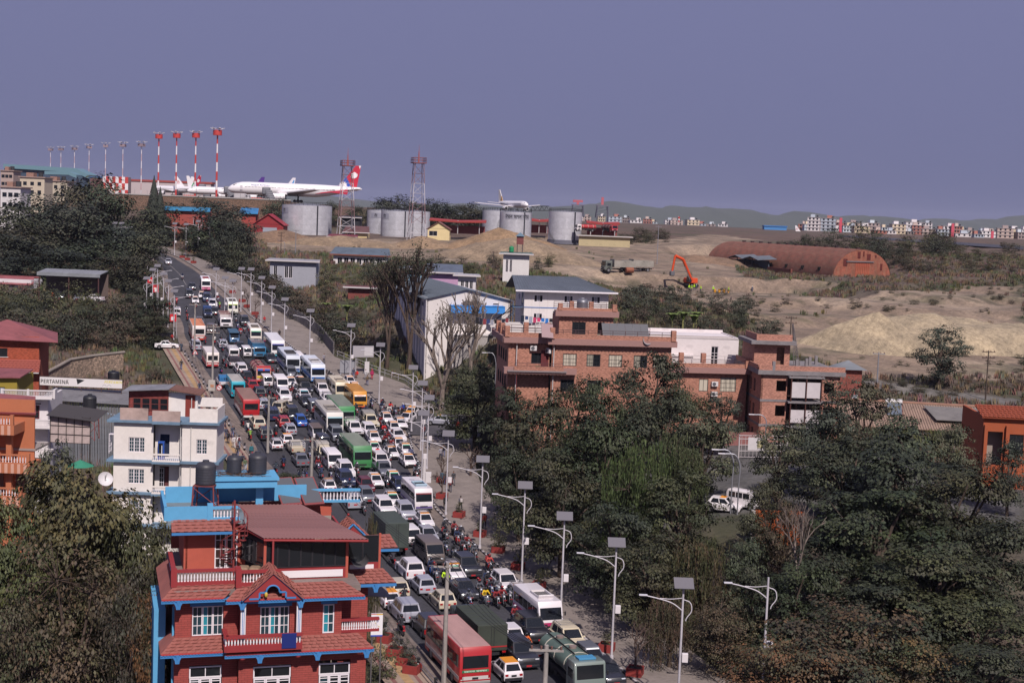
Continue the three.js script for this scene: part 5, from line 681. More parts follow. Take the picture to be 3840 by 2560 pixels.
const cx=x0 + 3.2,cz=z - 3.9,yq=yy - .6;mesh('canopy_column',box(.45,2.1,.4,cx - .9,yq,cz),SKYB,H0);mesh('canopy_column',box(.42,1.9,.4,cx + 1.6,yq,cz + .2),SKYB,H0);mesh('canopy_slab',[box(4.0,.42,2.3,cx + .5,yq + 1.75,cz),box(4.2,.16,2.5,cx + .5,yq + 2.17,cz)],SKYB,H0);mesh('canopy_planting',[...Array(60)].map(()=>bar(V(cx - 1.3 + rr(0,3.6),yq + 2.3,cz + rr(-1.1,1.1)),V(cx - 1.3 + rr(0,3.6),yq + 2.35 + rr(.02,.14),cz + rr(-1.1,1.1)),.012,3)),M('#5a4030'),H0);
const gx=x1 + .1,gy=E1 + 1.55,gz=z - .6;const A=V(gx - .9,gy,gz + .6),AP=V(gx + .3,gy + 1.15,gz + .6),Bq=V(gx + 1.5,gy,gz + .6);mesh('rear_gable_board',prism([[gx - .8,gy - .05],[gx - .2,gy - .05],[gx + .05,gy + .45],[gx + .55,gy + .45],[gx + .8,gy - .05],[gx + 1.4,gy - .05],[gx + .3,gy + 1.0]],gz + .5,gz + .58),REDP,H0);mesh('rear_gable_trim',[bar(A,AP,.06,4),bar(Bq,AP,.06,4)],BLU,H0);for(const f of[[A.clone(),AP.clone(),AP.clone().setZ(gz - 1.4),A.clone().setZ(gz - 1.4)],[AP.clone(),Bq.clone(),Bq.clone().setZ(gz - 1.4),AP.clone().setZ(gz - 1.4)]]){f.forEach(p=>p.y +=.06);mesh('rear_gable_roof',quadSlab(...f,.06),TILE,H0);const t2=mesh('rear_gable_tiles',tiles_(...f,8,8),TILE,H0);t2.userData.kind='stuff';}
{const e0=V(gx + 1.1,gy - .25,gz + .7),e1=V(gx + 2.9,gy - .25,gz + .5);const f=[e0,e1,e1.clone().add(V(-.3,.55,-1)),e0.clone().add(V(-.1,.55,-1))];mesh('rear_eave',quadSlab(...f,.06),TILE,H0);const t3=mesh('rear_tiles',tiles_(...f,9,4),TILE,H0);t3.userData.kind='stuff';mesh('fascia',box(1.9,.14,.05,gx + 2,gy - .45,gz + .6),BLU,H0);}
const aw=new THREE.CylinderGeometry(.5,.5,2.6,16,1,true,-Math.PI / 2,Math.PI);aw.rotateX(Math.PI / 2);aw.rotateZ(0);aw.translate(gx + .3,gy - .2,gz + 1.7);mesh('barrel_awning',aw,M('#6f6d70',{r:.5,m:.4,ds:1,map:'metal'}),H0);
}
mesh('blue_wing',[box(.6,12.6,5,LW - .7,0,-4.6),box(.12,13,.12,LW - .05,0,-1.2)],SKYB,H0);mesh('lean_to_roof',quadSlab(V(W + .1,12.9,-2.6),V(W + 2.3,12.6,-2.8),V(W + 2.1,13.2,-4.4),V(W - .1,13.5,-4.4),.05),M('#8b8486',{r:.6,map:'grime'}),H0);mesh('rear_right_wall',box(1.6,E1 - .4,5,W + .2,0,-5.2),BRK,H0);
H0.updateMatrixWorld(true);const LW2=(x,y,z)=>H0.localToWorld(V(x,y,z));
{const s=thing('spiral_staircase','rusty red spiral staircase climbing to the blue upper terrace','staircase',LW2(-.1,E1 + .35,-2.9),YAW);const RU=M('#7a2f30',{r:.7});mesh('pole',bar(V(0,0,0),V(0,4.1,0),.06,8),RU,s);const hr=[];for(let i=0;i<15;i++){const a=i*.48 + 1.2,y=.2 + i*.2;const t=mesh('step',prism([[0,0],[.72,-.14],[.72,.14]],0,.035),RU,s);t.rotation.order='YXZ';t.rotation.x=-Math.PI / 2;t.rotation.y=a;t.position.y=y;hr.push(V(Math.cos(a)*.72,y + .85,-Math.sin(a)*.72));mesh('baluster_bar',bar(V(Math.cos(a)*.72,y,-Math.sin(a)*.72),hr[i],.018,4),RU,s);}mesh('handrail',tube(hr,.025,50,5),RU,s);}
{const o=thing('water_tank','big black ribbed water tank in front of the red house windows','water tank',LW2(-.75,7.0,1.5),0,'rooftop water tanks');const src=waterTank(V(),.82,1.75,'x');for(const c of[...src.children])o.add(c);scene.remove(src);names.water_tank--;mesh('strap',[box(.05,2.0,.03,-.2,0,.84),box(.05,2.0,.03,.2,0,.84)],M('#9a968f'),o);mesh('stand',[...[-1,1].flatMap(a=>[-1,1].map(b=>bar(V(a*.6,-7,b*.6),V(a*.6,0,b*.6),.06,5))),box(1.7,.08,1.7,0,-.08,0)],M('#5a5558'),o);}
const CY=E1 + .35 + 2.82 - .6;
waterTank(LW2(LW + 1.9,CY + 2.0,-7.0),.56,1.3,'black ribbed water tank on a rusty lattice stand','#3c3c44',2.0);waterTank(LW2(LW + 3.6,CY + 2.36,-8.4),.42,1.05,'smaller black water tank on the blue canopy, beside planting','#3a3a42');waterTank(LW2(LW + 4.9,CY + 2.36,-8.2),.52,1.2,'wider black water tank at the end of blue canopy','#3a3a42');
for(const k of[0,1]){const s=thing('solar_water_heater','flat grey solar water heater panel tilted on the blue terrace','solar heater',LW2(3.5 + k*1.3,CY + .3,-9.2),YAW + .25,'solar heaters on the blue terrace');mesh('panel_frame',cbox(1.25,.1,2.2,0,.75,0,.62),M('#7a3a3c'),s);mesh('glass_cover',cbox(1.1,.03,2.0,0,.81,.0,.62),M('#55575c',{r:.25}),s);for(const q of[-1,1])mesh('leg',bar(V(q*.5,0,-.8),V(q*.5,1.3,-.8),.03),M('#8a8688'),s);}
{const s=thing('sofa','old brown sofa turned over on the tiled terrace','sofa',LW2(.9,E1 + .35,-1.6),YAW - .25);mesh('seat',[...[0,1,2].map(i=>rbox(.6,.35,.75,i*.6 - .6,.45,0,.15))],M('#8d7560',{map:'grime'}),s);mesh('back',rbox(1.9,.4,.3,0,.15,-.3,.1),M('#7a6250'),s);mesh('end_panel',cyl(.42,.42,.1,16,0,0,0).rotateZ(Math.PI / 2).translate(1.0,.45,0),M('#a04a36'),s);}
{const s=thing('sign_board','tall white sign board with blue and yellow letter R by the road','sign',at(1411,2385,93),.2);const c=document.createElement('canvas');c.width=128;c.height=256;const x=c.getContext('2d');x.fillStyle='#dcd9de';x.fillRect(0,0,128,256);x.fillStyle='#b8442e';x.fillRect(0,0,60,9);x.fillStyle='#c9a03a';x.fillRect(60,0,68,14);x.fillStyle='#2547a8';x.fillRect(0,240,128,16);x.strokeStyle='#3c4f8c';x.lineWidth=7;x.beginPath();x.arc(52,78,26,-1.4,1.5);x.stroke();x.strokeStyle='#c0a850';x.lineWidth=6;x.beginPath();x.moveTo(36,70);x.quadraticCurveTo(50,130,96,150);x.stroke();x.fillStyle='#8f9ab0';x.font='bold 12px sans-serif';x.fillText('Restaurant',32,178);const t=new THREE.CanvasTexture(c);t.colorSpace=THREE.SRGBColorSpace;const g=new THREE.BoxGeometry(.78,1.55,.12);g.translate(0,.78,0);mesh('panel',g,new THREE.MeshStandardMaterial({map:t,roughness:.5}),s);mesh('post',[bar(V(-.3,-10.5,0),V(-.3,0,0),.05),bar(V(.3,-10.5,0),V(.3,0,0),.05)],M('#5a5558'),s);}
}
{
const CREAM=M('#e0d8d4',{map:'plaster',r:.85}),BLUE=M('#6f8aa3',{map:'grime'}),GRIME=M('#b5a8a2',{map:'grime'});
const yaw=2*DEG,t=thing('house','cream white house with blue-edged slabs and brick rooftop rooms','house');const p0=atH(408,1572,13.2);t.position.copy(p0).setY(0);t.rotation.y=yaw;t.scale.x=.91;const W=11.4;
const hs=[];for(const y of[10.15,7.1,4.1]){hs.push([1.55,y,1.65,1.4],[9.0,y,1.1,1.4]);}
{const g=wallG(4.1,13,.25,hs.filter(h=>h[0]<4));g.translate(.5,0,0);mesh('wall',g,CREAM,t);const g2=wallG(3.6,13,.25,hs.filter(h=>h[0]>4).map(([x,y,a,b])=>[x - 7.5,y,a,b]));g2.translate(7.6,0,0);mesh('wall',g2,CREAM,t);const g3=wallG(3.0,13,.2,[[.5,9.6,1.0,2.2],[.5,6.6,1.0,2.1]]);g3.translate(4.6,0,-.9);mesh('recess_wall',g3,CREAM,t);}
mesh('side_wall',[box(.25,13,4,.62,0,-2.26),box(.25,13,4,11.08,0,-2.26),box(10.7,13,.25,5.8,0,-4.4)],CREAM,t);mesh('interior',box(10,11,.1,5.8,1.5,-1.6),M('#8d837c'),t);
for(const y of[13.0,9.2,6.1,3.0])mesh('floor_slab',[box(W + .3,.22,5,5.7,y,-2.1),box(2.9,.22,1.2,6.1,y - .0,.3)],y>12?BLUE:BLUE,t);
for(const y of[10.15,7.1,4.1]){for(let k=0;k<3;k++)win(t,2.33 + k*.55 + .02,y,-.1,.53,1.38,{c:2,r:4,fw:.05,gm:GLASSB});for(let k=0;k<2;k++)win(t,9.4 + k*.55,y,-.1,.53,1.38,{c:2,r:4,fw:.05,gm:GLASSB});}
mesh('door',box(.95,2.15,.06,5.6,9.62,-1.1),M('#14233f'),t);mesh('door',box(.45,2.0,.06,5.85,6.62,-1.1),M('#5a2f30'),t);win(t,5.3,6.62,-1.0,.5,1.9,{c:2,r:4,fw:.05});
for(const y of[9.42,6.32])balustrade(t,[4.75,.75],[7.5,.75],14,WHITEF,CREAM,.75,y);
{const s=thing('vending_fridge','blue drinks fridge standing on the cream house balcony','fridge');s.position.copy(t.localToWorld(V(5.4,9.4,-.55)));s.rotation.y=yaw;t.updateMatrixWorld(true);s.position.copy(t.localToWorld(V(5.35,9.42,-.5)));mesh('cabinet',rbox(.6,1.75,.5,0,0,0,.04),M('#1f4a9c'),s);mesh('lettering',box(.06,1.1,.02,.1,.3,.26),M('#d5d8e0'),s);mesh('glass_door',box(.4,1.3,.02,-.02,.3,.255),GLASS,s);}
const y=13.22,BR=M('#8a4440',{map:'brick',r:.9}),TIMB=M('#6a302c',{r:.8});
mesh('rooftop_room',[box(4.2,2.5,.2,3.3,y,-3.2),box(.2,2.5,1.6,1.3,y,-3.9)],BR,t);for(let i=0;i<4;i++)win(t,2.1 + i*.95,y + .55,-3.06,.9,1.2,{c:1,r:2,fm:TIMB,fw:.08});
mesh('rooftop_white_room',[box(3.0,2.3,.2,6.9,y,-3.4),box(.2,2.3,1.6,8.4,y,-4)],CREAM,t);mesh('rooftop_door',box(1.0,2.1,.08,7.7,y,-3.25),M('#7a2f26'),t);
mesh('tin_roof',[quadSlab(V(.7,y + 2.45,-2.4),V(5.6,y + 2.75,-2.4),V(5.8,y + 2.95,-5),V(1,y + 2.7,-5),.06)],M('#85858c',{map:'grime',r:.6}),t);mesh('brick_roof_edge',[quadSlab(V(5.4,y + 2.75,-2.6),V(9,y + 2.3,-2.6),V(9,y + 2.5,-5),V(5.6,y + 2.9,-5),.12)],M('#7a5a52',{map:'brick'}),t);
mesh('parapet',[box(2.9,1.15,.18,2.6,y,.05),box(2.9,1.0,.18,6.0,y,.3)],M('#b79f98',{map:'grime'}),t);mesh('parapet',[box(2.9,1.3,.18,9.85,y,.1),box(.18,1.3,4,11.2,y,-2),box(2.6,.9,.15,9.8,y + 1.0,-3.6)],CREAM,t);
mesh('side_window_grille',[...[0,1,2,3].map(i=>box(.06,.06,.9,-.05,10.0 + i*.5,-.7)),box(.06,1.9,.06,-.05,9.9,-.3),box(.06,1.9,.06,-.05,9.9,-1.1),box(.5,.06,.9,.2,11.7,-.7)],WHITEF,t);
t.updateMatrixWorld(true);dish(t.localToWorld(V(-.2,7.3,.4)),.72,'large pale satellite dish on the cream house corner',.5);mesh('wash_pipes',[bar(V(8.55,0,.1),V(8.55,15.5,.1),.05),bar(V(7.45,0,.05),V(7.45,13,.05),.04)],M('#b5b2b2'),t);
}
{
const BRI=M('#a9573f',{map:'brick',r:.9}),RT=M('#8f5256',{map:'grime',r:.7}),WHP=M('#d6d0d2',{map:'plaster'}),TILE=M('#9a5046',{map:'grime'});
{const d=178,t=thing('house','orange brick house with pyramid red tin roof','house'),p=at(145,1275,d);t.position.set(p.x,0,p.z);t.rotation.y=10*DEG;const h=p.y;
const w=9;const g=wallG(w,h + .4,.25,[[3.6,h - 2.2,1.6,1.1],[4.2,h - 6.0,1.3,1.7],[7.1,h - 6.2,.6,1.7]]);g.translate(-w,0,0);mesh('wall',g,BRI,t);mesh('side_wall',[box(.25,h + .4,8,-.12,0,-4.3)],BRI,t);mesh('interior',box(w - 1,h - 2,.1,-w / 2,1,-2),M('#8d837c'),t);
win(t,-4.6,h - 2.2,-.1,1.6,1.1,{c:2,fm:DARKF,sill:WHP});win(t,-4.15,h - 6,-.1,1.3,1.7,{c:2,fm:DARKF});win(t,-1.6,h - 6.2,-.1,.6,1.7,{c:1,fm:DARKF});
const A=V(-w - 1,h + .2,1),B=V(2.4,h - .15,.9),C=V(1.0,h + .2,-9),ap=V(-4.5,h + 2.2,-4);for(const f of[[A,B,ap],[B,C,ap]])mesh('tin_roof',quadSlab(f[0],f[1],f[2],f[2].clone().add(V(-.01,0,0)),.08),RT,t);
const a=V(-w,h - 3.95,1.1),b=V(.2,h - 3.95,1.1),c=V(.2,h - 2.5,0),e=V(-w,h - 2.5,0);mesh('eave_slab',quadSlab(a,b,c,e,.1),TILE,t);const tl=mesh('eave_tiles',tiles_(a,b,c,e,40,6,.05),TILE,t);tl.userData.kind='stuff';mesh('fascia',box(w + .3,.12,.06,-w / 2,h - 4.1,1.1),WHP,t);
{const a2=V(-3,h - 10.2,1.0),b2=V(.2,h - 10.4,1.0),c2=V(.2,h - 9,0),e2=V(-3,h - 9,0);mesh('eave_tiles',quadSlab(a2,b2,c2,e2,.1),TILE,t);}}
{const d=152,t=thing('house','mustard yellow house with thin red roof edge','house'),p=at(62,1415,d);t.position.set(p.x,0,p.z);const h=p.y,w=6;const g=wallG(w,h,.2,[[3.6,h - 2.2,1.1,1.1]]);g.translate(-w,0,0);mesh('wall',g,M('#94812f',{map:'plaster'}),t);mesh('side_wall',box(.2,h,5,-.1,0,-2.7),M('#94812f',{map:'plaster'}),t);win(t,-1.85,h - 2.2,-.08,1.1,1.1,{c:2,fm:DARKF,gm:M('#9aa0ac',{r:.2})});mesh('roof_edge',quadSlab(V(-w,h - .1,.6),V(.5,h + .1,.5),V(.4,h + .5,-4),V(-w,h + .5,-4),.12),RT,t);mesh('interior',box(w - .4,h - .5,.1,-w / 2,0,-1.4),M('#8d837c'),t);}
{const d=148,t=thing('house','white house with pierced concrete balcony parapets','house'),p=at(178,1492,d);t.position.set(p.x,0,p.z);t.rotation.y=6*DEG;const h=p.y,S=3.05;mesh('wall',[box(4.4,h,.25,-2.2,0,-.12),box(.25,h,7,-.1,0,-3.6)],WHP,t);
for(const[dx,y,z]of[[.7,h,1.2],[1.6,h - S,1.4],[1.4,h - 2*S,1.4]]){mesh('balcony_slab',box(5 + dx,.18,1.6,-2.2 + dx / 2 - .3,y,z - .7),WHP,t);const L=4.6 + dx;mesh('parapet',[box(L,.12,.16,-2.1 + dx / 2,y + .85,z),box(L,.12,.16,-2.1 + dx / 2,y + .18,z),box(.16,.95,1.4,dx + .15,y + .1,z - .7),...[0,.5,1].map(k=>box(.18,.95,.18,-2.1 + dx / 2 - L / 2 + k*L,y + .1,z))],WHP,t);const n=Math.floor(L / .26);const l=[];for(let i=0;i<n;i++)for(let j=0;j<3;j++){const r=new THREE.TorusGeometry(.085,.028,4,8);r.translate(-2.1 + dx / 2 - L / 2 + .14 + i*.26,y + .4 + j*.19,z);l.push(r);}const q=mesh('pierced_blocks',l,WHP,t);q.userData.kind='stuff';}
win(t,-2.2,h - 2.2,.02,.9,1.4,{c:2,r:2,fm:M('#6a2f3a')});win(t,-1.1,h - 2.2,.02,.5,1.4,{c:1,r:2,fm:M('#6a2f3a')});win(t,-2.2,h - .75,.02,.9,.28,{c:1});win(t,-1.0,h - .75,.02,.8,.28,{c:1});}
{const d=128,t=thing('house','orange house with striped balconies and white balusters','house'),p=at(108,1598,d);t.position.set(p.x,0,p.z);const h=p.y,S=3.1,OR=M('#b06a4a',{map:'plaster'}),PK=M('#c99a88',{map:'plaster'});
for(const[k,dx]of[[0,-1.5],[1,0],[2,-.7]]){const y=h - k*S -(k?.4:0);mesh('balcony_slab',box(7,.9,3,-3.4 + dx,y - .9,-1.5),OR,t);for(let i=0;i<12;i++)mesh('painted_stripe',box(.28,.88,.02,-.35 + dx - i*.58,y - .89,.02),PK,t);balustrade(t,[-7 + dx,-.12],[dx - .2,-.12],26,WHITEF,OR,.85,y,.1);for(const x of[dx - .12,dx - 2.8])mesh('balcony_pier',box(.3,.95,.3,x,y,-.14),OR,t);}
mesh('wall',[box(7,h + 2,.2,-4,0,-3),box(.5,h,.5,-2.2,0,-1.2)],OR,t);for(const x of[-3.4,-.9])mesh('dark_opening',box(1.3,2.1,.1,x - .6,h - 2*S - .2,-2.86),M('#6a5a52'),t);}
{const d=131,t=thing('canopy','red tin canopy on thin posts over a terrace','canopy'),p=at(125,1548,d);t.position.set(p.x,0,p.z);const h=p.y;mesh('tin_roof',[quadSlab(V(-6,h - .1,.3),V(.3,h,.3),V(-1.2,h + 1.0,-4),V(-6,h + 1.2,-4),.07)],RT,t);mesh('roof_edge',box(6.4,.16,.08,-2.9,h - .15,.3),M('#6a2a2e'),t);for(const x of[-.2,-.9,-3])mesh('post',box(.12,3.4,.12,x - .1,h - 3.4,0),M('#2a2226'),t);t.updateMatrixWorld(true);dish(t.localToWorld(V(-2.0,h - 1.6,.9)),.42,'small grey satellite dish before the red canopy',.2,'#9a9698');mesh('terrace_floor',box(6.5,.2,4,-3,h - 3.55,-1.8),M('#8a7f7c'),t);mesh('orange_cupboard',box(.9,1.9,.4,-.85,h - 3.3,-.9),M('#c4651c'),t);}
{const d=172,t=thing('billboard','long torn white billboard lettered PERTAMINA on rusty frame','billboard'),p=at(148,1412,d);t.position.copy(p);t.rotation.y=-3*DEG;const c=document.createElement('canvas');c.width=1024;c.height=96;const x=c.getContext('2d');x.fillStyle='#cfcaca';x.fillRect(0,0,1024,96);x.fillStyle='#3a3838';x.font='bold 62px sans-serif';x.fillText('PERTAMINA',6,72);x.strokeStyle='#8a8684';x.lineWidth=4;x.beginPath();x.arc(350,46,26,2,5.5);x.stroke();x.fillStyle='#15151a';x.beginPath();x.moveTo(455,4);x.lineTo(560,18);x.lineTo(470,70);x.fill();x.fillStyle='#c9b93a';x.font='italic bold 40px serif';x.fillText('PERTAMINA',800,40);x.strokeStyle='#6a6a72';x.lineWidth=3;for(const q of[780,840]){x.beginPath();x.moveTo(q,80);x.lineTo(q + 12,62);x.lineTo(q + 36,62);x.lineTo(q + 50,80);x.stroke();}const tx=new THREE.CanvasTexture(c);tx.colorSpace=THREE.SRGBColorSpace;const w=10.2,g=new THREE.BoxGeometry(w,1.0,.06);g.translate(w / 2,-.5,0);mesh('panel',g,new THREE.MeshStandardMaterial({map:tx,roughness:.7}),t);mesh('frame',[box(w,.05,.05,w / 2,-1.6,-.1),...[0,.25,.5,.75,1].map(k=>box(.07,7,.07,.1 + k*(w - .2),-7,-.12)),box(w,.06,.06,w / 2,.03,-.1)],M('#4a3c3c',{r:.8}),t);}
{const t=thing('shed','tall corrugated grey tin shed with hanging bunting','shed'),p=at(160,1470,168);t.position.set(p.x,0,p.z);const h=p.y - .8;const l=[];for(let i=0;i<62;i++)l.push(box(.14,h,.06,.3 + i*.2,0,(i % 2)*.05));const q=mesh('tin_wall',l,M('#84868e',{map:'metal',r:.55,m:.2}),t);q.userData.kind='stuff';mesh('tin_roof',quadSlab(V(-.3,h,.6),V(12.8,h - .3,.4),V(12.8,h + .6,-5),V(-.3,h + .8,-5),.06),M('#77757a',{map:'grime'}),t);mesh('side_wall',box(.1,h,5,12.5,0,-2.5),M('#77797f',{map:'metal'}),t);mesh('shed_opening',box(2.2,3,.1,1.8,h - 4.6,.12),M('#5a5654',{map:'grime'}),t);mesh('bunting',[...Array(14)].map((_,i)=>prism([[0,0],[.22,0],[.11,-.3]].map(([a,b])=>[7 + i*.36 + a,h - 1.2 - Math.sin(i / 13*3.1)*.35 + b]),.15,.16)),M('#8a93a3'),t);mesh('rust_streak',[box(.3,2.6,.03,4.1,h - 3.4,.1),box(.35,3.2,.03,4.9,h - 4,.1)],M('#7d5a48',{map:'rust'}),t);}
waterTank(at(335,1535,150),.7,1.6,'black water tank by the grey tin shed on stilts','#27272d',3.2);waterTank(at(424,1424,185),.75,1.2,'dark water tank on the slope below stone wall');
{const t=thing('scaffold_screen','pale sheet screen on a dark steel grid frame','screen'),p=at(210,1558,141);t.position.set(p.x,0,p.z);t.rotation.y=-4*DEG;const h=p.y;for(let i=0;i<5;i++)for(let j=0;j<3;j++)mesh('sheet_panel',box(.78,.82,.03,-.2 + i*.82,h - 2.7 + j*.86,0),M('#bcaaa8',{map:'grime'}),t);mesh('frame',[...[0,1,2,3,4,5].map(i=>box(.06,h,.06,-.6 + i*.82,0,.06)),...[0,1,2,3].map(j=>box(4.2,.05,.05,1.45,h - 2.72 + j*.86,.06))],M('#2c2528'),t);mesh('lean_roof',quadSlab(V(-.8,h + .1,.6),V(4.2,h - .3,.6),V(4.2,h + .3,-3),V(-.8,h + .8,-3),.05),M('#3a3638'),t);}
{const t=thing('parasol','faded green parasol over a yard','parasol',at(300,1735,133));const g=new THREE.ConeGeometry(1.3,.6,8,1,true);mesh('canopy',g,M('#2f7a62',{ds:1}),t);mesh('pole',bar(V(0,-2.4,0),V(0,.25,0),.03),M('#8a8688'),t);}
{const P=[[150,1410,206],[260,1350,216],[350,1335,222],[462,1322,228]].map(([x,y,d])=>at(x,y,d));const t=thing('retaining_wall','rough stone retaining wall below the bushy bank','wall');const l=[];for(let i=0;i<P.length - 1;i++){const a=P[i],b=P[i + 1];const al=a.clone().setY(hT(a.x,a.z)- 3),bl=b.clone().setY(hT(b.x,b.z)- 3);l.push(quadSlab(al,bl,b,a,.6));}mesh('stonework',l,M('#b8aca2',{map:'stone',bump:'stone',bs:.06,r:.95}),t);
mesh('coping',P.slice(0,-1).map((a,i)=>bar(a.clone().add(V(0,.05,-.3)),P[i + 1].clone().add(V(0,.05,-.3)),.28,5)),M('#8f857e',{map:'grime'}),t);}
{const t=thing('carport','long flat grey carport roof on rusty posts','carport'),p=at(140,1022,292);t.position.set(p.x,hT(p.x,p.z),p.z);t.rotation.y=-3*DEG;const h=p.y - t.position.y,w=13.2;mesh('roof',[box(w,.14,5,w / 2,h + .3,-2,.12),...[...Array(18)].map((_,i)=>box(.12,.05,5,i*w / 17.5 + .3,h + .42,-2,.12))],M('#8e9096',{r:.5,map:'metal'}),t);mesh('roof_edge',box(w,.7,.06,w / 2,h - .5,.5),M('#8f9298',{r:.5,map:'metal'}),t);for(const k of[.03,.5,.97])mesh('post',box(.2,h + 1,.2,k*w,-.8,.2),M('#4a2c2c'),t);mesh('rear_wall',box(w,h,.1,w / 2,0,-4.6),M('#5a4c48'),t);
t.updateMatrixWorld(true);for(const[x,kind,col,yw,lab]of[[4.6,'crossover','dark',.25,'dark grey car parked under the carport, second from the post'],[8.6,'hatch','grey',.1,'grey hatchback parked under the carport by the white car'],[11.6,'sedan','white',-1.75,'white saloon parked sideways at the carport end']]){const pr=carParts(kind,{}),c=thing('car',lab,'car',t.localToWorld(V(x,.05,-.4)),yw,'cars under the carport');build(c,pr,{paint:PAINT(NAMEC[col]),plate:PLATER});}
for(const[x,j,lab]of[[1.6,'#33435f','person in slate blue sitting beneath the carport'],[2.4,'#a8a4a8','person in pale shirt sitting beneath the carport'],[3.5,'#c04a1c','person in orange standing beneath the carport']]){const m=person(x>3?'stand':'sit',j,'#2a2c36',{label:lab});m.position.copy(t.localToWorld(V(x,.03,.9)));}
{const b=thing('bench','plain bench beneath the carport','bench',t.localToWorld(V(2.0,0,.85)));mesh('seat',box(1.6,.06,.4,0,.4,0),M('#5a4238'),b);mesh('leg',box(.1,.4,.35,-.6,0,0),M('#3a2c28'),b);mesh('leg',box(.1,.4,.35,.6,0,0),M('#3a2c28'),b);}}
{const t=thing('building','low white building with pink-red tin roof among trees','building'),p=at(115,1045,305);t.position.set(p.x,hT(p.x,p.z),p.z);t.rotation.y=-4*DEG;const h=p.y - t.position.y;mesh('wall',box(12,Math.max(2,h - 1.3),6,-6,0,-3),WHP,t);mesh('roof',[quadSlab(V(-13,h - 1.3,.8),V(.8,h - 1.3,.8),V(-.6,h + .1,-3),V(-13,h + .1,-3),.1),box(14,.3,.3,-6.3,h + .05,-3.2)],M('#94545a',{map:'grime'}),t);win(t,-4,Math.max(.6,h - 2.6),.02,1,.6,{c:1});}
}
const railing=(root,pts,h,m,n=3,r=.03,y=0)=>{for(let i=0;i<pts.length - 1;i++){const a=V(pts[i][0],y,pts[i][1]),b=V(pts[i + 1][0],y,pts[i + 1][1]),L=a.distanceTo(b),k=Math.max(1,Math.round(L / 1.6));for(let j=1;j<=n;j++)mesh('rail',bar(a.clone().setY(y + h*j / n),b.clone().setY(y + h*j / n),r,5),m,root);for(let j=0;j<=k;j++){const p=a.clone().lerp(b,j / k);mesh('rail_post',bar(p,p.clone().setY(y + h),r,5),m,root);}}};
const acUnit=(pos,yaw,label)=>{const t=thing('air_conditioner',label,'air conditioner',pos,yaw,'air conditioning units');mesh('casing',rbox(.85,.62,.32,0,0,0,.04),M('#c4bfc0',{r:.6}),t);const g=new THREE.TorusGeometry(.22,.02,5,16);g.translate(-.1,.31,.17);mesh('fan_grille',[g,cyl(.2,.2,.02,16,0,0,0).rotateX(Math.PI / 2).translate(-.1,.31,.155)],M('#55555c'),t);mesh('bracket',[box(.05,.05,.4,-.3,-.05,-.1),box(.05,.05,.4,.3,-.05,-.1)],M('#55555c'),t);return t;};
function bunch(a,b,n,cols,label,sag=.3){
const t=thing('washing_line',label,'washing line',a);const d=b.clone().sub(a);const p=k=>V(d.x*k,d.y*k - Math.sin(k*Math.PI)*sag,d.z*k);mesh('line',tube([p(0),p(.25),p(.5),p(.75),p(1)],.015,14,4),M('#55535a'),t);
for(let i=0;i<n;i++){const k=(i + .6)/(n + .2),q=p(k),w=Math.min(.75,d.length()/ n*.8),h=rr(.5,1.0);const g=new THREE.PlaneGeometry(w,h,4,4);const ps=g.attributes.position;for(let j=0;j<ps.count;j++)ps.setZ(j,Math.sin(ps.getX(j)*9 + i)*.05*(.5 - ps.getY(j)/ h));g.translate(0,-h / 2,0);const m=mesh('garment',g,M(cols[i % cols.length],{r:.95,ds:1}),t);m.position.copy(q);m.rotation.y=Math.atan2(-d.z,d.x)+ rr(-.2,.2);m.geometry.computeVertexNormals();}
return t;
}
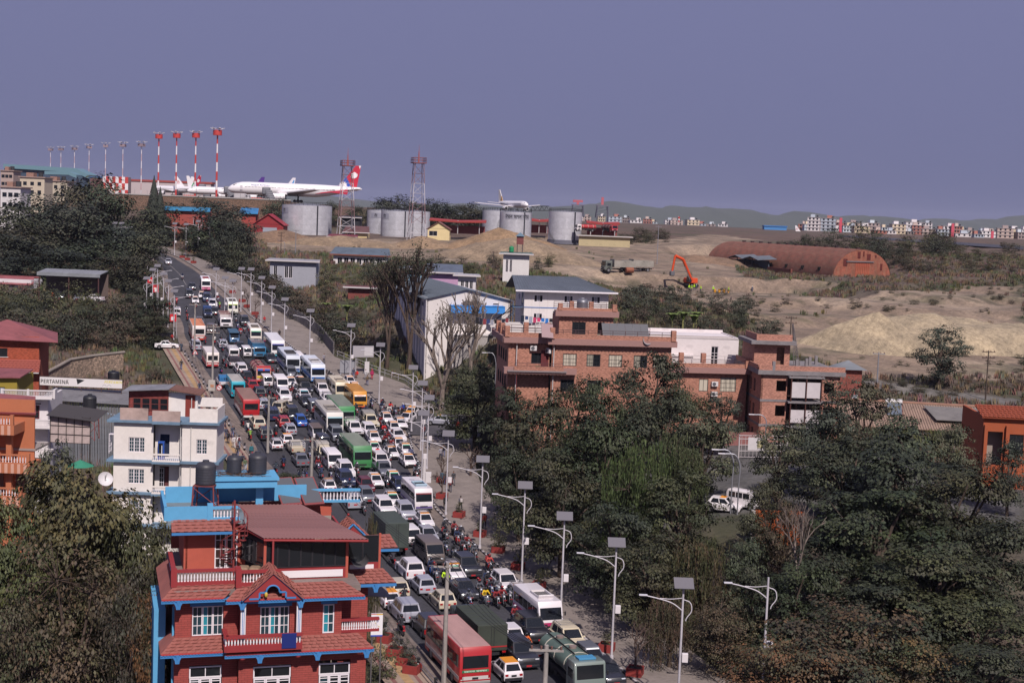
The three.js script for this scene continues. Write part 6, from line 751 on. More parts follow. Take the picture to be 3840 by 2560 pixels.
{
const BK=M('#b48878',{map:'brick',r:.9}),BAND=M('#98746f',{map:'plaster',r:.85}),yaw=8*DEG,d=176,t=thing('office_building','brown brick office with pink concrete bands and roof railings','building');
const p=at(1908,1283,d);t.position.set(p.x,hT(p.x,p.z)- 3,p.z);t.rotation.y=yaw;const h=p.y - t.position.y,S=3.15;
const W1=5.2,W2=15.2,F=.9;const dark=M('#8d837c');
{const g=wallG(W1,h,.25,[[2.9,h - 2.6,1.7,1.35],[3.9,h - 2.9,.1,.1]]);mesh('wall',g,BK,t);const g2=wallG(W2,h,.25,[1.4,4.4,7.2,10.4,12.9].map(x=>[x,h - 2.7,1.75,1.55]).concat([1.2,4.6].map(x=>[x,h - 5.9,1.75,1.5])));g2.translate(W1 + .15,0,F);mesh('wall',g2,BK,t);}
mesh('side_wall',[box(.25,h,11,.125,0,-5.7),box(.25,h,12,W1 + W2 - .05,0,-5.2)],BK,t);mesh('interior',box(W1 + W2 - 1,h,.1,10,0,-2.4),dark,t);
for(let k=0;k<4;k++){win(t,-.02,h - 2.6,-2 - k*2.2,.8,1.5,{c:1,ry:-Math.PI / 2,fm:DARKF});win(t,-.02,h - 5.8,-2 - k*2.2,.8,1.5,{c:1,ry:-Math.PI / 2,fm:DARKF});}
win(t,3.75,h - 2.6,-.1,1.7,1.35,{c:2,fm:DARKF});const CUR=M('#b3aa9c',{r:.9});[1.4,4.4,7.2,10.4,12.9].forEach((x,i)=>win(t,W1 + .15 + x + .87,h - 2.7,F - .1,1.75,1.55,{c:2,r:1,fm:DARKF,gm:i % 2?[M('#8a8478',{r:.6}),GLASS]:CUR,bars:1}));[1.2,4.6].forEach(x=>win(t,W1 + .15 + x + .87,h - 5.9,F - .1,1.75,1.5,{c:2,fm:DARKF}));mesh('door',box(.95,2.2,.08,1.2 + 3.4,h - 3.1,.03),M('#5a2226'),t);
const bandAt=(y,x0,x1,z,hh=.75,ov=.7)=>{mesh('concrete_band',box(x1 - x0 + ov*2,hh,1.2,(x0 + x1)/ 2,y,z + ov - .6),BAND,t);const n=Math.round((x1 - x0)/ .45);const q=mesh('band_dentils',[...Array(n)].map((_,i)=>box(.16,.14,.2,x0 + i*.45,y - .14,z + ov - .15)),M('#4a2c2c'),t);q.userData.kind='stuff';};
bandAt(h,0,W1 - .4,0);bandAt(h,W1 + .2,W1 + W2,F);bandAt(h - S - .55,.2,W1 + 2.3,.9,.75,.9);mesh('side_band',box(1.2,.75,11.5,-.2,h,-5.4),BAND,t);
mesh('roof_slab',box(W1 + W2,.25,12,(W1 + W2)/ 2,h + .02,-5.6),M('#7d7274',{map:'grime'}),t);mesh('balcony_floor',box(7.4,.2,2,3.4,h - S - .3,1),M('#7d7274'),t);
const RAIL=M('#4a3236',{r:.6});const par=[[-.2,.5],[W1 - .2,.5],[W1 - .2,F + .5],[W1 + W2 + .3,F + .5]];
mesh('parapet',[box(W1,.55,.2,W1 / 2 - .2,h + .75,.5),box(W2 + .4,.55,.2,W1 + W2 / 2,h + .75,F + .5),box(.2,.55,11,-.3,h + .75,-5)],BK,t);for(const[x,z]of[[-.3,.5],[W1 - .3,.5],[W1,F + .55],[W1 + W2 + .2,F + .5],[3,-6],[6,-6],[W1 + 11,-6],[W1 + 13.2,-6],[-.3,-4],[-.3,-8]])mesh('parapet_pier',box(.6,1.35,.6,x,h + .75,z),BK,t);railing(t,par,.55,RAIL,2,.035,h + 1.3);railing(t,[[-.3,.4],[-.3,-10]],.55,RAIL,2,.035,h + 1.3);railing(t,[[.2,-10.5],[W1 + W2,-10.5]],1.1,RAIL,3,.035,h + .3);railing(t,[[.6,1.95],[6.6,1.95]],.9,RAIL,3,.03,h - S - .1);mesh('balcony_parapet',[box(6.2,.5,.15,3.6,h - S - .1,1.9)],BK,t);
mesh('drain_pipe',[bar(V(1.0,0,.3),V(1.0,h,.3),.07),bar(V(W1 + .35,0,F + .2),V(W1 + .35,h,F + .2),.07)],M('#b8b0b0'),t);
const x0=W1 + 1.6,w=7.0,z=-3.2,th=3.0;{const g=wallG(w,th,.25,[[1.7,.7,1.75,1.6],[5.0,.2,.95,2.1]]);g.translate(x0,h + .25,z);mesh('tower_wall',g,BK,t);}mesh('tower_side',[box(.25,th,5,x0 + .12,h + .25,z - 2.7),box(.25,th,5,x0 + w - .12,h + .25,z - 2.7)],BK,t);mesh('tower_inside',box(w - .6,th,.1,x0 + w / 2,h + .25,z - 1.6),dark,t);win(t,x0 + 2.58,h + .95,z - .1,1.75,1.6,{c:2,fm:DARKF});bandAt(h + .25 + th,x0,x0 + w,z,.75,.6);mesh('tower_roof',box(w,.2,5,x0 + w / 2,h + th + .3,z - 2.6),M('#8d837c'),t);mesh('tower_parapet',[box(w + .8,.35,.2,x0 + w / 2,h + th + 1.0,z + .4)],BK,t);for(const k of[0,.33,.7,1])mesh('parapet_pier',box(.55,.9,.5,x0 + k*w,h + th + 1.0,z +(k===.33||k===.7?-4.4:.4)),BK,t);railing(t,[[x0,z + .4],[x0 + w,z + .4]],.5,RAIL,2,.03,h + th + 1.35);railing(t,[[x0,z - 4.5],[x0 + w,z - 4.5]],.9,RAIL,3,.03,h + th + .9);
t.updateMatrixWorld(true);const L=(x,y,z)=>t.localToWorld(V(x,y,z));waterTank(L(x0 + 3.4,h + th + .55,z - 2.6),.72,1.85,'shiny steel water tank on the brick stair tower','#8f8f96');
{const s=thing('solar_panel_array','wide grey solar panel array tilted on the brick roof','solar panels',L(x0 + 8.2,h + .3,F - 2.2),yaw);for(let i=0;i<6;i++)for(let j=0;j<2;j++){const q=mesh('solar_panel',cbox(.98,.05,.98,-2.5 + i,1.15 + j*.74,.35 - j*.62,.88),M('#5a5a5e',{r:.3}),s);}mesh('support',[...[-2.5,0,2.5].flatMap(x=>[bar(V(x,0,.7),V(x,.8,.7),.04),bar(V(x,0,-.6),V(x,2.0,-.6),.04)]),box(6,.06,.06,0,.75,.7)],M('#3a2c30'),s);}
{const s=thing('solar_collector','single pinkish solar panel leaning on the brick office roof','solar panels',L(W1 - .7,h + .9,F + .8),yaw);mesh('panel',cbox(1.5,.06,1.9,0,.8,0,1.05,0,-.15),M('#8a7074',{r:.35}),s);mesh('prop',bar(V(.3,-.2,-.5),V(.3,1.4,-.4),.04),M('#3a2c30'),s);}
dish(L(W1 + W2 - 3.2,h + .6,F + .6),.6,'grey satellite dish at the brick office roof edge',.4,'#8a868a');acUnit(L(W1 - 2.1 + .0,h - .95,.25),yaw,'white air conditioner under the pink roof band');acUnit(L(W1 - .25,h - 1.2,.5),yaw - 1.2,'white air conditioner in the shaded wall corner');mesh('flag_pole',bar(V(.9,h - 9,1.6),V(.9,h - S + 1.2,1.6),.05),M('#6a2c30'),t);
{const s=thing('bucket','green plastic tub on the brick office balcony','tub',L(3.6,h - S - .1,1.1));mesh('tub',cyl(.22,.3,.4,14),M('#1f7a4a',{r:.4}),s);mesh('rim',cyl(.32,.32,.04,14,0,.39,0),M('#1f7a4a',{r:.4}),s);}
const w2=thing('office_wing','low brick wing with railed roof beyond the trees','building',L(W1 + W2 + .4,0,-1.5),yaw),hh=h - 3.4;mesh('wall',[wallG(10.5,hh,.25,[[4.2,hh - 2.4,1.2,1.6],[7.0,hh - 2.4,2.1,1.9]])],BK,w2);mesh('side_wall',box(.25,hh,8,10.4,0,-4.2),BK,w2);mesh('concrete_band',box(11.6,.75,1.2,5.2,hh,.1),BAND,w2);mesh('roof_slab',box(10.5,.2,8,5.2,hh + .1,-4),M('#7d7274'),w2);mesh('parapet',box(10.6,.5,.2,5.2,hh + .75,.5),BK,w2);for(const x of[0,3,6,10.3])mesh('parapet_pier',box(.6,1.3,.6,x,hh + .75,x===3||x===6?-5:.5),BK,w2);railing(w2,[[0,-5],[10.4,-5]],1.2,M('#b0a8aa'),3,.04,hh + .5);railing(w2,[[0,.5],[10.4,.5]],.5,RAIL,2,.03,hh + 1.2);win(w2,4.8,hh - 2.4,-.1,1.2,1.6,{c:2,fm:DARKF,gm:CUR});win(w2,8.05,hh - 2.4,-.1,2.1,1.9,{c:3,fm:DARKF,gm:CUR,bars:1});mesh('interior',box(9,hh,.1,5,0,-2),dark,w2);w2.updateMatrixWorld(true);acUnit(w2.localToWorld(V(6.2,hh - 1.7,.25)),yaw,'white air conditioner beside the wing window, upper one');acUnit(w2.localToWorld(V(6.2,hh - 3.0,.25)),yaw,'white air conditioner beside the wing window, lower one');
}
{
const WP=M('#d4cdcc',{map:'plaster',r:.8}),BR=M('#5f6672',{r:.5,map:'metal'}),d=217,t=thing('prefab_house','white two-storey prefab house with blue-grey sheet roof','house'),p=at(1968,1083,d),yaw=10*DEG;t.position.set(p.x,hT(p.x,p.z)- 2,p.z);t.rotation.y=yaw;const h=p.y - t.position.y,W=13.2,D=7.5,S=2.8;
const xs=[2.2,6.9,11.2],g=wallG(W,h,.2,xs.flatMap(x=>[[x - .7,h - 1.95,1.4,1.1],[x - .7,h - 1.95 - S,1.4,1.1]]));mesh('wall',g,WP,t);mesh('side_wall',[box(.2,h,D,.1,0,-D / 2 - .2),box(.2,h,D,W - .1,0,-D / 2 - .2),box(W,h,.2,W / 2,0,-D)],WP,t);for(const x of xs)for(const y of[h - 1.95,h - 1.95 - S])win(t,x,y,-.06,1.4,1.1,{c:3,gm:[GLASS,M('#8a8890',{r:.4}),GLASS]});mesh('interior',box(W - 1,h,.1,W / 2,0,-2),M('#8d837c'),t);mesh('blue_string_course',box(W + .02,.12,.06,W / 2,h - S - .05,.02),M('#2f5f9c'),t);for(let i=1;i<11;i++)mesh('panel_joint',box(.02,h - .2,.01,i*1.2,0,.008),M('#a39c9c'),t);
const o=1.2,e=h - .15,r=h + 1.9,A=V(-o - .4,e,o),B=V(W + o,e,o),C=V(W + o,e,-D - o),Dd=V(-o - .4,e,-D - o),R1=V(-o - .2,r,-D / 2),R2=V(W - 4.4,r,-D / 2);mesh('roof_slope',[quadSlab(A,B,R2,R1,.1)],BR,t);mesh('roof_slope',[quadSlab(C,Dd,R1,R2,.1)],BR,t);mesh('roof_hip',[quadSlab(B,C,R2,R2.clone().add(V(.01,0,0)),.1)],BR,t);mesh('gable',[prism([[0,h - .1],[0,h],[D / 2,r - .25],[D,h],[D,h - .1]].map(([a,b])=>[a,b]),0,.1).rotateY(Math.PI / 2).translate(.05,0,0)],WP,t);mesh('fascia',[box(W + o*2 + .4,.24,.06,W / 2 - .2,e - .18,o)],WHITEF,t);const q=mesh('roof_ribs',[...Array(34)].map((_,i)=>{const k=(i + .5)/ 34;const a=A.clone().lerp(B,k),b=R1.clone().lerp(R2,Math.min(1,k*1.08));return bar(a.add(V(0,.02,0)),b.add(V(0,.02,0)),.035,4);}),BR,t);q.userData.kind='stuff';
mesh('stair_landing',[box(1.6,.12,2.4,-.9,h - S - .1,-1.6),...[[-1.6,-.5],[-1.6,-2.7]].map(([x,z])=>bar(V(x,0,z),V(x,h - S,z),.06))],M('#4a5f7a'),t);railing(t,[[-1.65,-.4],[-1.65,-2.8]],1.0,M('#4a7aa8'),3,.03,h - S);win(t,-.02,h - 2.5,-1.4,.9,2.1,{c:1,ry:-Math.PI / 2,n:'door',fm:M('#6a7a8c')});win(t,-.02,h - 1.9,-4.2,1,1,{c:2,ry:-Math.PI / 2});
t.updateMatrixWorld(true);const L=(x,y,z)=>t.localToWorld(V(x,y,z));mesh('terrace',[box(18,1.0,4,3,h - 6.2,3.5),box(18,.5,.15,3,h - 5.2,5.4)],WP,t);
bunch(L(-1.6,h - 3.6,5.8),L(6.5,h - 3.8,6.0),13,['#1c2436','#2a3f6a','#8a94a3','#b03a60','#c2416a','#2f6fb8','#2f6fb8','#191a22','#20283a','#2a3350','#8a8f9c','#15161c'],'long washing line of dark and pink clothes below the prefab house');bunch(L(-8.5,h - 4.0,6.6),L(-3.4,h - 4.0,6.8),9,['#17171d','#1d2030','#7a3038','#2a3a6a','#8a8a96','#15151b'],'short washing line of mostly black clothes by the blue awning');
}
{
const WP=M('#d6cfce',{map:'plaster',r:.85}),BR=M('#66707e',{r:.5,map:'metal'}),d=238,yaw=14*DEG,t=thing('hall_building','long white hall with grey-blue roof and bright blue awning','building'),p=at(1748,1083,d);t.position.set(p.x,hT(p.x,p.z)- 7,p.z);t.rotation.y=yaw;const h=p.y - t.position.y,D=40,hw=6.6;
const e=h - 1.6;mesh('gable_wall',prism([[-hw,0],[hw + 1,0],[hw + 1,e],[0,h - .1],[-hw,e - .1]],-.25,0),WP,t);mesh('side_wall',[box(.25,e,D,-hw + .1,0,-D / 2),box(.25,e,D,hw + .9,0,-D / 2)],WP,t);mesh('roof_slope',quadSlab(V(-hw - .6,e - .2,-D),V(-hw - .6,e - .2,.5),V(0,h,.5),V(0,h,-D),.1),BR,t);mesh('roof_slope',quadSlab(V(hw + 1.7,e - .2,.5),V(hw + 1.7,e - .2,-D),V(0,h,-D),V(0,h,.5),.1),BR,t);const q=mesh('roof_ribs',[...Array(40)].map((_,i)=>bar(V(-hw - .6,e - .15,.4 - i*D / 40),V(0,h + .05,.4 - i*D / 40),.04,4)),BR,t);q.userData.kind='stuff';for(let i=0;i<14;i++){mesh('side_pilaster',box(.12,e,.25,-hw - .08,0,-2 - i*2.8),M('#9a9aa6'),t);win(t,-hw - .06,e - 1.6,-3.4 - i*2.8,1.3,.7,{c:2,ry:-Math.PI / 2,fm:M('#8d8f9a')});}
mesh('blue_awning',[box(9.2,1.15,.12,1.8,e - 2.3,1.8,-.12),box(9.2,.1,1.9,1.8,e - 1.2,.95)],M('#1f78c4',{r:.6}),t);for(const x of[-.5,2.4,5])win(t,x + .2,e - 1.0,.03,1.1,.35,{c:1});mesh('water_tanks_pair',[sph(.8,.1,e - .95,.9,12,1,.9,1),sph(.8,1.6,e - .95,.9,12,1,.9,1)],M('#3a3a40'),t);
const y2=e - 6;mesh('lower_block',[box(7.4,y2,22,1.2,0,-8.4)],WP,t);mesh('lower_front',box(7.6,.18,2.8,1.2,y2,1.4),WP,t);mesh('lower_parapet',[box(.2,.9,10,-2.5,y2,-3)],WP,t);for(let j=0;j<3;j++)for(let i=0;i<5;i++)win(t,-2.53,y2 - 1.6 - j*3,-.5 - i*2.2,1.3,.8,{c:2,ry:-Math.PI / 2,fm:M('#5d6070')});mesh('drain_pipe',[bar(V(-2.4,0,2.7),V(-2.4,y2,2.7),.09),bar(V(-hw - .1,0,.2),V(-hw - .1,e,.2),.09)],M('#d0cacc'),t);mesh('vent_slot',box(2.2,.35,.05,3.6,y2 - 5.2,2.62),M('#2a282e'),t);mesh('lower_front_wall',box(7.4,y2,.2,1.2,0,2.5),WP,t);mesh('canopy_strip',box(2.4,.16,.8,3.8,y2 - 2,2.9),M('#6a6a70'),t);
{const s=thing('external_stair','grey steel stair zigzagging down the white hall','staircase',t.position.clone().add(V(0,0,0)),yaw);mesh('stringer',[bar(V(8.2,e - 1.5,2.2),V(3.6,y2 + .2,2.8),.09),bar(V(8.2,e - 1.5,3.1),V(3.6,y2 + .2,3.7),.09)],M('#55565e'),s);for(let i=0;i<16;i++){const k=i / 15;mesh('tread',box(.3,.04,.9,lerp(8.2,3.6,k),lerp(e - 1.5,y2 + .2,k),lerp(2.65,3.25,k)),M('#55565e'),s);}mesh('handrail',[bar(V(8.2,e - .5,3.1),V(3.6,y2 + 1.2,3.7),.03),bar(V(8.2,e - 1.0,3.1),V(3.6,y2 + .7,3.7),.025)],M('#55565e'),s);}
}
{
const WP=M('#d8cfd0',{map:'plaster',r:.85}),d=189,t=thing('white_building','white block with blue framed windows and red curtains','building'),p=at(2772,1268,d),yaw=5*DEG;t.position.set(p.x,hT(p.x,p.z)- 1,p.z);t.rotation.y=yaw;const h=p.y - t.position.y;
const g=wallG(14.5,h,.25,[[10.8,h - 3.8,1.0,2.6],[10.8,h - 7.2,1.0,2.6]]);g.translate(-14.5,0,0);mesh('wall',g,WP,t);mesh('side_wall',[box(.25,h,10,-.12,0,-5.2),box(.25,h,10,-14.4,0,-5.2)],WP,t);mesh('roof_slab',box(14.4,.2,10,-7.2,h - .3,-5),WP,t);mesh('parapet_wall',box(26,1.4,.2,-13,h - 1.1,-9.5),WP,t);for(const y of[h - 3.8,h - 7.2])win(t,-3.2,y,-.1,1.0,2.6,{c:2,r:3,fm:WHITEF});const RC=M('#7a1f24',{r:.8}),BL=M('#2f6fc0',{r:.5});
{const g2=wallG(8,h - 2.6,.2,[[1.4,h - 5.4,1.6,1.5],[4.6,h - 5.4,2.2,1.6]]);g2.translate(-14.2,0,.6);mesh('bay_wall',g2,WP,t);mesh('bay_slab',box(8.2,.2,1,-10.2,h - 2.6,.3),WP,t);win(t,-12,h - 5.4,.55,1.6,1.5,{c:2,fm:BL});win(t,-8.5,h - 5.4,.55,2.2,1.6,{c:3,fm:BL,gm:[RC,M('#9a9aa2',{r:.3}),RC]});}mesh('interior',box(13,h,.1,-7,0,-1.5),M('#8d837c'),t);
}
{
const BK=M('#b88c7e',{map:'brick',r:.92}),CON=M('#857f82',{map:'grime',r:.95}),VOID=M('#9a7a6c',{map:'brick'}),d=176,yaw=4*DEG,t=thing('unfinished_building','unfinished brick block with bare concrete slabs and empty windows','building'),p=at(2857,1402,d);t.position.set(p.x,hT(p.x,p.z)- .6,p.z);t.rotation.y=yaw;const h=p.y - t.position.y,W=10,D=12.5,S=3.12;
{const hs=[];for(let j=0;j<3;j++)hs.push([1.95,h - 2.1 - j*S,1.25,1.35],[8.0,h - 2.2 - j*S,1.3,1.35]);mesh('wall',[wallG(3.35,h,.25,hs.filter(q=>q[0]<4))],BK,t);const g=wallG(2.35,h,.25,hs.filter(q=>q[0]>4).map(q=>[q[0]- 7.65,q[1],q[2],q[3]]));g.translate(7.65,0,0);mesh('wall',g,BK,t);const g2=wallG(D,h,.25,[...Array(4)].flatMap((_,i)=>[0,1,2].map(j=>[2.2 + i*2.0 +(i>1?.5:0),h - 2.5 - j*S,.95,1.6])));g2.rotateY(-Math.PI / 2);g2.translate(0,0,-D);mesh('wall',g2,BK,t);mesh('wall',box(.25,h,D,W - .12,0,-D / 2),BK,t);mesh('interior',[box(W - 1,h,.1,W / 2,0,-4.5),box(.1,h,D - 1,4.8,0,-D / 2)],VOID,t);}
for(let j=0;j<4;j++)mesh('floor_slab',[box(W +(j?.1:1.1),j?.3:.55,D +(j?.1:1),W / 2,h - j*S -(j?.3:0),-D / 2)],CON,t);mesh('balcony_slab',[0,1,2,3].map(j=>box(4.5,.22,1.6,5.5,h - j*S - .3,.3)),CON,t);for(const x of[3.6,5.5,7.4])mesh('steel_post',box(.14,h,.14,x,0,.95),M('#4a3232',{map:'rust'}),t);for(const[y,hh]of[[h - 2.75,1.95],[h - 2.75 - S,1.6]])for(let i=0;i<2;i++)mesh('white_cladding',box(1.85,hh,.08,4.55 + i*1.92,y,.8),M('#c4bcc0',{map:'plaster'}),t);mesh('balcony_back',box(4.3,h,.1,5.5,0,-1.2),M('#4a3432',{map:'brick'}),t);
mesh('parapet',[box(W + .9,.6,.22,W / 2,h + .55,.35),box(.22,.6,D,-.35,h + .55,-D / 2)],BK,t);for(const[x,z]of[[1.4,.3],[5.2,-3],[7,-5],[8,-7],[9.4,-9]])mesh('column_stub',box(.35,1.1,.35,x,h + .55,z),CON,t);
const th=2.9,tw=4.6;mesh('roof_room',[wallG(tw,th,.22,[[2.9,.3,1.0,2.2]])],BK,t).position.set(-.1,h + .55,-4);mesh('roof_room_side',box(.22,th,6.5,0,h + .55,-7.3),BK,t);mesh('roof_room_side',box(.22,th,6.5,tw - .2,h + .55,-7.3),BK,t);mesh('roof_room_inside',box(tw - .5,th,.1,tw / 2,h + .55,-5),VOID,t);mesh('roof_room_slab',box(tw + 1.2,.45,7.5,tw / 2 - .2,h + .55 + th,-6.6),CON,t);mesh('roof_room_parapet',[box(tw,.8,.2,tw / 2,h + 1.0 + th,-3.6),box(.2,.8,6,.1,h + 1.0 + th,-6.6)],BK,t);
t.updateMatrixWorld(true);const s=thing('scaffold_ladder','bundle of scaffold poles leaning on the unfinished block','scaffolding',t.localToWorld(V(tw + 1.2,h + .55,-6)));for(let i=0;i<5;i++)mesh('pole',bar(V(rr(-.3,.8),0,rr(-1,1)),V(-.9 + rr(-.2,.6),5.4,rr(-1,1)),.05),M('#6a6262'),s);mesh('rung',[...Array(8)].map((_,i)=>bar(V(-.3 - i*.05,.5 + i*.45,.2),V(.6 - i*.08,.5 + i*.45,.2),.03)),M('#6a6262'),s);
mesh('compound_wall',box(9,2.2,.25,-5.2,0,3),M('#8a5a58',{map:'plaster'}),t);
}
{
const t=thing('steel_gate','white pipe gate with mesh and notice board at the yard','gate'),p=gnd(2860,1720),GM=M('#b0a8aa',{r:.6});t.position.copy(p);t.rotation.y=.15;for(const x of[-2.9,2.9])mesh('gate_post',bar(V(x,0,0),V(x,2.8,0),.09),GM,t);for(const y of[.2,.9,1.6,2.3,2.7])mesh('gate_bar',bar(V(-2.9,y,0),V(2.9,y,0),.045),GM,t);for(let i=0;i<12;i++)mesh('gate_upright',bar(V(-2.6 + i*.47,.2,0),V(-2.6 + i*.47,2.7,0),.025),GM,t);mesh('notice_board',box(1.9,1.5,.05,-.9,1.0,.06),M('#c4bfc2',{map:'plaster'}),t);mesh('notice_poster',box(.7,.8,.02,-.4,1.3,.1),M('#a8a07a'),t);
const OR=M('#a0502f',{map:'plaster',r:.85}),o=thing('orange_building','orange building with deep dark window bays at the yard','building'),q=at(3692,1560,150);o.position.set(q.x,hT(q.x,q.z)- 1,q.z);o.rotation.y=-4*DEG;const h=q.y - o.position.y;mesh('wall',wallG(9,h,.3,[[.5,h - 5.2,1.6,3.6],[2.8,h - 4,1.5,2.2],[5.2,h - 4,1.5,2.2]]),OR,o);mesh('side_wall',box(.3,h,9,.15,0,-4.8),OR,o);mesh('interior',box(8.6,h,.1,4.6,0,-1.6),M('#8d837c'),o);for(const x of[.1,2.35,4.75,7.1])mesh('pilaster',box(.35,h - .9,.35,x + .15,0,.18),OR,o);win(o,3.55,h - 4,-.12,1.5,2.2,{c:2,fm:DARKF});win(o,5.95,h - 4,-.12,1.5,2.2,{c:2,fm:DARKF});const tl=mesh('roof_tiles',tiles_(V(-.3,h,.5),V(9,h,.5),V(9,h + .9,-3),V(-.3,h + .9,-3),40,6,.05),M('#94472e',{map:'grime'}),o);tl.userData.kind='stuff';mesh('roof_base',quadSlab(V(-.3,h - .05,.5),V(9,h - .05,.5),V(9,h + .85,-3),V(-.3,h + .85,-3),.1),M('#94472e'),o);o.updateMatrixWorld(true);dish(o.localToWorld(V(5.9,h + .5,.2)),.42,'small satellite dish on the orange building roof',.3);
{const w=thing('flood_lamp','small round wall lamp on the orange building','lamp',o.localToWorld(V(5.5,h - 1.2,.1)));mesh('lamp_head',sph(.16,0,0,.3,8,1,.8,1),M('#b8b4b8'),w);mesh('bracket',bar(V(0,.1,0),V(0,0,.25),.03),M('#6a6668'),w);}
const b=thing('long_roofed_building','long low building with rusty brown corrugated roof and skylights','building'),bp=at(3150,1496,196),RB=M('#a08676',{map:'grime',r:.75});b.position.set(bp.x,hT(bp.x,bp.z)- 1,bp.z);b.rotation.y=-8*DEG;const bh=bp.y - b.position.y;const A=V(-.5,bh - 2.2,10),B=V(30,bh - 2.2,10),C=V(30,bh,0),Dd=V(-.5,bh,0);mesh('roof_slope',quadSlab(A,B,C,Dd,.1),RB,b);mesh('roof_slope',quadSlab(V(30,bh - 2.2,-10),V(-.5,bh - 2.2,-10),Dd,C,.1),RB,b);const rb=mesh('roof_ribs',[...Array(90)].map((_,i)=>bar(V(-.4 + i*.34,bh - 2.15,10),V(-.4 + i*.34,bh + .04,0),.05,4)),RB,b);rb.userData.kind='stuff';mesh('ridge_cap',box(30.6,.2,.5,14.8,bh,0),M('#a8806e',{map:'grime'}),b);mesh('wall',box(30,bh - 2.2,.3,14.8,0,9.4),M('#8a7a74',{map:'plaster'}),b);mesh('side_wall',prism([[-10,0],[10,0],[10,bh - 2.3],[0,bh - .1],[-10,bh - 2.3]],0,.3).rotateY(Math.PI / 2),M('#8a7a74',{map:'plaster'}),b);mesh('grey_sheet',quadSlab(V(12,bh - 1.5,7.6),V(25,bh - 1.45,7.4),V(24,bh - .35,2.2),V(11,bh - .35,2.2),.06).translate(0,.35,0),M('#7f7a76',{map:'grime',r:.6}),b);
b.updateMatrixWorld(true);{const s=thing('solar_water_heater','solar water heater with white tank on the rusty roof','solar heater',b.localToWorld(V(6.9,bh - .9,3.8)),-8*DEG);const c=new THREE.CylinderGeometry(.42,.42,2.2,16);c.rotateZ(Math.PI / 2);c.translate(0,1.3,-.6);mesh('tank',c,M('#b8b4b6',{r:.4}),s);mesh('collector',cbox(1.9,.06,2.2,0,.45,.7,.7),M('#5c6470',{r:.3}),s);mesh('frame',[bar(V(-.9,0,-.6),V(-.9,1.2,-.6),.04),bar(V(.9,0,-.6),V(.9,1.2,-.6),.04),bar(V(1.1,-.4,1.5),V(1.1,1.2,-.4),.04)],M('#6a3a38'),s);}
const k=thing('hut','small brick hut with low grey pyramid roof','hut'),kp=at(3195,1385,205);k.position.set(kp.x,hT(kp.x,kp.z),kp.z);const kh=Math.max(2.4,kp.y - k.position.y);mesh('wall',box(3.4,kh,3.4,-.2,0,-1.5),M('#8a5048',{map:'brick'}),k);mesh('door',box(.9,2,.06,.6,0,.23),M('#9aa0a8'),k);const rf=new THREE.ConeGeometry(3.3,1.2,4);rf.rotateY(Math.PI / 4);rf.translate(-.2,kh + .6,-1.5);mesh('roof',rf,M('#7c8086',{map:'grime'}),k);
{const f=thing('lower_orange_wall','bright orange wall with white edge behind branches','wall'),fp=at(2830,1912,126);f.position.copy(fp);mesh('panel',box(4.6,4.0,.3,2.2,-4,0),M('#a8501f',{map:'plaster'}),f);mesh('white_edge',box(.35,4.6,.4,-.1,-4.6,0),M('#c9c2c0'),f);mesh('foundation',box(5.2,6,.3,2.6,-9.9,-.05),M('#8a4a34'),f);}
for(const[x,y,tx]of[[2790,1905,0],[2715,1918,1]]){const g=gnd(x,y);const pr=tx?carParts('alto',TX1):busParts('omni',{});const c=thing(tx?'taxi':'van',tx?'white taxi with yellow roof parked in the walled yard':'white microvan parked in the walled yard',tx?'taxi':'van',g,tx?1.2:.9);build(c,pr,{paint:PAINT('#d8d2d6'),plate:PLATEK,taxi:M('#d98a1c',{r:.6}),bumper:TRIM});}
}
const RW=[M('#b23a38',{r:.6}),M('#d6d0d4',{r:.6})],STEEL=M('#9a9aa2',{r:.4,m:.5});
[[815,486,620,0],[734,496,700,0],[662,497,730,0],[595,500,755,0],[530,535,800,1],[460,536,850,1],[395,538,900,1],[333,543,960,1],[278,549,1020,1],[227,551,1080,1],[188,552,1130,1]].forEach(([x,y,d,far],i)=>{
const p=at(x,y,d),g=V(p.x,36,p.z),h=p.y - 36,t=thing('floodlight_mast',far?'thin pale floodlight mast with faded bands on the apron':'tall red and white floodlight mast with red drum head','mast',g,.3*i,far?'far apron floodlight masts':'near apron floodlight masts'),n=7,r=far?.32:.5;
for(let k=0;k<n;k++){const a=k / n,b=(k + 1)/ n;mesh('mast_section',cyl(r*(1 - a*.4),r*(1 - b*.4),h*.93 / n,8,0,h*.93*a,0),far?(k % 2?M('#b89a9e'):RW[1]):RW[k % 2],t);}
mesh('head_frame',far?[box(3,1.6,3,0,h*.93,0)]:[cyl(1.9,1.9,2.2,14,0,h*.92,0)],far?M('#8a7880'):RW[0],t);
for(let k=0;k<6;k++){const a=k / 6*6.283;mesh('floodlight',cbox(1.3,.22,.8,Math.cos(a)*2.5,h*.93 + 2.6,Math.sin(a)*2.5,0,-a,.35),M('#b8b4bc'),t);}
mesh('lamp_bars',[0,1,2].map(k=>bar(V(Math.cos(k*1.047)*2.5,h*.93 + 2.5,Math.sin(k*1.047)*2.5),V(-Math.cos(k*1.047)*2.5,h*.93 + 2.5,-Math.sin(k*1.047)*2.5),.08,4)),STEEL,t);
});
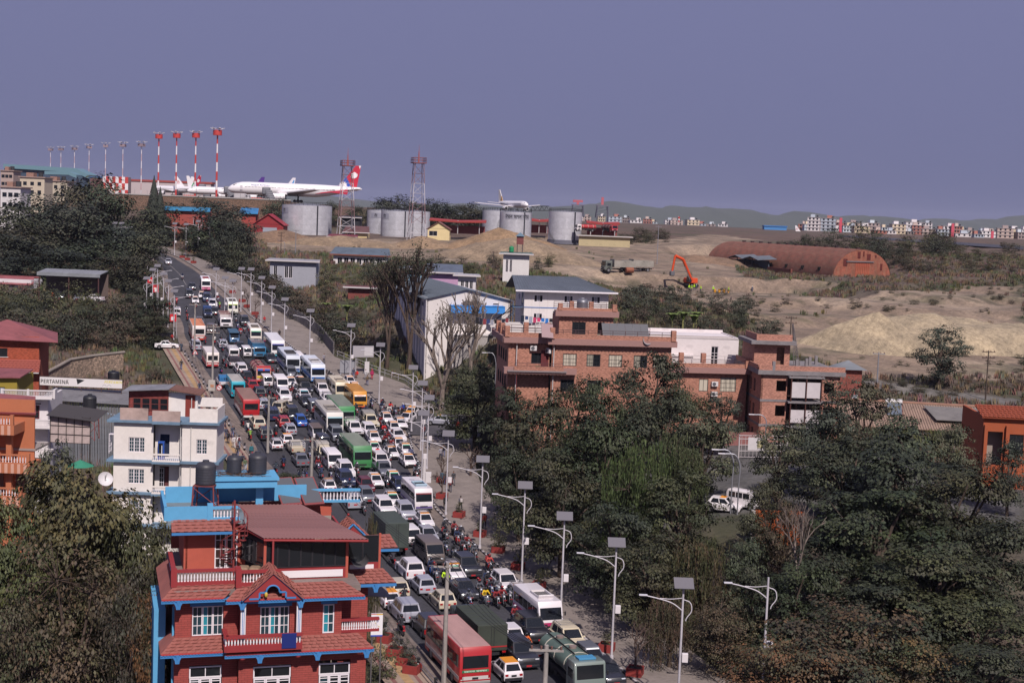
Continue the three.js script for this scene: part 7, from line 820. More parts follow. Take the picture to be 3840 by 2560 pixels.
function plane(label,c,o={}){
const t=thing('airliner',label,'airliner',null,0,'airliners on the apron'),W=PAINT('#dedade'),R=2.82,cy=5.6;
const prof=[[0,-29.2],[.35,-28.6],[1.0,-25],[1.9,-19],[2.55,-13.5],[R,-9],[R,20],[2.7,23.2],[2.3,25.8],[1.6,27.8],[.8,28.9],[0,29.3]];
const f=new THREE.LatheGeometry(prof.map(p=>new THREE.Vector2(...p)),26),ps=f.attributes.position;for(let i=0;i<ps.count;i++){const y=ps.getY(i);if(y<-9)ps.setZ(i,ps.getZ(i)- Math.pow((-9 - y)/ 20,1.5)*1.9);if(y>21)ps.setZ(i,ps.getZ(i)+ Math.pow((y - 21)/ 8.3,2)*.7);}f.computeVertexNormals();f.rotateX(Math.PI / 2);f.rotateY(Math.PI / 2);f.translate(0,cy,0);mesh('fuselage',f,W,t);
const wing=(x0,z,x1,z1,c0,c1,y0,y1,th)=>{const P=(x,y,zz)=>V(x,y,zz);const g=quadSlab(...(z1>z?[P(x0 - c0,y0,z),P(x1 - c1,y1,z1),P(x1,y1,z1),P(x0,y0,z)]:[P(x0,y0,z),P(x1,y1,z1),P(x1 - c1,y1,z1),P(x0 - c0,y0,z)]),th);return g;};
for(const s of[-1,1]){mesh('wing',wing(8,s*2.2,-9.5,s*29,10.5,2.6,cy - 1.6,cy + .6,.5),W,t);mesh('tailplane',wing(-22,s*.8,-27.5,s*9.7,5.2,2,cy + .9,cy + 1.6,.3),W,t);const e=new THREE.CylinderGeometry(1.35,1.55,5.2,18);e.rotateZ(Math.PI / 2);e.translate(6.5,cy - 3.3,s*9.3);const en=mesh('engine',[e,box(4,.9,.4,4.5,cy - 2.2,s*9.3)],W,t);mesh('fan',[cyl(1.2,1.2,.1,16,0,0,0).rotateZ(Math.PI / 2).translate(9.12,cy - 3.3,s*9.3)],TRIM,en);mesh('main_gear',[cyl(.22,.22,3,6,-1.5,.5,s*5.3),...[-1,0,1].map(k=>cyl(.65,.65,.9,12,0,0,0).rotateX(Math.PI / 2).translate(-1.5 + k*1.4,.66,s*5.3))],TRIM,t);}
mesh('nose_gear',[cyl(.16,.16,2.8,6,22.5,.4,0),cyl(.5,.5,.7,12,0,0,0).rotateX(Math.PI / 2).translate(22.5,.5,0)],TRIM,t);
mesh('fin',prism([[-17.5,cy + 2.1],[-19.8,cy + 2.9],[-26.6,cy + 11.8],[-28.9,cy + 11.8],[-27.2,cy + 1.6]],-.22,.22),M(c.fin,{r:.45,cc:.4}),t);if(c.low)mesh('fin_band',prism([[-17.5,cy + 1.6],[-19.8,cy + 2.9],[-22.6,cy + 6.6],[-25.2,cy + 1.4]],-.25,.25),M(c.low,{r:.5}),t);if(c.tip)mesh('fin_tip',prism([[-28.35,cy + 10.4],[-27.9,cy + 11.85],[-28.95,cy + 11.85]],-.25,.25),W,t);
const star=(x,y,r,n,m,nm)=>mesh(nm,prism([...Array(n*2)].map((_,i)=>{const a=i / n*Math.PI,q=i % 2?r*.72:r;return[x + Math.cos(a)*q,y + Math.sin(a)*q];}),-.3,.3),M(m),t);
if(c.sun){star(-26.0,cy + 7.6,1.5,12,'#e0dcdf','sun_emblem');if(c.low)star(-21.2,cy + 2.9,1.9,12,'#e0dcdf','sun_emblem');const m=new THREE.TorusGeometry(1.7,.16,4,18,2.6);m.rotateZ(3.0);m.translate(-25.7,cy + 7.9,0);mesh('moon_emblem',[m.clone().translate(0,0,.26),m.translate(0,0,-.26)],M('#e0dcdf'),t);}
if(c.ring)mesh('tail_emblem',[...[-.5,.5,0].map((k,i)=>{const m=new THREE.TorusGeometry(.75,.16,5,14);m.translate(-26 + k*1.3,cy + 6.6 +(i>1?1.1:0),0);m.scale(1,1,1);return m.translate(0,0,.2);})],M(c.ring),t);if(c.stripes)for(const[k,q]of[[0,'#2f86c8'],[1,'#1f2f6a']])mesh('fin_stripe',prism([[-24.2 - k*1.6,cy + 4 - k],[-25.6 - k*1.2,cy + 4 - k*1.4],[-28 - k*.2,cy + 9.4 - k*3],[-27.6,cy + 10.6 - k*3]],-.25,.25),M(q),t);
if(c.belly)mesh('belly_flash',[cyl(R + .03,R + .03,7,26,0,0,0,true).rotateZ(Math.PI / 2).translate(-14,cy - .05,0).scale(1,1,1)].map(g=>{g.dispose();return prism([[-9,cy - 1.4],[-12,cy - .6],[-24,cy + 1.2],[-23,cy - 1.2],[-16,cy - .5]],-2.62,2.62);}),M(c.belly),t);
const wn=mesh('cabin_windows',[...Array(64)].flatMap((_,i)=>(i % 23===22?[]:[cbox(.26,.36,2*R + .02,21.5 - i*.62,cy + .55,0)])),TRIM,t);wn.userData.kind='stuff';mesh('cockpit_window',[cbox(1.5,.6,3.1,26.0,cy + 1.25,0,0,0,-.35)],TRIM,t);for(const x of[23.2,-3,-17])mesh('door',[cbox(1.05,1.9,x<-10?4.6:5.55,x,cy + .1,0)],M('#c4bfc6',{r:.5}),t);
if(o.text){const g=new THREE.CylinderGeometry(R + .04,R + .04,13,12,1,true,.55,.7);g.rotateZ(-Math.PI / 2);g.rotateX(0);g.translate(13,cy,0);const q=mesh('lettering',quadSlab(V(o.flip?21:7.2,cy + .95,o.flip?-R + .2:R - .18),V(o.flip?9:20,cy + .95,o.flip?-R + .2:R - .18),V(o.flip?9:20,cy + 2.1,o.flip?-R + .85:R - .78),V(o.flip?21:7.2,cy + 2.1,o.flip?-R + .85:R - .78),.05).translate(0,0,o.flip?-.12:.12),signMat(o.text,'#2a3f7a','#dedade',512,64),t);unitUV(q.geometry);}
const s=o.s??1;t.scale.setScalar(s);return t;
}
const setPlane=(t,px_,py_,d,yaw,lx,ly)=>{const s=t.scale.x,l=V(lx*s,ly*s,0).applyAxisAngle(V(0,1,0),yaw);t.position.copy(at(px_,py_,d)).sub(l);t.rotation.y=yaw;};
setPlane(plane('big white airliner with red fin, sun emblem and blue lettering',{fin:'#b81f38',low:'#2a4fa8',tip:1,sun:1,belly:'#b02a44'},{text:'Nepal Airlines',flip:1}),1105,712,634,Math.PI + .12,0,5.6);
setPlane(plane('white airliner with purple fin and gold emblem',{fin:'#4a2a7a',ring:'#b89a5a'},{s:.65}),990,664,690,Math.PI + .5,-28.5,17.3);setPlane(plane('white airliner with blue striped white fin',{fin:'#d6d2d8',stripes:1},{s:.65}),1106,667,680,Math.PI + .5,-28.5,17.3);setPlane(plane('white airliner lettered THAI, nose towards the big jet',{fin:'#d8d4d8',ring:'#a83a3a'},{s:.62,text:'THAI'}),655,661,745,.12,-28.5,17.3);setPlane(plane('white airliner with red and green fin swoosh',{fin:'#d8d4d8',low:'#3a8a5a',belly:'#b03040'},{s:.64}),699,659,780,.5,-28.5,17.3);setPlane(plane('white airliner with plain fin and red ring emblem',{fin:'#d8d4d8',ring:'#b04a4a'},{s:.62}),716,662,800,.6,-28.5,17.3);setPlane(plane('smaller white airliner with red fin and sun emblem',{fin:'#b81f38',low:'#2a4fa8',tip:1,sun:1},{s:.64}),752,658,735,Math.PI - .6,-28.5,17.3);
setPlane(plane('white airliner facing out above the silver tanks',{fin:'#d6d0cc',low:'#b08a5a'},{s:.68}),1872,711,800,-1.15,-28,17.3);setPlane(plane('small far airliner with white fin and red ring beside the runway',{fin:'#dcd8dc',ring:'#b03040',belly:'#b03a3a'},{s:.5}),2985,846,1050,-.1,-28,17.3);
[[757,703,700],[853,712,640],[998,716,606]].forEach(([x,y,d],i)=>{const p=at(x,y,d),t=thing('jet_bridge',['grey jet bridge head beside the red-finned airliner','grey jet bridge head at the big jet nose','grey jet bridge with ribbed stair below the airline name'][i],'jet bridge',V(p.x,36,p.z),.1);const h=p.y - 36,g=M('#77777f',{r:.5,map:'metal'});mesh('cabin',rbox(3.4,3.4,4,0,h - 1.7,0,.8,3),g,t);for(let k=0;k<5;k++)mesh('tunnel_section',rbox(2.6,2.6,1.4,1.2 + k*.5,h - 2.2 - k*.9,2 + k*.5,.3),g,t);mesh('leg',[bar(V(-1,0,0),V(-.8,h - 1.5,0),.25),bar(V(1,0,0),V(.8,h - 1.5,0),.25)],M('#8a8890'),t);});
{const t=thing('retaining_wall','tall stone retaining wall holding up the airport apron','wall'),xs=[330,480,620,760,900,1010,1090],P=xs.map(x=>at(x,760,598).setY(36.4)),m=M('#8d7a70',{map:'stone',bump:'stone',bs:.08,r:.95});for(let i=0;i<P.length - 1;i++)mesh('stonework',quadSlab(P[i].clone().setY(23),P[i + 1].clone().setY(23),P[i + 1],P[i],1),m,t);mesh('coping',P.slice(0,-1).map((p,i)=>bar(p.clone().setY(36.5),P[i + 1].clone().setY(36.5),.35,4)),M('#8f8a88'),t);for(let i=0;i<P.length - 1;i++)for(let k=0;k<6;k++){const p=P[i].clone().lerp(P[i + 1],k / 6);mesh('fence_post',bar(p,p.clone().add(V(0,2.2,0)),.05,4),STEEL,t);}}
for(const[x,n]of[[690,5],[945,8]])for(let i=0;i<n;i++){const p=at(x + i*8,742,606);const b=tag(mesh('barrier_block',[rbox(1.1,.9,.5,0,0,0,.1),rbox(.5,.3,.35,0,.85,0,.1)],M('#c0402a')),'orange plastic barrier block along the apron wall','barrier','apron barrier blocks');b.position.set(p.x,36.1,p.z);}
{const p=at(907,743,612),t=thing('service_truck','white boxy service truck on the apron','truck',V(p.x,36,p.z),1.4);build(t,truckParts('truck',{load:'box',col:'#c9c4c8',top:2.8}),{paint:PAINT('#d0ccd0'),plate:PLATEK,bumper:TRIM});}
{const p=at(384,660,760),t=thing('checkered_building','red and white checkered airport building','building',V(p.x,36,p.z)),w=95*760 / 5334,h=Math.max(5,p.y - 36),nx=8;mesh('core',box(w - .1,h - .1,6,w / 2,0,-3.1),M('#8a7a7c'),t);for(let i=0;i<nx;i++)for(let j=0;j<3;j++)mesh('checker_panel',box(w / nx - .02,h / 3 - .02,.1,(i + .5)*w / nx,j*h / 3,0),RW[(i + j + 1)% 2],t);}
for(const[x,y]of[[350,690],[405,700]]){const p=at(x,y,735),t=thing('airstair','pale mobile boarding stair before the checkered building','airstair',V(p.x,36,p.z),.2,'mobile boarding stairs');mesh('flight',[bar(V(0,.5,0),V(7,4.2,0),.3,4),bar(V(0,1.6,.8),V(7,5.2,.8),.12,4)],M('#cfc3a0'),t);mesh('undercarriage',[box(6,.5,1.6,3,.3,0),bar(V(6.5,.5,0),V(6.5,4,0),.15)],M('#8a8a94'),t);}
{const t=thing('terminal_building','long airport terminal with sloping blue-grey roof edges','building'),q=[[10,614],[277,630],[330,655]].map(([x,y])=>at(x,y,900)),m=M('#5f7f8c',{r:.6}),wl=M('#39485c',{r:.5});mesh('roof_edge',[quadSlab(q[0].clone().add(V(0,-2.6,0)),q[1].clone().add(V(0,-2.6,0)),q[1],q[0],20)],m,t);mesh('roof_edge',[quadSlab(q[1].clone().add(V(0,-2.6,0)),q[2].clone().add(V(0,-2.4,0)),q[2],q[1],20)],m,t);mesh('glazed_wall',[quadSlab(q[0].clone().setY(36).add(V(0,0,-2)),q[1].clone().setY(36).add(V(0,0,-2)),q[1].clone().add(V(0,-2.6,-2)),q[0].clone().add(V(0,-2.6,-2)),1),quadSlab(q[1].clone().setY(36).add(V(0,0,-2)),q[2].clone().setY(36).add(V(0,0,-2)),q[2].clone().add(V(0,-2.4,-2)),q[1].clone().add(V(0,-2.6,-2)),1)],wl,t);const r=[[165,641],[255,643],[285,655]].map(([x,y])=>at(x,y,860));mesh('lower_roof',[quadSlab(r[0].clone().add(V(0,-2,0)),r[1].clone().add(V(0,-2,0)),r[1],r[0],12),quadSlab(r[1].clone().add(V(0,-2,0)),r[2].clone().add(V(0,-2,0)),r[2],r[1],12)],m,t);mesh('lower_wall',quadSlab(r[0].clone().setY(36),r[2].clone().setY(36),r[2].clone().add(V(0,-2,0)),r[0].clone().add(V(0,-2,0)),5),wl,t);
const p=at(480,672,900),t2=thing('pier_building','long low pier building with red roof edge','building',V(p.x,36,p.z));mesh('wall',box(52,p.y - 37,10,26,0,-5),M('#b0a4a6'),t2);mesh('roof_edge',box(54,1.2,11,26,p.y - 37,-5),M('#94443e'),t2);const p3=at(335,665,880),t3=thing('pier_building','brown roofed airport shed behind the masts','building',V(p3.x,36,p3.z));mesh('wall',box(22,p3.y - 36,8,11,0,-5),M('#6a4a4a'),t3);mesh('roof',box(24,.8,9,11,p3.y - 36,-5),M('#3a5a84'),t3);}
[[[73,664],[165,664],560,'cream block with water tanks on its roof','#bfb2a0'],[[0,702],[75,708],470,'white block with blue trim above the trees','#cfcacc'],[[165,678],[250,682],600,'cream low block beside the terminal','#b5aa9a'],[[0,640],[48,642],640,'pale terrace block with reddish upper storey','#a8948e']].forEach(([a,b,d,lab,c])=>{const p=at(...a,d),q=at(...b,d),w=q.x - p.x,t=thing('hill_building',lab,'building',V(p.x,22,p.z)),h=p.y - 22;mesh('wall',box(w,h,10,w / 2,0,-5),M(c,{map:'plaster'}),t);mesh('roof_slab',box(w + 1,.4,11,w / 2,h,-5),M('#8f7a74'),t);for(let i=0;i<3;i++)for(let j=0;j<2;j++)mesh('window',box(1.4,1.4,.1,w*(i + .7)/ 3.4,h - 3 - j*3.3,.02),GLASS,t);mesh('roof_room',box(w*.3,1.6,4,w*.3,h + .4,-5),M('#a0847a',{map:'brick'}),t);mesh('roof_tank',cyl(.9,.9,1.8,12,w*.75,h + .4,-3),M('#2a2a30'),t);});
function oilTank(xc,w,yt,yb,d,label,text){
const p=at(xc,yb,d),top=at(xc,yt,d),r=w*d / FOCAL / 2,h=top.y - p.y,t=thing('storage_tank',label,'storage tank',p,0,'silver fuel tanks'),AL=M('#d6d6de',{r:.4,m:.3,map:'metal'});mesh('shell',cyl(r,r,h,48,0,0,0,true),AL,t);const n=5;for(let k=1;k<n;k++)mesh('weld_band',cyl(r + .04,r + .04,.12,48,0,h*k / n,0,true),AL,t);const c=new THREE.ConeGeometry(r,r*.09,40);c.translate(0,h + r*.045,0);mesh('roof',c,M('#8a8a92',{r:.5,m:.3,map:'grime'}),t);mesh('foundation',cyl(r + .5,r + .3,1.5,40,0,-1.4,0),M('#5a5a66'),t);
const ring=y=>{const g=new THREE.TorusGeometry(r - .1,.05,4,48);g.rotateX(Math.PI / 2);g.translate(0,y,0);return g;};mesh('roof_railing',[ring(h + .6),ring(h + 1.15),...[...Array(36)].map((_,i)=>cyl(.045,.045,1.2,4,Math.cos(i / 36*6.283)*(r - .1),h,Math.sin(i / 36*6.283)*(r - .1)))],M('#2a2a32'),t);
mesh('spiral_stair',[...Array(26)].map((_,i)=>{const a=2.2 + i*.055*(9 / r),y=h*i / 26;return cbox(.25,.12,1.0,Math.cos(a)*(r + .5),y,Math.sin(a)*(r + .5),0,-a + Math.PI / 2,0);}),M('#3a3a42'),t);mesh('ladder',[box(.5,h,.15,0,0,0).rotateY(0).translate(Math.cos(1.0)*(r + .1),0,Math.sin(1.0)*(r + .1))],M('#2c2c36'),t);
if(text){const a0=text[1],sp=text[2]/ r;const g=new THREE.CylinderGeometry(r + .06,r + .06,2.0,24,1,true,a0 - sp / 2,sp);g.translate(0,h*.83,0);const cv=document.createElement('canvas');cv.width=512;cv.height=96;const x=cv.getContext('2d');x.fillStyle='#b4b4be';x.fillRect(0,0,512,96);x.strokeStyle='#15151c';const s=Math.min(5.4,500 / devWidth(text[0],1));drawDev(x,text[0],(512 - devWidth(text[0],s))/ 2,28,s,s*1.7);const tx=new THREE.CanvasTexture(cv);tx.colorSpace=THREE.SRGBColorSpace;mesh('lettering',g,new THREE.MeshStandardMaterial({map:tx,roughness:.4,metalness:.5}),t);}
return t;
}
oilTank(1148,186,770,889,525,'widest silver fuel tank with railed roof beside red shed',['निगम',-.95,5]);oilTank(1432,118,789,900,582,'silver fuel tank farthest back in its trio',['निगम',-.35,4.4]);oilTank(1487,122,791,906,552,'silver fuel tank in front of the lattice tower trio',['निगम',-.8,4.4]);oilTank(1552,116,792,900,572,'silver fuel tank behind the banded lattice tower');oilTank(1862,112,790,884,580,'silver fuel tank half hidden behind the lettered one');oilTank(1931,120,795,893,547,'silver fuel tank lettered along its top',['नेपाल आयल निगम',.12,10]);oilTank(2117,124,794,900,522,'silver fuel tank standing apart by the yellow wall');
{const a=at(1990,789,545),b=at(2058,789,530),t=thing('gantry_walkway','dark lattice walkway joining two silver tanks','walkway',a);const d=b.clone().sub(a);mesh('chord',[0,1.6].map(y=>bar(V(0,y,0),V(d.x,d.y + y,d.z),.12,4)),M('#2c2c34'),t);mesh('lattice',[...Array(8)].map((_,i)=>bar(d.clone().multiplyScalar(i / 8).add(V(0,i % 2?1.6:0,0)),d.clone().multiplyScalar((i + 1)/ 8).add(V(0,i % 2?0:1.6,0)),.08,4)),M('#2c2c34'),t);}
[[1296,880,622,500,'slimmer'],[1560,912,612,488,'taller']].forEach(([x,yb,yt,d,w])=>{const p=at(x,yb,d),h=at(x,yt,d).y - p.y,t=thing('lattice_tower',`${w} red and white lattice tower with railed platform`,'tower',p,.3),b=2.7,tp=1.5,q=(k,y)=>{const r=lerp(b,tp,y / h);return V([1,1,-1,-1][k&3]*r,y,[1,-1,-1,1][k&3]*r);},n=8;for(let j=0;j<n;j++){const y0=h*j / n,y1=h*(j + 1)/ n,m=(j>>1)% 2||j>5?M('#85686c'):M('#b8b4ba');for(let k=0;k<4;k++){mesh('leg',bar(q(k,y0),q(k,y1),.13,5),m,t);mesh('brace',[bar(q(k,y0),q(k + 1,y1),.06,4),bar(q(k,y1),q(k + 1,y1),.06,4)],m,t);}}mesh('platform',box(4.6,.3,4.6,0,h,0),M('#7a4a4e'),t);railing(t,[[-2.2,-2.2],[2.2,-2.2],[2.2,2.2],[-2.2,2.2],[-2.2,-2.2]],1.6,M('#7a4a4e'),2,.08,h + .3);mesh('spire',[bar(V(0,h,0),V(0,h + 4,0),.35,6,.15),bar(V(0,h + 4,0),V(0,h + 6.4,0),.1,5,.03)],M('#94504e'),t);});
const shed=(xl,xr,ye,yr,yb,d,wc,rc,label,o={})=>{const a=at(xl,ye,d),b=at(xr,ye,d),r=at(xl,yr,d).y - a.y,b0=at(xl,yb,d).y,base=Math.min(b0,hT(a.x,a.z),hT(b.x,b.z))- .5,w=b.x - a.x,h=a.y - base,t=thing(o.n??'depot_building',label,'building',V(a.x,base,a.z),o.yaw??0),D=o.D??9;t.hh=h;mesh('wall',wallG(w,h,.3,o.win?o.win.map(k=>[w*k - o.ww / 2,h*.42,o.ww,h*.38]):[]),M(wc,{map:'plaster'}),t);mesh('side_wall',[box(.3,h,D,.15,0,-D / 2 - .3)],M(wc,{map:'plaster'}),t);mesh('side_wall',[box(.3,h,D,w - .15,0,-D / 2 - .3)],M(wc,{map:'plaster'}),t);mesh('interior',box(w - .6,h,.1,w / 2,0,-1.5),M('#8d837c'),t);for(const k of o.win??[])win(t,w*k,h*.42,-.1,o.ww,h*.38,{c:2,fm:o.fm});if(o.gable){mesh('gable',prism([[0,h - .1],[w,h - .1],[w / 2,h + r]],-.3,0),M(wc,{map:'plaster'}),t);mesh('roof_slope',quadSlab(V(-.6,h - .3,.6),V(w / 2,h + r + .1,.6),V(w / 2,h + r + .1,-D),V(-.6,h - .3,-D),.15),M(rc,{map:'grime',r:.6}),t);mesh('roof_slope',quadSlab(V(w / 2,h + r + .1,.6),V(w + .6,h - .3,.6),V(w + .6,h - .3,-D),V(w / 2,h + r + .1,-D),.15),M(rc,{map:'grime',r:.6}),t);}else{mesh('roof_slope',quadSlab(V(-1,h - .1,1),V(w + 1,h - .1,1),V(w + .6 -(o.hip??0),h + r,-D / 2),V(-.6 +(o.hip??0),h + r,-D / 2),.15),M(rc,{map:'grime',r:.55}),t);mesh('fascia',box(w + 2,.3,.1,w / 2,h - .35,1),M(o.fc??'#b8b2b4'),t);}if(o.door)mesh('door',box(o.door[1],h*.7,.1,w*o.door[0],0,.03),M(o.door[2]),t);return t;};
shed(950,1062,838,800,868,505,'#8c2a30','#a02a38','red depot shed with steep red roof by the widest tank',{gable:1,door:[.55,5,'#8d93a0']});shed(600,778,783,772,818,470,'#9c4a42','#3a86b0','red walled building with bright blue roof among trees',{win:[.75,.85,.93],ww:1.6,fc:'#2f7fb0',D:6});shed(905,958,797,778,830,540,'#9c423c','#3a7ab0','red building with stepped blue roof edge below the apron',{fc:'#2f7fb0',D:6});shed(1294,1376,868,846,888,500,'#c9b58a','#6a4a48','cream building with brown roof and dormers by the tower',{win:[.2,.5],ww:1.4,hip:.4});shed(1236,1330,884,877,896,488,'#a83a36','#7a3038','low red roofed shed before the lattice tower',{});shed(1282,1348,812,808,840,530,'#23252d','#1d1f26','dark panelled box building beside the slimmer lattice tower',{});shed(1604,1686,855,830,886,512,'#d9c596','#8a5a52','yellow gabled warehouse beside the tank trio',{gable:1,win:[.25],ww:3});shed(2172,2364,880,879,906,512,'#b5a684','#8f8676','long yellowish enclosure wall of the tank farm',{n:'enclosure_wall',D:2});
[[1616,1818,822,545,'long red canopy roof on white posts behind the warehouse'],[2205,2318,832,520,'red fuel canopy over parked tankers'],[1985,2060,822,560,'red canopy between the lettered tanks']].forEach(([a,b,y,d,lab])=>{const p=at(a,y,d),w=(b - a)*d / FOCAL,g=at(a,y + 50,d).y,t=thing('fuel_canopy',lab,'canopy',V(p.x,g,p.z)),h=p.y - g;mesh('roof',[quadSlab(V(-.5,h,2),V(w*.5,h - .4,2),V(w*.5,h + .1,-5),V(-.5,h + .6,-5),.5),quadSlab(V(w*.5,h - .4,2),V(w + .5,h - .1,2),V(w + .5,h + .5,-5),V(w*.5,h + .1,-5),.5)],M('#94342e',{r:.6}),t);for(const k of[.1,.5,.9])mesh('post',bar(V(w*k,0,0),V(w*k,h,0),.16),M('#b8b2b6'),t);mesh('rear_wall',box(w,h*.6,.3,w / 2,0,-4.5),M('#7a3a3c'),t);});
[[2195,868,'#b0343a','white cabbed tanker with red tank beneath the fuel canopy'],[2285,870,'#5a2c34','dark red tanker beneath the fuel canopy']].forEach(([x,y,c,lab],i)=>{const t=thing('tanker_truck',lab,'truck',at(x,y,514),i?.5:-1.2);build(t,truckParts('bigtruck',{load:'tank',col:c}),{paint:PAINT(i?'#a8323a':'#d0cacc'),plate:PLATEK,bumper:TRIM});});
[[2165,770,752],[2257,772,745]].forEach(([x,yb,yt],i)=>{const d=1150,p=at(x,yb + 45,d),h=at(x,yb,d).y - p.y,t=thing('radar_tower',i?'far radar tower with upright red antenna':'far radar tower with wide red dish','tower',p);for(const[a,b]of[[-1,-1],[1,-1],[1,1],[-1,1]])mesh('leg',bar(V(a*5,0,b*5),V(a*4,h,b*4),.4,4),M('#5a5a6a'),t);mesh('deck',box(10,.7,8,0,h,0),M('#6a6270'),t);mesh('antenna',i?[box(2,6,1,0,h + 1,0)]:[box(8,1.8,1,0,h + 2.6,0),box(2,3,2,0,h + .8,0)],M('#a85862'),t);mesh('bracing',[...Array(4)].map((_,k)=>bar(V(-5,h*k / 4,5),V(5,h*(k + 1)/ 4,5),.2,4)),M('#5a5a6a'),t);});
{const p=at(2544,838,800),t=thing('windsock','red and white windsock on the airfield','windsock',p);mesh('pole',bar(V(0,-1,0),V(0,4,0),.15),RW[1],t);for(let k=0;k<3;k++)mesh('sock_band',bar(V(.1,3.8 - k*1.0,0),V(.4,2.8 - k*1.0,0),.6 - k*.1,8),RW[k % 2],t);}
{const r=RNG(31),cs=['#cfc8ca','#b8a49c','#c9b8a0','#a8b0bc','#9a8a88','#d2cdd0','#a0685c','#b8c0c8'];for(let i=0;i<62;i++){const x=i<14?2150 + i*42 + r()*30:3010 +(i - 14)*17.6 + r()*14,d=(i<14?1500:1250)+ r()*260,p=at(x,878,d),g=hT(p.x,p.z),c=cs[i % 8],fl=1 + Math.floor(r()*(i<14?2:3.3)),w=8 + r()*8,h=fl*3.1,t=thing('town_house',`${['white', 'dusty pink', 'cream', 'pale blue', 'grey', 'bright white', 'brick red', 'light blue-grey'][i % 8]} ${fl}-storey house at the edge of the airfield`,'house',V(p.x,g,p.z),(r()- .5)*.5,'town houses beyond the runway');mesh('wall',box(w,h,9,0,0,0),M(c,{map:'plaster'}),t);for(let k=1;k<=fl;k++){mesh('floor_slab',box(w + 1,.25,10,0,k*3.1 - .1,0),M('#a8a0a0'),t);for(let q=0;q<3;q++)mesh('window',box(1.5,1.5,.1,(q - 1)*w*.3,k*3.1 - 2.2,4.53),GLASS,t);}mesh('stair_head',box(w*.35,2.6,4,(r()- .5)*w*.5,h + .1,-1),M(cs[(i + 3)% 8]),t);mesh('roof_tank',cyl(.8,.8,1.7,10,w*.3,h + .1,2),M('#22222a'),t);}}
{const p=at(2905,866,1150),t=thing('hangar','long blue roofed hangar far beyond the runway','hangar',p.setY(hT(p.x,p.z)));mesh('wall',box(18,2.6,8,0,0,0),M('#3f78b0',{r:.7}),t);mesh('roof',box(19,.9,9,0,2.6,0),M('#2f6aa8',{r:.6}),t);}
for(const[x,y,h]of[[3152,868,12],[3572,888,11],[3722,890,6]]){const p=at(x,y,1180),t=thing('banner_tower','narrow upright red banner board by the far town','banner',V(p.x,hT(p.x,p.z),p.z),0,'red banner boards');mesh('board',box(2.2,h,.8,0,0,0),M('#b8485a'),t);mesh('post',bar(V(0,-1,-.8),V(0,h,-.8),.3),TRIM,t);}
struct('runway',(()=>{const P=[[3150,882],[3840,925],[3840,937],[3150,889]].map(([x,y])=>gnd(x,y).add(V(0,.25,0)));return quadSlab(P[3],P[2],P[1],P[0],.1);})(),M('#3c3c46',{r:.8}),'dark strip of runway across the airfield');
function mound(xc,yc,d,rx,rz,h,c,label,seed,sh=1){const p=at(xc,yc,d),N=40,K=14,pos=[],idx=[],uv=[];for(let k=0;k<=K;k++)for(let i=0;i<N;i++){const a=i / N*6.2832,q=k / K,wob=1 +(fbm(Math.cos(a)*1.6 + seed,Math.sin(a)*1.6 + seed,3)- .5)*.5,x=Math.cos(a)*rx*q*wob,z=Math.sin(a)*rz*q*wob,y=h*Math.pow(1 - Math.pow(q,sh),1.15)*(1 +(fbm(x*.25 + seed,z*.25,3)- .5)*.35*q*2)+(fbm(x*.5 + seed,z*.5)- .5)*.5*Math.min(1,q*3);const X=p.x + x,Z=p.z + z;pos.push(X,hT(X,Z)- .6 +(y + .6)*(1 - Math.pow(q,8)),Z);uv.push(X,Z);}for(let k=0;k<K;k++)for(let i=0;i<N;i++){const a=k*N + i,b=k*N +(i + 1)% N,e=a + N,f=b + N;idx.push(a,f,b,a,e,f);}const g=new THREE.BufferGeometry();g.setAttribute('position',new THREE.Float32BufferAttribute(pos,3));g.setAttribute('uv',new THREE.Float32BufferAttribute(uv,2));g.setIndex(idx);g.computeVertexNormals();return tag(mesh('earth_mound',g,M(c,{map:'soil',bump:'soil',bs:.15,r:1})),label,'mound');}
mound(1868,900,470,22,16,6.6,'#a3876c','tall tan sand mound before the lettered tank',1);mound(1930,940,425,30,18,6.2,'#a08c78','broad grey-tan earth mound sloping to the works road',5,1.2);mound(1280,915,465,26,12,3.4,'#a08a74','low tan mound behind the white office',9);mound(1580,915,470,14,10,3.6,'#a38a72','small tan mound below the lattice tower',12);mound(1060,900,470,22,14,4.0,'#8f7461','brown earth bank below the red shed',15);mound(3290,1290,262,15,11,6.4,'#b5a48c','yellow sand mound with a sharp crest',20);mound(3600,1300,268,26,13,4.6,'#b7a68e','long flat-topped yellow sand heap',24,3);mound(2800,920,470,26,20,3.4,'#957a66','smooth brown earth rise behind the rusty hangar',28,2);
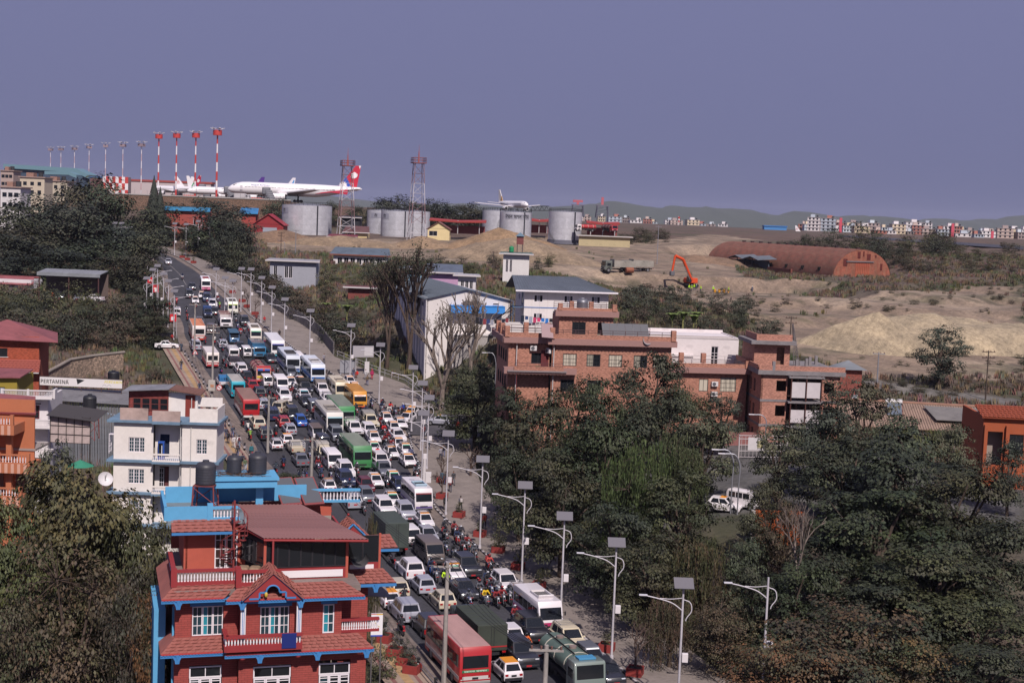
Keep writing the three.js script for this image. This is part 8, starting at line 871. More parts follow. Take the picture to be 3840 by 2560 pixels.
{const R=9.3,a=V(103.5,19.1,-424),b=V(76,19.1,-500),ax=b.clone().sub(a),L=ax.length(),yaw=Math.atan2(ax.x,ax.z),t=thing('barrel_hangar','rusty corrugated barrel-roofed hangar with patched end wall','hangar',a,yaw),RU=M('#8c6458',{map:'rust',r:.85});
const pos=[],idx=[],uv=[],N=40,K=160;for(let k=0;k<=K;k++)for(let i=0;i<=N;i++){const th=i / N*Math.PI,r=R +(k % 2)*.12,z=L*k / K;pos.push(Math.cos(th)*r*1.08,Math.sin(th)*r*.93,z);uv.push(th*R,z);}for(let k=0;k<K;k++)for(let i=0;i<N;i++){const p=k*(N + 1)+ i;idx.push(p,p + 1,p + N + 1,p + 1,p + N + 2,p + N + 1);}const g=new THREE.BufferGeometry();g.setAttribute('position',new THREE.Float32BufferAttribute(pos,3));g.setAttribute('uv',new THREE.Float32BufferAttribute(uv,2));g.setIndex(idx);g.computeVertexNormals();mesh('barrel_shell',g,new THREE.MeshStandardMaterial({map:T.rust,color:'#86746c',roughness:.85,side:THREE.DoubleSide}),t);
const s=new THREE.Shape();s.absellipse(0,0,R*1.07,R*.92,0,Math.PI);const e=new THREE.ExtrudeGeometry(s,{depth:.2,bevelEnabled:false,curveSegments:40});mesh('end_wall',e.clone().translate(0,0,.05),M('#9c7f72',{map:'rust',r:.9}),t);mesh('end_wall',e.translate(0,0,L - .3),M('#9a857c',{map:'rust'}),t);mesh('door_track',box(9.5,.3,.3,1,4.9,-.1),M('#6a6468'),t);for(const[x,y,w,h]of[[-6,3.6,1.4,2.2],[-1.4,6.0,1,2.0],[2.0,5.6,1.3,1.8],[6.5,2.6,.8,2],[.2,6.6,.5,1.6],[4.4,6.4,.6,.8]])mesh('rust_patch',box(w,h,.05,-x,y,.01),M('#5e2c2a',{map:'rust'}),t);for(let i=0;i<8;i++)mesh('door_board',box(.5,4.2,.08,-2.2 + i*.62,.4,-.02),M('#a8705c',{map:'rust'}),t);for(let i=0;i<13;i++)mesh('roof_vent',cyl(.55,.7,.7,10,0,R*.93 - .1,3 + i*5.8),M('#3a2c30'),t);for(let i=0;i<7;i++)mesh('side_window',[cbox(.5,1.9,1.1,R*1.04,2.0,8 + i*9.6,0,0,-.2)],GLASS,t);
t.updateMatrixWorld(true);const q=thing('lean_to','blue-grey lean-to porch with zigzag roof against the rusty hangar','porch',t.localToWorld(V(R + 4.5,.2,44)),yaw - Math.PI / 2 + Math.PI);const m=M('#6a7078',{r:.6,map:'grime'});for(let k=0;k<4;k++){const x0=-9 + k*5,y0=k % 2?4.6:3.6,y1=k % 2?3.6:4.6;mesh('roof_panel',quadSlab(V(x0,y0,3),V(x0 + 5,y1,3),V(x0 + 5,y1 + .4,-4),V(x0,y0 + .4,-4),.15),m,q);}for(const x of[-8,-3,2,7])mesh('post',bar(V(x,0,2.6),V(x,4,2.6),.15),M('#2a2c34'),q);mesh('dark_wall',box(17,3.4,.3,1,0,-2),M('#4a5260'),q);mesh('blue_door',box(3.4,2.8,.1,-4,0,-1.8),M('#2a4468'),q);
const w=tag(mesh('rubble_wall',box(14,2.2,.6,0,0,0),M('#7d4a40',{map:'brick'})),'low ruined brick wall before the rusty hangar','wall');w.position.copy(t.localToWorld(V(R + 7,-.3,20)));w.rotation.y=yaw + Math.PI / 2;}
{const p=gnd(2590,1075),OR=M('#c4461c',{r:.5}),t=thing('excavator','orange excavator with raised boom in the pit','excavator',p,.3);for(const s of[-1,1])mesh('track',rbox(.7,.9,4.2,s*1.3,0,0,.35),TYRE,t);mesh('house',rbox(2.8,1.4,3.2,.2,1.1,-.4,.15),OR,t);mesh('cab',rbox(1.0,1.7,1.5,-1.0,1.3,1.0,.12),M('#23242a',{r:.2}),t);mesh('counterweight',rbox(2.8,1.1,.9,.2,1.1,-2.2,.2),OR,t);const a=V(-.4,2.0,1.4),b=V(-3.6,7.6,2.2),c=V(-6.2,8.6,2.6),e=V(-6.9,4.4,2.6);mesh('boom',[bar(a,b,.45,4),bar(b,c,.42,4)],OR,t);mesh('arm',bar(c,e,.34,4),OR,t);mesh('bucket',rbox(1.3,1.4,1.2,-6.9,3.0,2.6,.3),M('#5a5a60'),t);mesh('hydraulic_ram',bar(V(-.9,1.9,1.6),V(-3,5.6,2.2),.14,6),CHROME,t);}
[[2318,1020,'#6a6e6a',.9,'dusty grey dump truck on the works road, left of the pair'],[2388,1018,'#787672',.95,'dusty grey dump truck with raised tailboard by the roller']].forEach(([x,y,c,yw,lab])=>{const t=thing('dump_truck',lab,'truck',gnd(x,y),yw - 2.1);build(t,truckParts('bigtruck',{}),{paint:M(c,{map:'grime'}),plate:PLATEK,bumper:TRIM});mesh('tipper_body',[box(2.4,.15,5.2,0,1.15,-1.1),box(.12,1.4,5.2,-1.15,1.2,-1.1),box(.12,1.4,5.2,1.15,1.2,-1.1),box(2.4,1.7,.12,0,1.2,1.5),box(2.4,1.3,.12,0,1.2,-3.7)],M('#9a958e',{map:'grime'}),t);t.scale.setScalar(1.25);});
{const t=thing('road_roller','grey road roller with rusty front drum and canopy','road roller',gnd(2352,1022),.25);const c=new THREE.CylinderGeometry(.8,.8,2.2,20);c.rotateZ(Math.PI / 2);c.translate(0,.8,2.0);mesh('drum',c,M('#8a6a58',{map:'rust'}),t);mesh('body',rbox(1.8,1.2,2.6,0,.9,-.8,.15),M('#5a564c'),t);for(const s of[-1,1])mesh('wheel',cyl(.8,.8,.5,16,0,0,0).rotateZ(Math.PI / 2).translate(s*.95,.8,-1.2),TYRE,t);mesh('canopy',box(1.9,.1,1.8,0,3.1,-.4),M('#3a3c40'),t);for(const[x,z]of[[-.8,.3],[.8,.3],[-.8,-1.1],[.8,-1.1]])mesh('canopy_post',bar(V(x,2,z),V(x,3.1,z),.05),TRIM,t);}
[[2585,1090],[2594,1092],[2603,1088],[2612,1090],[2628,1094],[2675,1096],[2732,1098],[2821,1096],[2332,1012]].forEach(([x,y],i)=>{const m=person(i % 3?'stand':'walk',i % 4===3?'#3a4258':'#a8d82a','#3a4258',{hard:i % 2?'#d8d8d0':'#c9b03a',label:i % 4===3?'site worker in dark clothes and pale hard hat near the excavator':'site worker in lime hi-vis and hard hat near the excavator',group:'site workers'});m.position.copy(gnd(x,y));m.rotation.y=i*1.3;});
for(let i=0;i<4;i++){const b=tag(mesh('barrel',[cyl(.32,.32,.9,12),cyl(.34,.34,.06,12,0,.3,0),cyl(.34,.34,.06,12,0,.6,0)],M('#c48a1c')),'yellow steel barrel standing in the pit','barrel','yellow barrels');b.position.copy(gnd(2681 + i*17,1097));}
{const t=shed(1888,1986,947,944,1003,325,'#d4d0d0','#55706a','white and green guard house with roof tank',{n:'guard_house',win:[.15,.3],ww:.6,D:5});mesh('green_plinth',box(6.1,1,.1,3,0,.05),M('#4f6f62'),t);t.updateMatrixWorld(true);waterTank(t.localToWorld(V(1.8,t.hh + .2,-1)),.55,1.3,'bright green water tank on the guard house roof','#1f8a5a');const w=thing('watchtower','small brown boxed watchtower with pointed roof on stilts','watchtower',t.localToWorld(V(3.7,t.hh + .1,-1.6)));for(const[a,b]of[[-.6,-.6],[.6,-.6],[.6,.6],[-.6,.6]])mesh('leg',bar(V(a,0,b),V(a,1.9,b),.09),M('#4a4048'),w);mesh('cabin',box(1.6,1.9,1.6,0,1.9,0),M('#7a4444',{map:'grime'}),w);const c=new THREE.ConeGeometry(1.6,.9,4);c.rotateY(.785);c.translate(0,4.2,0);mesh('roof',c,M('#5a7080'),w);mesh('ladder',[...Array(6)].map((_,i)=>box(.6,.05,.05,0,.2 + i*.3,.75)),M('#8a8288'),w);}
shed(1012,1185,972,968,1035,338,'#9a9ba6','#a3a1a8','low grey-white building with railed flat roof on the slope',{win:[.12,.36,.45],ww:.9,D:6});shed(1250,1452,950,926,1010,385,'#d4cfd0','#5f6b78','white office with strip windows and blue-grey roof',{win:[.12,.24,.36,.48,.6,.72,.86],ww:1.3,fc:'#7a4434',hip:.5});shed(1602,1720,1016,990,1062,292,'#b892b4','#5f6878','pink walled house with blue-grey roof behind the bare tree',{});shed(1500,1600,1003,998,1060,296,'#8fb4d0','#6a7280','pale blue walled house behind the bare tree',{});shed(1718,1785,1028,1026,1066,284,'#d2cdd0','#a8a8b0','tiny white porch building with glazed doors',{win:[.25,.5,.75],ww:.7,D:4});shed(1305,1400,1072,1070,1098,300,'#7a3f3a','#6a3a38','rusty red container shed on the brown slope',{n:'container_shed',D:4});
const onRoadTop=(x,y,h)=>{let d=120;for(let i=0;i<30;i++){const p=atH(x,y,eRoad(d)+ h);d=lerp(d,clamp(-p.z,60,500),.6);}const p=at(x,y,d);return V(p.x,eRoad(d)+ .14,-d);};
const POLEW=M('#c9c4cc',{r:.5,map:'grime'}),PANEL=M('#6a676c',{r:.35});
const LAMP=(side,panel=true)=>{const P=[];const s=side;P.push(['pole',[cyl(.1,.07,8.7,8),cyl(.16,.16,.25,8)],POLEW]);P.push(['lamp_arm',[tube([V(.0,7.2,0),V(s*.7,7.7,0),V(s*1.7,8.0,0),V(s*2.7,8.2,0)],.045,14,5),tube([V(0,8.1,0),V(s*.8,8.0,0),V(s*1.6,8.02,0)],.03,8,5),tube([V(0,8.0,0),V(-s*.5,7.8,0),V(-s*.62,7.2,0),V(-s*.3,6.7,0),V(-s*.25,6.5,0)],.04,12,5)],POLEW]);P.push(['lamp_head',[rbox(.6,.1,.26,s*2.75,8.16,0,.04)],M('#b8b6be')]);P.push(['battery_box',[rbox(.42,.62,.3,-s*.32,3.6,0,.03)],M('#cfc9cd',{r:.6})]);if(panel){P.push(['solar_panel',[cbox(1.35,.05,1.05,0,9.15,.05,.55)],PANEL]);P.push(['panel_mount',[bar(V(0,8.6,0),V(0,9.1,0),.05),bar(V(-.4,9.1,0),V(.4,9.1,0),.03)],POLEW]);}return P.map(([n,g,m])=>[n,merge(g),m]);};
const LR=LAMP(-1),LL=LAMP(1),LN=LAMP(-1,false);
const lampAt=(p,parts,label,group,yaw=0)=>{const t=thing('street_lamp',label,'street lamp',p,yaw,group);for(const[n,g,m]of parts)mesh(n,g,m,t);return t;};
[[2565,2188],[2313,2035],[2118,1936],[1970,1820],[1811,1722],[1682,1626],[1589,1549],[1609,1491],[1585,1437],[1550,1378],[1427,1293],[1317,1220],[1164,1165],[1068,1122],[1020,1077],[981,1041],[941,1009],[906,981],[875,953],[846,930],[812,910],[785,892],[742,872],[697,852],[655,838]].forEach(([x,y])=>lampAt(onRoadTop(x,y,9.25),LR,'white solar street lamp with curled arm beside the downhill lanes','solar lamps on the downhill side'));
[[551,944],[573,965],[590,996],[613,1026],[631,1053],[653,1091],[430,835],[455,842]].forEach(([x,y],i)=>lampAt(i>5?at(x,y,400).setY(18.4):onRoadTop(x,y,9.25),LL,'white solar street lamp beside the uphill lanes','solar lamps on the uphill side'));
lampAt(at(2870,2400,96).setY(1.2),LN,'white street lamp without panel sunk among autumn trees',undefined);
const CONC=M('#a39c98',{map:'grime',r:.9}),WOODP=M('#54463f',{map:'bark',r:.9});
const POLES=[];
function pole(b,h,label,m=CONC,arms=1,group){const t=thing('utility_pole',label,'utility pole',b,0,group);mesh('shaft',cyl(m===CONC?.2:.13,m===CONC?.13:.08,h,8),m,t);for(let k=0;k<arms;k++){mesh('crossarm',box(2.0,.12,.12,0,h - .35 - k*.9,.1),m,t);for(const x of[-.85,-.3,.3,.85])mesh('insulator',cyl(.05,.07,.2,8,x,h - .23 - k*.9,.1),M('#6a4a44'),t);}POLES.push(b.clone().add(V(0,h - .2,0)));return t;}
const pA=(bx,by,ty,lab,base,m,arms)=>{const b=base??roadG(bx,by).add(V(0,.1,0)),h=at(bx,ty,-b.z).y - b.y;return pole(b,h,lab,m,arms);};
pA(727,1342,1136,'concrete pole at the footpath start');const big=pA(793,1548,1217,'thick concrete pole carrying a white transformer cabinet',undefined,undefined,2);mesh('transformer_cabinet',rbox(1.0,1.6,.6,0,3.2,.3,.05),M('#b5aea8',{map:'grime'}),big);mesh('cabinet_notice',box(.5,.4,.02,.1,3.8,.62),M('#a8765c'),big);pA(1003,1700,1482,'concrete pole beside the uphill queue');pA(1165,1868,1639,'leaning concrete pole behind the blue terrace');pA(1663,2572,2109,'concrete pole with wide crossarm among the uphill cars',roadG(1663,2560));{const p=atH(2050,2418,9.4);pole(V(p.x,0,p.z),9.4,'concrete pole with crossarm before the old tanker',CONC,1);}
const wire=(a,b,s,i)=>{const g=tube([a,a.clone().lerp(b,.25).add(V(0,-s*.75,0)),a.clone().lerp(b,.5).add(V(0,-s,0)),a.clone().lerp(b,.75).add(V(0,-s*.75,0)),b],.022,20,4);tag(mesh('overhead_wire',g,TRIM),'thin black overhead wire sagging between concrete poles','wire','overhead wires');};
for(let i=0;i<5;i++)for(const k of[-.8,-.25,.3,.8])wire(POLES[i].clone().add(V(k,0,0)),POLES[i + 1].clone().add(V(k,0,0)),1.2 + .4*k +(i % 2)*.5,i);
for(const[x,y,ty,c]of[[1848,1035,942,0],[2464,990,845,1],[2960,1340,1186,0],[3290,1436,1335,1],[3697,1500,1312,0],[1052,960,870,0],[1107,955,862,1],[3080,1010,960,0]]){const b=gnd(x,y),h=Math.max(5,at(x,ty,-b.z).y - b.y);pole(b,h,c?'thin pale pole standing on the slope':'dark wooden pole with crossarms on the slope',c?STEEL:WOODP,c?1:2,'poles on the slopes');}
[[2740,1925,1690],[2765,1930,1705],[3040,1600,1468],[1852,1555,1325],[2868,1680,1592],[1066,960,905]].forEach(([x,y,ty])=>{const b=gnd(x,y),h=Math.max(4,at(x,ty,-b.z).y - b.y),t=thing('yard_lamp','grey lamp post with curved arm over the compound','street lamp',b,0,'compound lamp posts');mesh('pole',tube([V(),V(0,h*.5,0),V(0,h*.85,0),V(-.5,h,0),V(-1.6,h + .05,0)],.07,20,6),STEEL,t);mesh('lamp_head',rbox(.7,.12,.25,-1.8,h,0,.05),M('#c4c0c6'),t);});
{const B=[['black_base',cyl(.13,.13,.3,10),M('#1d1c20')],['white_band',cyl(.125,.125,.3,10,0,.3,0),M('#c9c3c6')],['black_cap',[cyl(.13,.13,.3,10,0,.6,0),cyl(.15,.15,.08,10,0,.9,0)],M('#1d1c20')]].map(([n,g,m])=>[n,Array.isArray(g)?merge(g):g,m]);const ds=[];for(let d=94;d<116;d +=4.4)ds.push(d);for(let d=158;d<258;d +=4.6)ds.push(d);ds.forEach((d,i)=>{const p=V(kl(d)- .45,eRoad(d)+ .15,-d),t=thing('bollard','black and white banded bollard on the footpath edge','bollard',p,0,'footpath bollards');for(const[n,g,m]of B)mesh(n,g,m,t);const nx=ds[i + 1];if(nx&&nx - d<6){const q=V(kl(nx)- .45,eRoad(nx)+ .15,-nx),r=thing('railing','grey pipe railing span between two bollards','railing',p,0,'footpath railing spans');for(const y of[.35,.8])mesh('rail',bar(V(0,y,0),q.clone().sub(p).add(V(0,y,0)),.035,5),M('#77727a',{r:.5,m:.3}),r);}});}
{const pts=[[255,-31.4],[243,-23.9],[234.5,-17.5],[224,-13.6],[214.2,-9.8]],m=M('#aaa6ac',{r:.5});for(let i=0;i<4;i++){const a=V(pts[i][1],eRoad(pts[i][0])+ .14,-pts[i][0]),b=V(pts[i + 1][1],eRoad(pts[i + 1][0])+ .14,-pts[i + 1][0]),t=thing('pipe_railing','pale pipe railing edging the forecourt','railing',a,0,'forecourt railing spans'),d=b.clone().sub(a),n=5;for(const y of[.5,1.05])mesh('rail',bar(V(0,y,0),d.clone().add(V(0,y,0)),.04,5),m,t);for(let k=0;k<=n;k++){const q=d.clone().multiplyScalar(k / n);mesh('rail_post',bar(q,q.clone().add(V(0,1.08,0)),.04,5),m,t);}}}
{const t=thing('boundary_wall','grey concrete panel wall beside the wide pavement','wall'),W=M('#6f6a6c',{map:'grime',r:.95});for(let d=257;d<330;d +=2.4){const a=V(prr(d)+ .15,eRoad(d),-d),b=V(prr(d + 2.3)+ .15,eRoad(d + 2.3),-d - 2.3);mesh('wall_panel',quadSlab(a,b,b.clone().add(V(0,2.3,0)),a.clone().add(V(0,2.3,0)),.12),W,t);mesh('wall_post',box(.22,2.5,.22,a.x,a.y,a.z),W,t);}}
{const p=gnd(1352,1402,(x,z)=>eRoad(-z)+ .14),t=thing('bus_shelter','bus shelter with grey advertising box on tall posts','bus shelter',p,.35),g=M('#9a969c',{r:.5});for(const x of[-.9,.9])mesh('post',box(.16,4.2,.16,x,0,0),g,t);mesh('advert_box',box(3.6,1.9,.5,.3,2.9,0),g,t);mesh('advert_panel',box(1.5,1.5,.04,1.2,3.1,.28),M('#b5b2b6'),t);mesh('bench_seat',box(1.8,.08,.45,-1.6,.45,.3),g,t);mesh('info_board',box(.8,1.9,.12,.9,.3,.6),M('#bab6ba'),t);mesh('rear_panel',box(2.6,2.2,.06,-2.2,.1,-.6),M('#8a8a92',{r:.4}),t);}
const RED=M('#8f3330',{map:'grime',r:.85});
const PLANT=[];
[['F',1190,125],['F',1185,405],['F',1480,728],['F',1840,1062],['F',2160,1338],['S',1942,2133],['S',2020,2206],['S',2381,2530],['S',2275,2440],['A',1505,1165],['A',1420,1068],['A',1640,1290],['A',1250,915],['A',575,398],['A',470,345],['A',380,305],['S',1480,2457],['S',1520,2490],['S',1545,2520],['S',1440,2405]].forEach(([t,x,y])=>{const p=gnd(...px(t,x,y),(a,b)=>eRoad(-b)+ .15),b=thing('planter','square red concrete planter on the pavement','planter',p,-.3,'red pavement planters');mesh('box',[box(1.15,.62,.1,0,0,.5),box(1.15,.62,.1,0,0,-.5),box(.1,.62,.9,.52,0,0),box(.1,.62,.9,-.52,0,0)],RED,b);mesh('soil',box(.95,.5,.9,0,.02,0),M('#4a3a30',{map:'soil'}),b);PLANT.push(p.clone().add(V(0,.5,0)));});
{const p=roadG(...px('B',445,905)).add(V(-.3,.1,0)),t=thing('warning_sign','red triangular pedestrian warning sign on a post','sign',p,.25);mesh('post',bar(V(),V(0,2.3,0),.04),STEEL,t);mesh('red_triangle',prism([[-.5,2.1],[.5,2.1],[0,3.0]],-.02,.02),M('#a82a2c'),t);mesh('white_triangle',prism([[-.34,2.19],[.34,2.19],[0,2.8]],.02,.03),M('#d0cacc'),t);mesh('walker_symbol',[box(.07,.25,.01,0,2.24,.035),sph(.045,0,2.54,.035,6),box(.16,.05,.01,.02,2.36,.035,0,0,.5)],TRIM,t);const q=roadG(...px('B',862,1560)).add(V(-.3,.1,0)),r=thing('prohibition_sign','round red-ringed no turning sign on a post','sign',q,.25);mesh('post',bar(V(),V(0,2.2,0),.04),STEEL,r);mesh('disc',cyl(.42,.42,.03,24,0,0,0).rotateX(Math.PI / 2).translate(0,2.55,0),M('#d0cacc'),r);const g=new THREE.TorusGeometry(.4,.06,5,24);g.translate(0,2.55,.02);mesh('red_ring',[g,cbox(.8,.09,.02,0,2.55,.03,0,0,-.75)],M('#a82a2c'),r);mesh('arrow_symbol',[box(.3,.06,.01,-.03,2.6,.025),box(.06,.2,.01,.1,2.42,.025)],TRIM,r);}
for(const[t,x,y,w,h]of[['A',160,1110,.9,1.3],['A',250,1330,1.2,1.4],['L',1335,118,1.2,1.5],['L',1380,190,1.3,1.6],['L',1290,45,.9,.9]]){const p=onRoadTop(...px(t,x,y),4.2),b=thing('lamp_banner','bright red banner hung on an uphill lamp post','banner',V(p.x - .3,p.y,p.z),.15,'red lamp post banners');mesh('cloth',box(w,h,.03,0,3.2,0),M('#b8202c',{r:.8}),b);mesh('emblem',box(w*.5,h*.25,.02,0,3.2 + h*.4,.03),M('#d8b8b0'),b);mesh('post',bar(V(w / 2,0,-.1),V(w / 2,5.4,-.1),.05),POLEW,b);}
{const p=gnd(...px('E',2090,800),(x,z)=>eRoad(-z)+ .15),t=thing('roadside_cabinet','white electrical cabinet and post by the near pavement','cabinet',p);mesh('cabinet',rbox(.7,1.3,.5,.3,0,0,.04),M('#c4bfc2'),t);mesh('post',box(.3,3.4,.25,-.2,0,0),M('#bdb8bb'),t);}
{const t=thing('car','white saloon parked at the footpath head under a tree','car',roadG(...px('B',20,610)).add(V(-1.2,.15,-1)),1.75);build(t,carParts('sedan',{}),{paint:PAINT('#d8d4d8'),plate:PLATER});}
{const t=thing('wire_fence','dark steel post fence with coiled wire by the trees','fence');for(let d=96;d<200;d +=3){const x=prr(d)+ .5,y=eRoad(d);mesh('fence_post',bar(V(x,y,-d),V(x,y + 2.4,-d),.05,5),M('#3a3538'),t);if(d + 3<200)for(const h of[.6,1.2,1.8,2.3])mesh('wire_strand',bar(V(x,y + h,-d),V(prr(d + 3)+ .5,eRoad(d + 3)+ h,-d - 3),.012,3),M('#4a4446'),t);}}
const LEAFM=new THREE.MeshStandardMaterial({color:new THREE.Color().setRGB(.74,.74,.74),vertexColors:true,roughness:.8,side:THREE.DoubleSide}),LEAFV=[[1,1,1],[1.35,1.3,1.05],[.75,.85,.85],[1.2,1.02,.85],[.95,1.12,.85]].map(c=>new THREE.MeshStandardMaterial({color:new THREE.Color().setRGB(...c.map(v=>v*.74)),vertexColors:true,roughness:.7,side:THREE.DoubleSide})),BARK=M('#5a4a42',{map:'bark',r:.95}),BARKP=M('#8f8078',{map:'bark',r:.95});
function leaves(list){
const n=list.length,pos=new Float32Array(n*18),nor=new Float32Array(n*18),col=new Float32Array(n*18),uv=new Float32Array(n*12);const N=V(),A=V(),B=V(),U=V(0,1,0);
list.forEach((L,i)=>{N.set(L[4],L[5],L[6]).normalize();A.crossVectors(Math.abs(N.y)>.95?V(1,0,0):U,N).normalize();B.crossVectors(N,A);const s=L[3],w=s*(L[10]??.6),P=[[-w*.5,0],[0,-s*.55],[w*.5,0],[-w*.5,0],[w*.5,0],[0,s*.55]];for(let k=0;k<6;k++){const[a,b]=P[k],o=(i*6 + k)*3;pos[o]=L[0]+ A.x*a + B.x*b;pos[o + 1]=L[1]+ A.y*a + B.y*b;pos[o + 2]=L[2]+ A.z*a + B.z*b;nor[o]=N.x;nor[o + 1]=N.y;nor[o + 2]=N.z;col[o]=L[7];col[o + 1]=L[8];col[o + 2]=L[9];}});
const g=new THREE.BufferGeometry();g.setAttribute('position',new THREE.BufferAttribute(pos,3));g.setAttribute('normal',new THREE.BufferAttribute(nor,3));g.setAttribute('color',new THREE.BufferAttribute(col,3));g.setAttribute('uv',new THREE.BufferAttribute(uv,2));return g;
}
const TINT={dark:[[.0324,.0405,.0178],[.047,.0535,.0243],[.0259,.034,.0162],[.0405,.0421,.0211]],olive:[[.0729,.0749,.0284],[.0527,.0587,.0243],[.1064,.0992,.0425]],grey:[[.0624,.0695,.0446],[.0446,.0535,.0339],[.0757,.0784,.0535]],autumn:[[.1166,.0632,.0311],[.0826,.0535,.0273],[.0583,.0583,.0292],[.0583,.0583,.0292],[.1458,.0778,.035]],brown:[[.0759,.0506,.0344],[.0607,.0456,.0304],[.0607,.0558,.0324]],willow:[[.0628,.0795,.0285],[.0502,.067,.0251],[.0753,.0879,.0351]],rust:[[.0972,.0583,.0389],[.0826,.0602,.035],[.068,.0632,.0331]],far:[[.0359,.0435,.0265],[.0491,.051,.0321],[.0302,.0378,.0236]]};
function makeTree(seed,o){
const r=RNG(seed),rn=()=>r()*2 - 1,L=[],br=[],tint=TINT[o.tint],nl=o.lobes??9,y0=o.low??2.2;const trunkTop=V(rn()*.4,o.fork??4,rn()*.4);br.push(bar(V(0,-1.5,0),trunkTop,.26,7,.17));
for(let l=0;l<nl;l++){
const a=l / nl*6.283*2.4 + rn()*.4,hh=y0 +(9.3 - y0)*((l + .5)/ nl),env=Math.sin(Math.PI*clamp((hh - y0 + 1)/(11.4 - y0),0,1)),R=(o.w??2.5)*env*(.55 + .55*r()),lc=V(Math.cos(a)*R,hh,Math.sin(a)*R),lr=(o.lr??1.75)*(.75 + .5*r());
const m=trunkTop.clone().lerp(lc,.5).add(V(rn()*.3,.3,rn()*.3));br.push(bar(trunkTop.clone().lerp(V(0,1,0),r()*.3),m,.13,5,.08),bar(m,lc,.08,5,.04));
const nc=o.clumps??20;for(let c=0;c<nc;c++){
const d=V(rn(),rn()*.8 + .15,rn()).normalize(),q=lr*(.55 + .5*r()),cc=lc.clone().addScaledVector(d,q);cc.y=Math.max(cc.y,y0*.6);if(r()<(o.twigs??.4))br.push(bar(lc.clone().lerp(cc,.1),cc,.03,3,.012));
const t=tint[Math.floor(r()*tint.length)],b=.75 + .5*r(),cr=(o.cr??.55)*(.7 + .6*r());
const nv=o.n??42;if(o.droop){for(let s=0;s<5;s++){const ox=cc.x + rn()*cr,oz=cc.z + rn()*cr,len=o.droop*(.5 + r());for(let k=0;k<nv / 5;k++){const y=cc.y - len*k /(nv / 5),j=.8 + .4*r();L.push([ox + rn()*.07,y,oz + rn()*.07,o.size*(1 + .4*rn()),rn(),.15*rn(),rn(),t[0]*b*j,t[1]*b*j,t[2]*b*j,.35]);}}}
else for(let k=0;k<nv;k++){const e=V(rn(),rn(),rn());if(e.lengthSq()>1)e.normalize();const j=.72 + .56*r();L.push([cc.x + e.x*cr*1.25,cc.y + e.y*cr*(o.vy??.75),cc.z + e.z*cr*1.25,o.size*(1 + .45*rn()),rn()*.75 + d.x*.8 + e.x*.5,.35 + .5*r()+ d.y*.6 + e.y*.4,rn()*.75 + d.z*.8 + e.z*.5,t[0]*b*j,t[1]*b*j,t[2]*b*j,o.asp??.62]);}
}
}
return{crown:leaves(L),trunk:merge(br),bark:o.bark??BARK};
}
const TREES={broad:[1,2,3].map(s=>makeTree(s*11,{tint:'dark',size:.19,n:58,clumps:15,lobes:15,lr:1.45,cr:.52,w:2.7,low:1.8})),grey:[1,2].map(s=>makeTree(s*17 + 3,{tint:'grey',size:.21,n:44,clumps:15,lobes:13,lr:1.4,cr:.5,w:2.7})),olive:[1,2].map(s=>makeTree(s*19 + 5,{tint:'olive',size:.19,n:56,clumps:30,lobes:15,low:1.4,w:2.9,lr:1.9})),far:[1,2,3].map(s=>makeTree(s*23 + 7,{tint:'far',size:.32,n:24,clumps:18,lobes:11,low:.8,twigs:.1,vy:1.35,cr:.65})),autumn:[1,2].map(s=>makeTree(s*29 + 9,{tint:'autumn',size:.17,n:46,clumps:24,lobes:12,low:1.8})),brown:[1,2].map(s=>makeTree(s*31 + 2,{tint:'brown',size:.16,n:34,clumps:22,lobes:12,twigs:.9})),willow:[makeTree(77,{tint:'willow',size:.26,n:60,clumps:16,lobes:11,droop:1.7,low:3})],rust:[makeTree(78,{tint:'rust',size:.26,n:60,clumps:15,lobes:11,droop:1.9,low:3})]};
const LABT={broad:['dark green broadleaf tree','trees of the compound'],grey:['grey-green dusty tree','grey-green trees'],olive:['glossy olive-green leafy tree','olive-green trees'],far:['dark bushy tree on the hill','trees on the far hill'],autumn:['russet autumn-leaved tree','autumn trees'],brown:['brown dry-leaved tree','brown dry trees'],willow:['light green weeping tree','weeping trees'],rust:['rust-brown weeping tree','weeping trees']};
const whereT=(k,x,y)=>k==='far'?(x<300?'behind the carport':x<560?'above the uphill lamps':x<780?'at the road summit':'below the red depot shed'):x<2000?'by the forecourt railing':y<1500&&x<2600?'before the brown brick office':x<2350?'behind the near pavement fence':x<2700?'between fence and yard':y<1660?'before the unfinished block':y>2200?'in the low grove by the autumn crowns':x<3250?'beside the orange wall':'before the orange building';let tk=0;const rT=RNG(5);
function tree(kind,x,yt,d,w,o={}){
const v=TREES[kind][tk++ % TREES[kind].length],top=at(x,yt,d),g=hT(top.x,top.z),h=Math.max(3,top.y - g),ws=w*d / FOCAL,t=thing(o.name??'tree',`${LABT[kind][0]} ${o.lab ?? whereT(kind, x, yt)}`,'tree',V(top.x,g,top.z),rT()*6.28,LABT[kind][1]);const c=mesh('crown',v.crown,LEAFV[tk % 5],t),k=mesh('trunk',v.trunk,v.bark,t);t.scale.set(ws / 7.4,h / 10,ws / 7.4);return t;
}
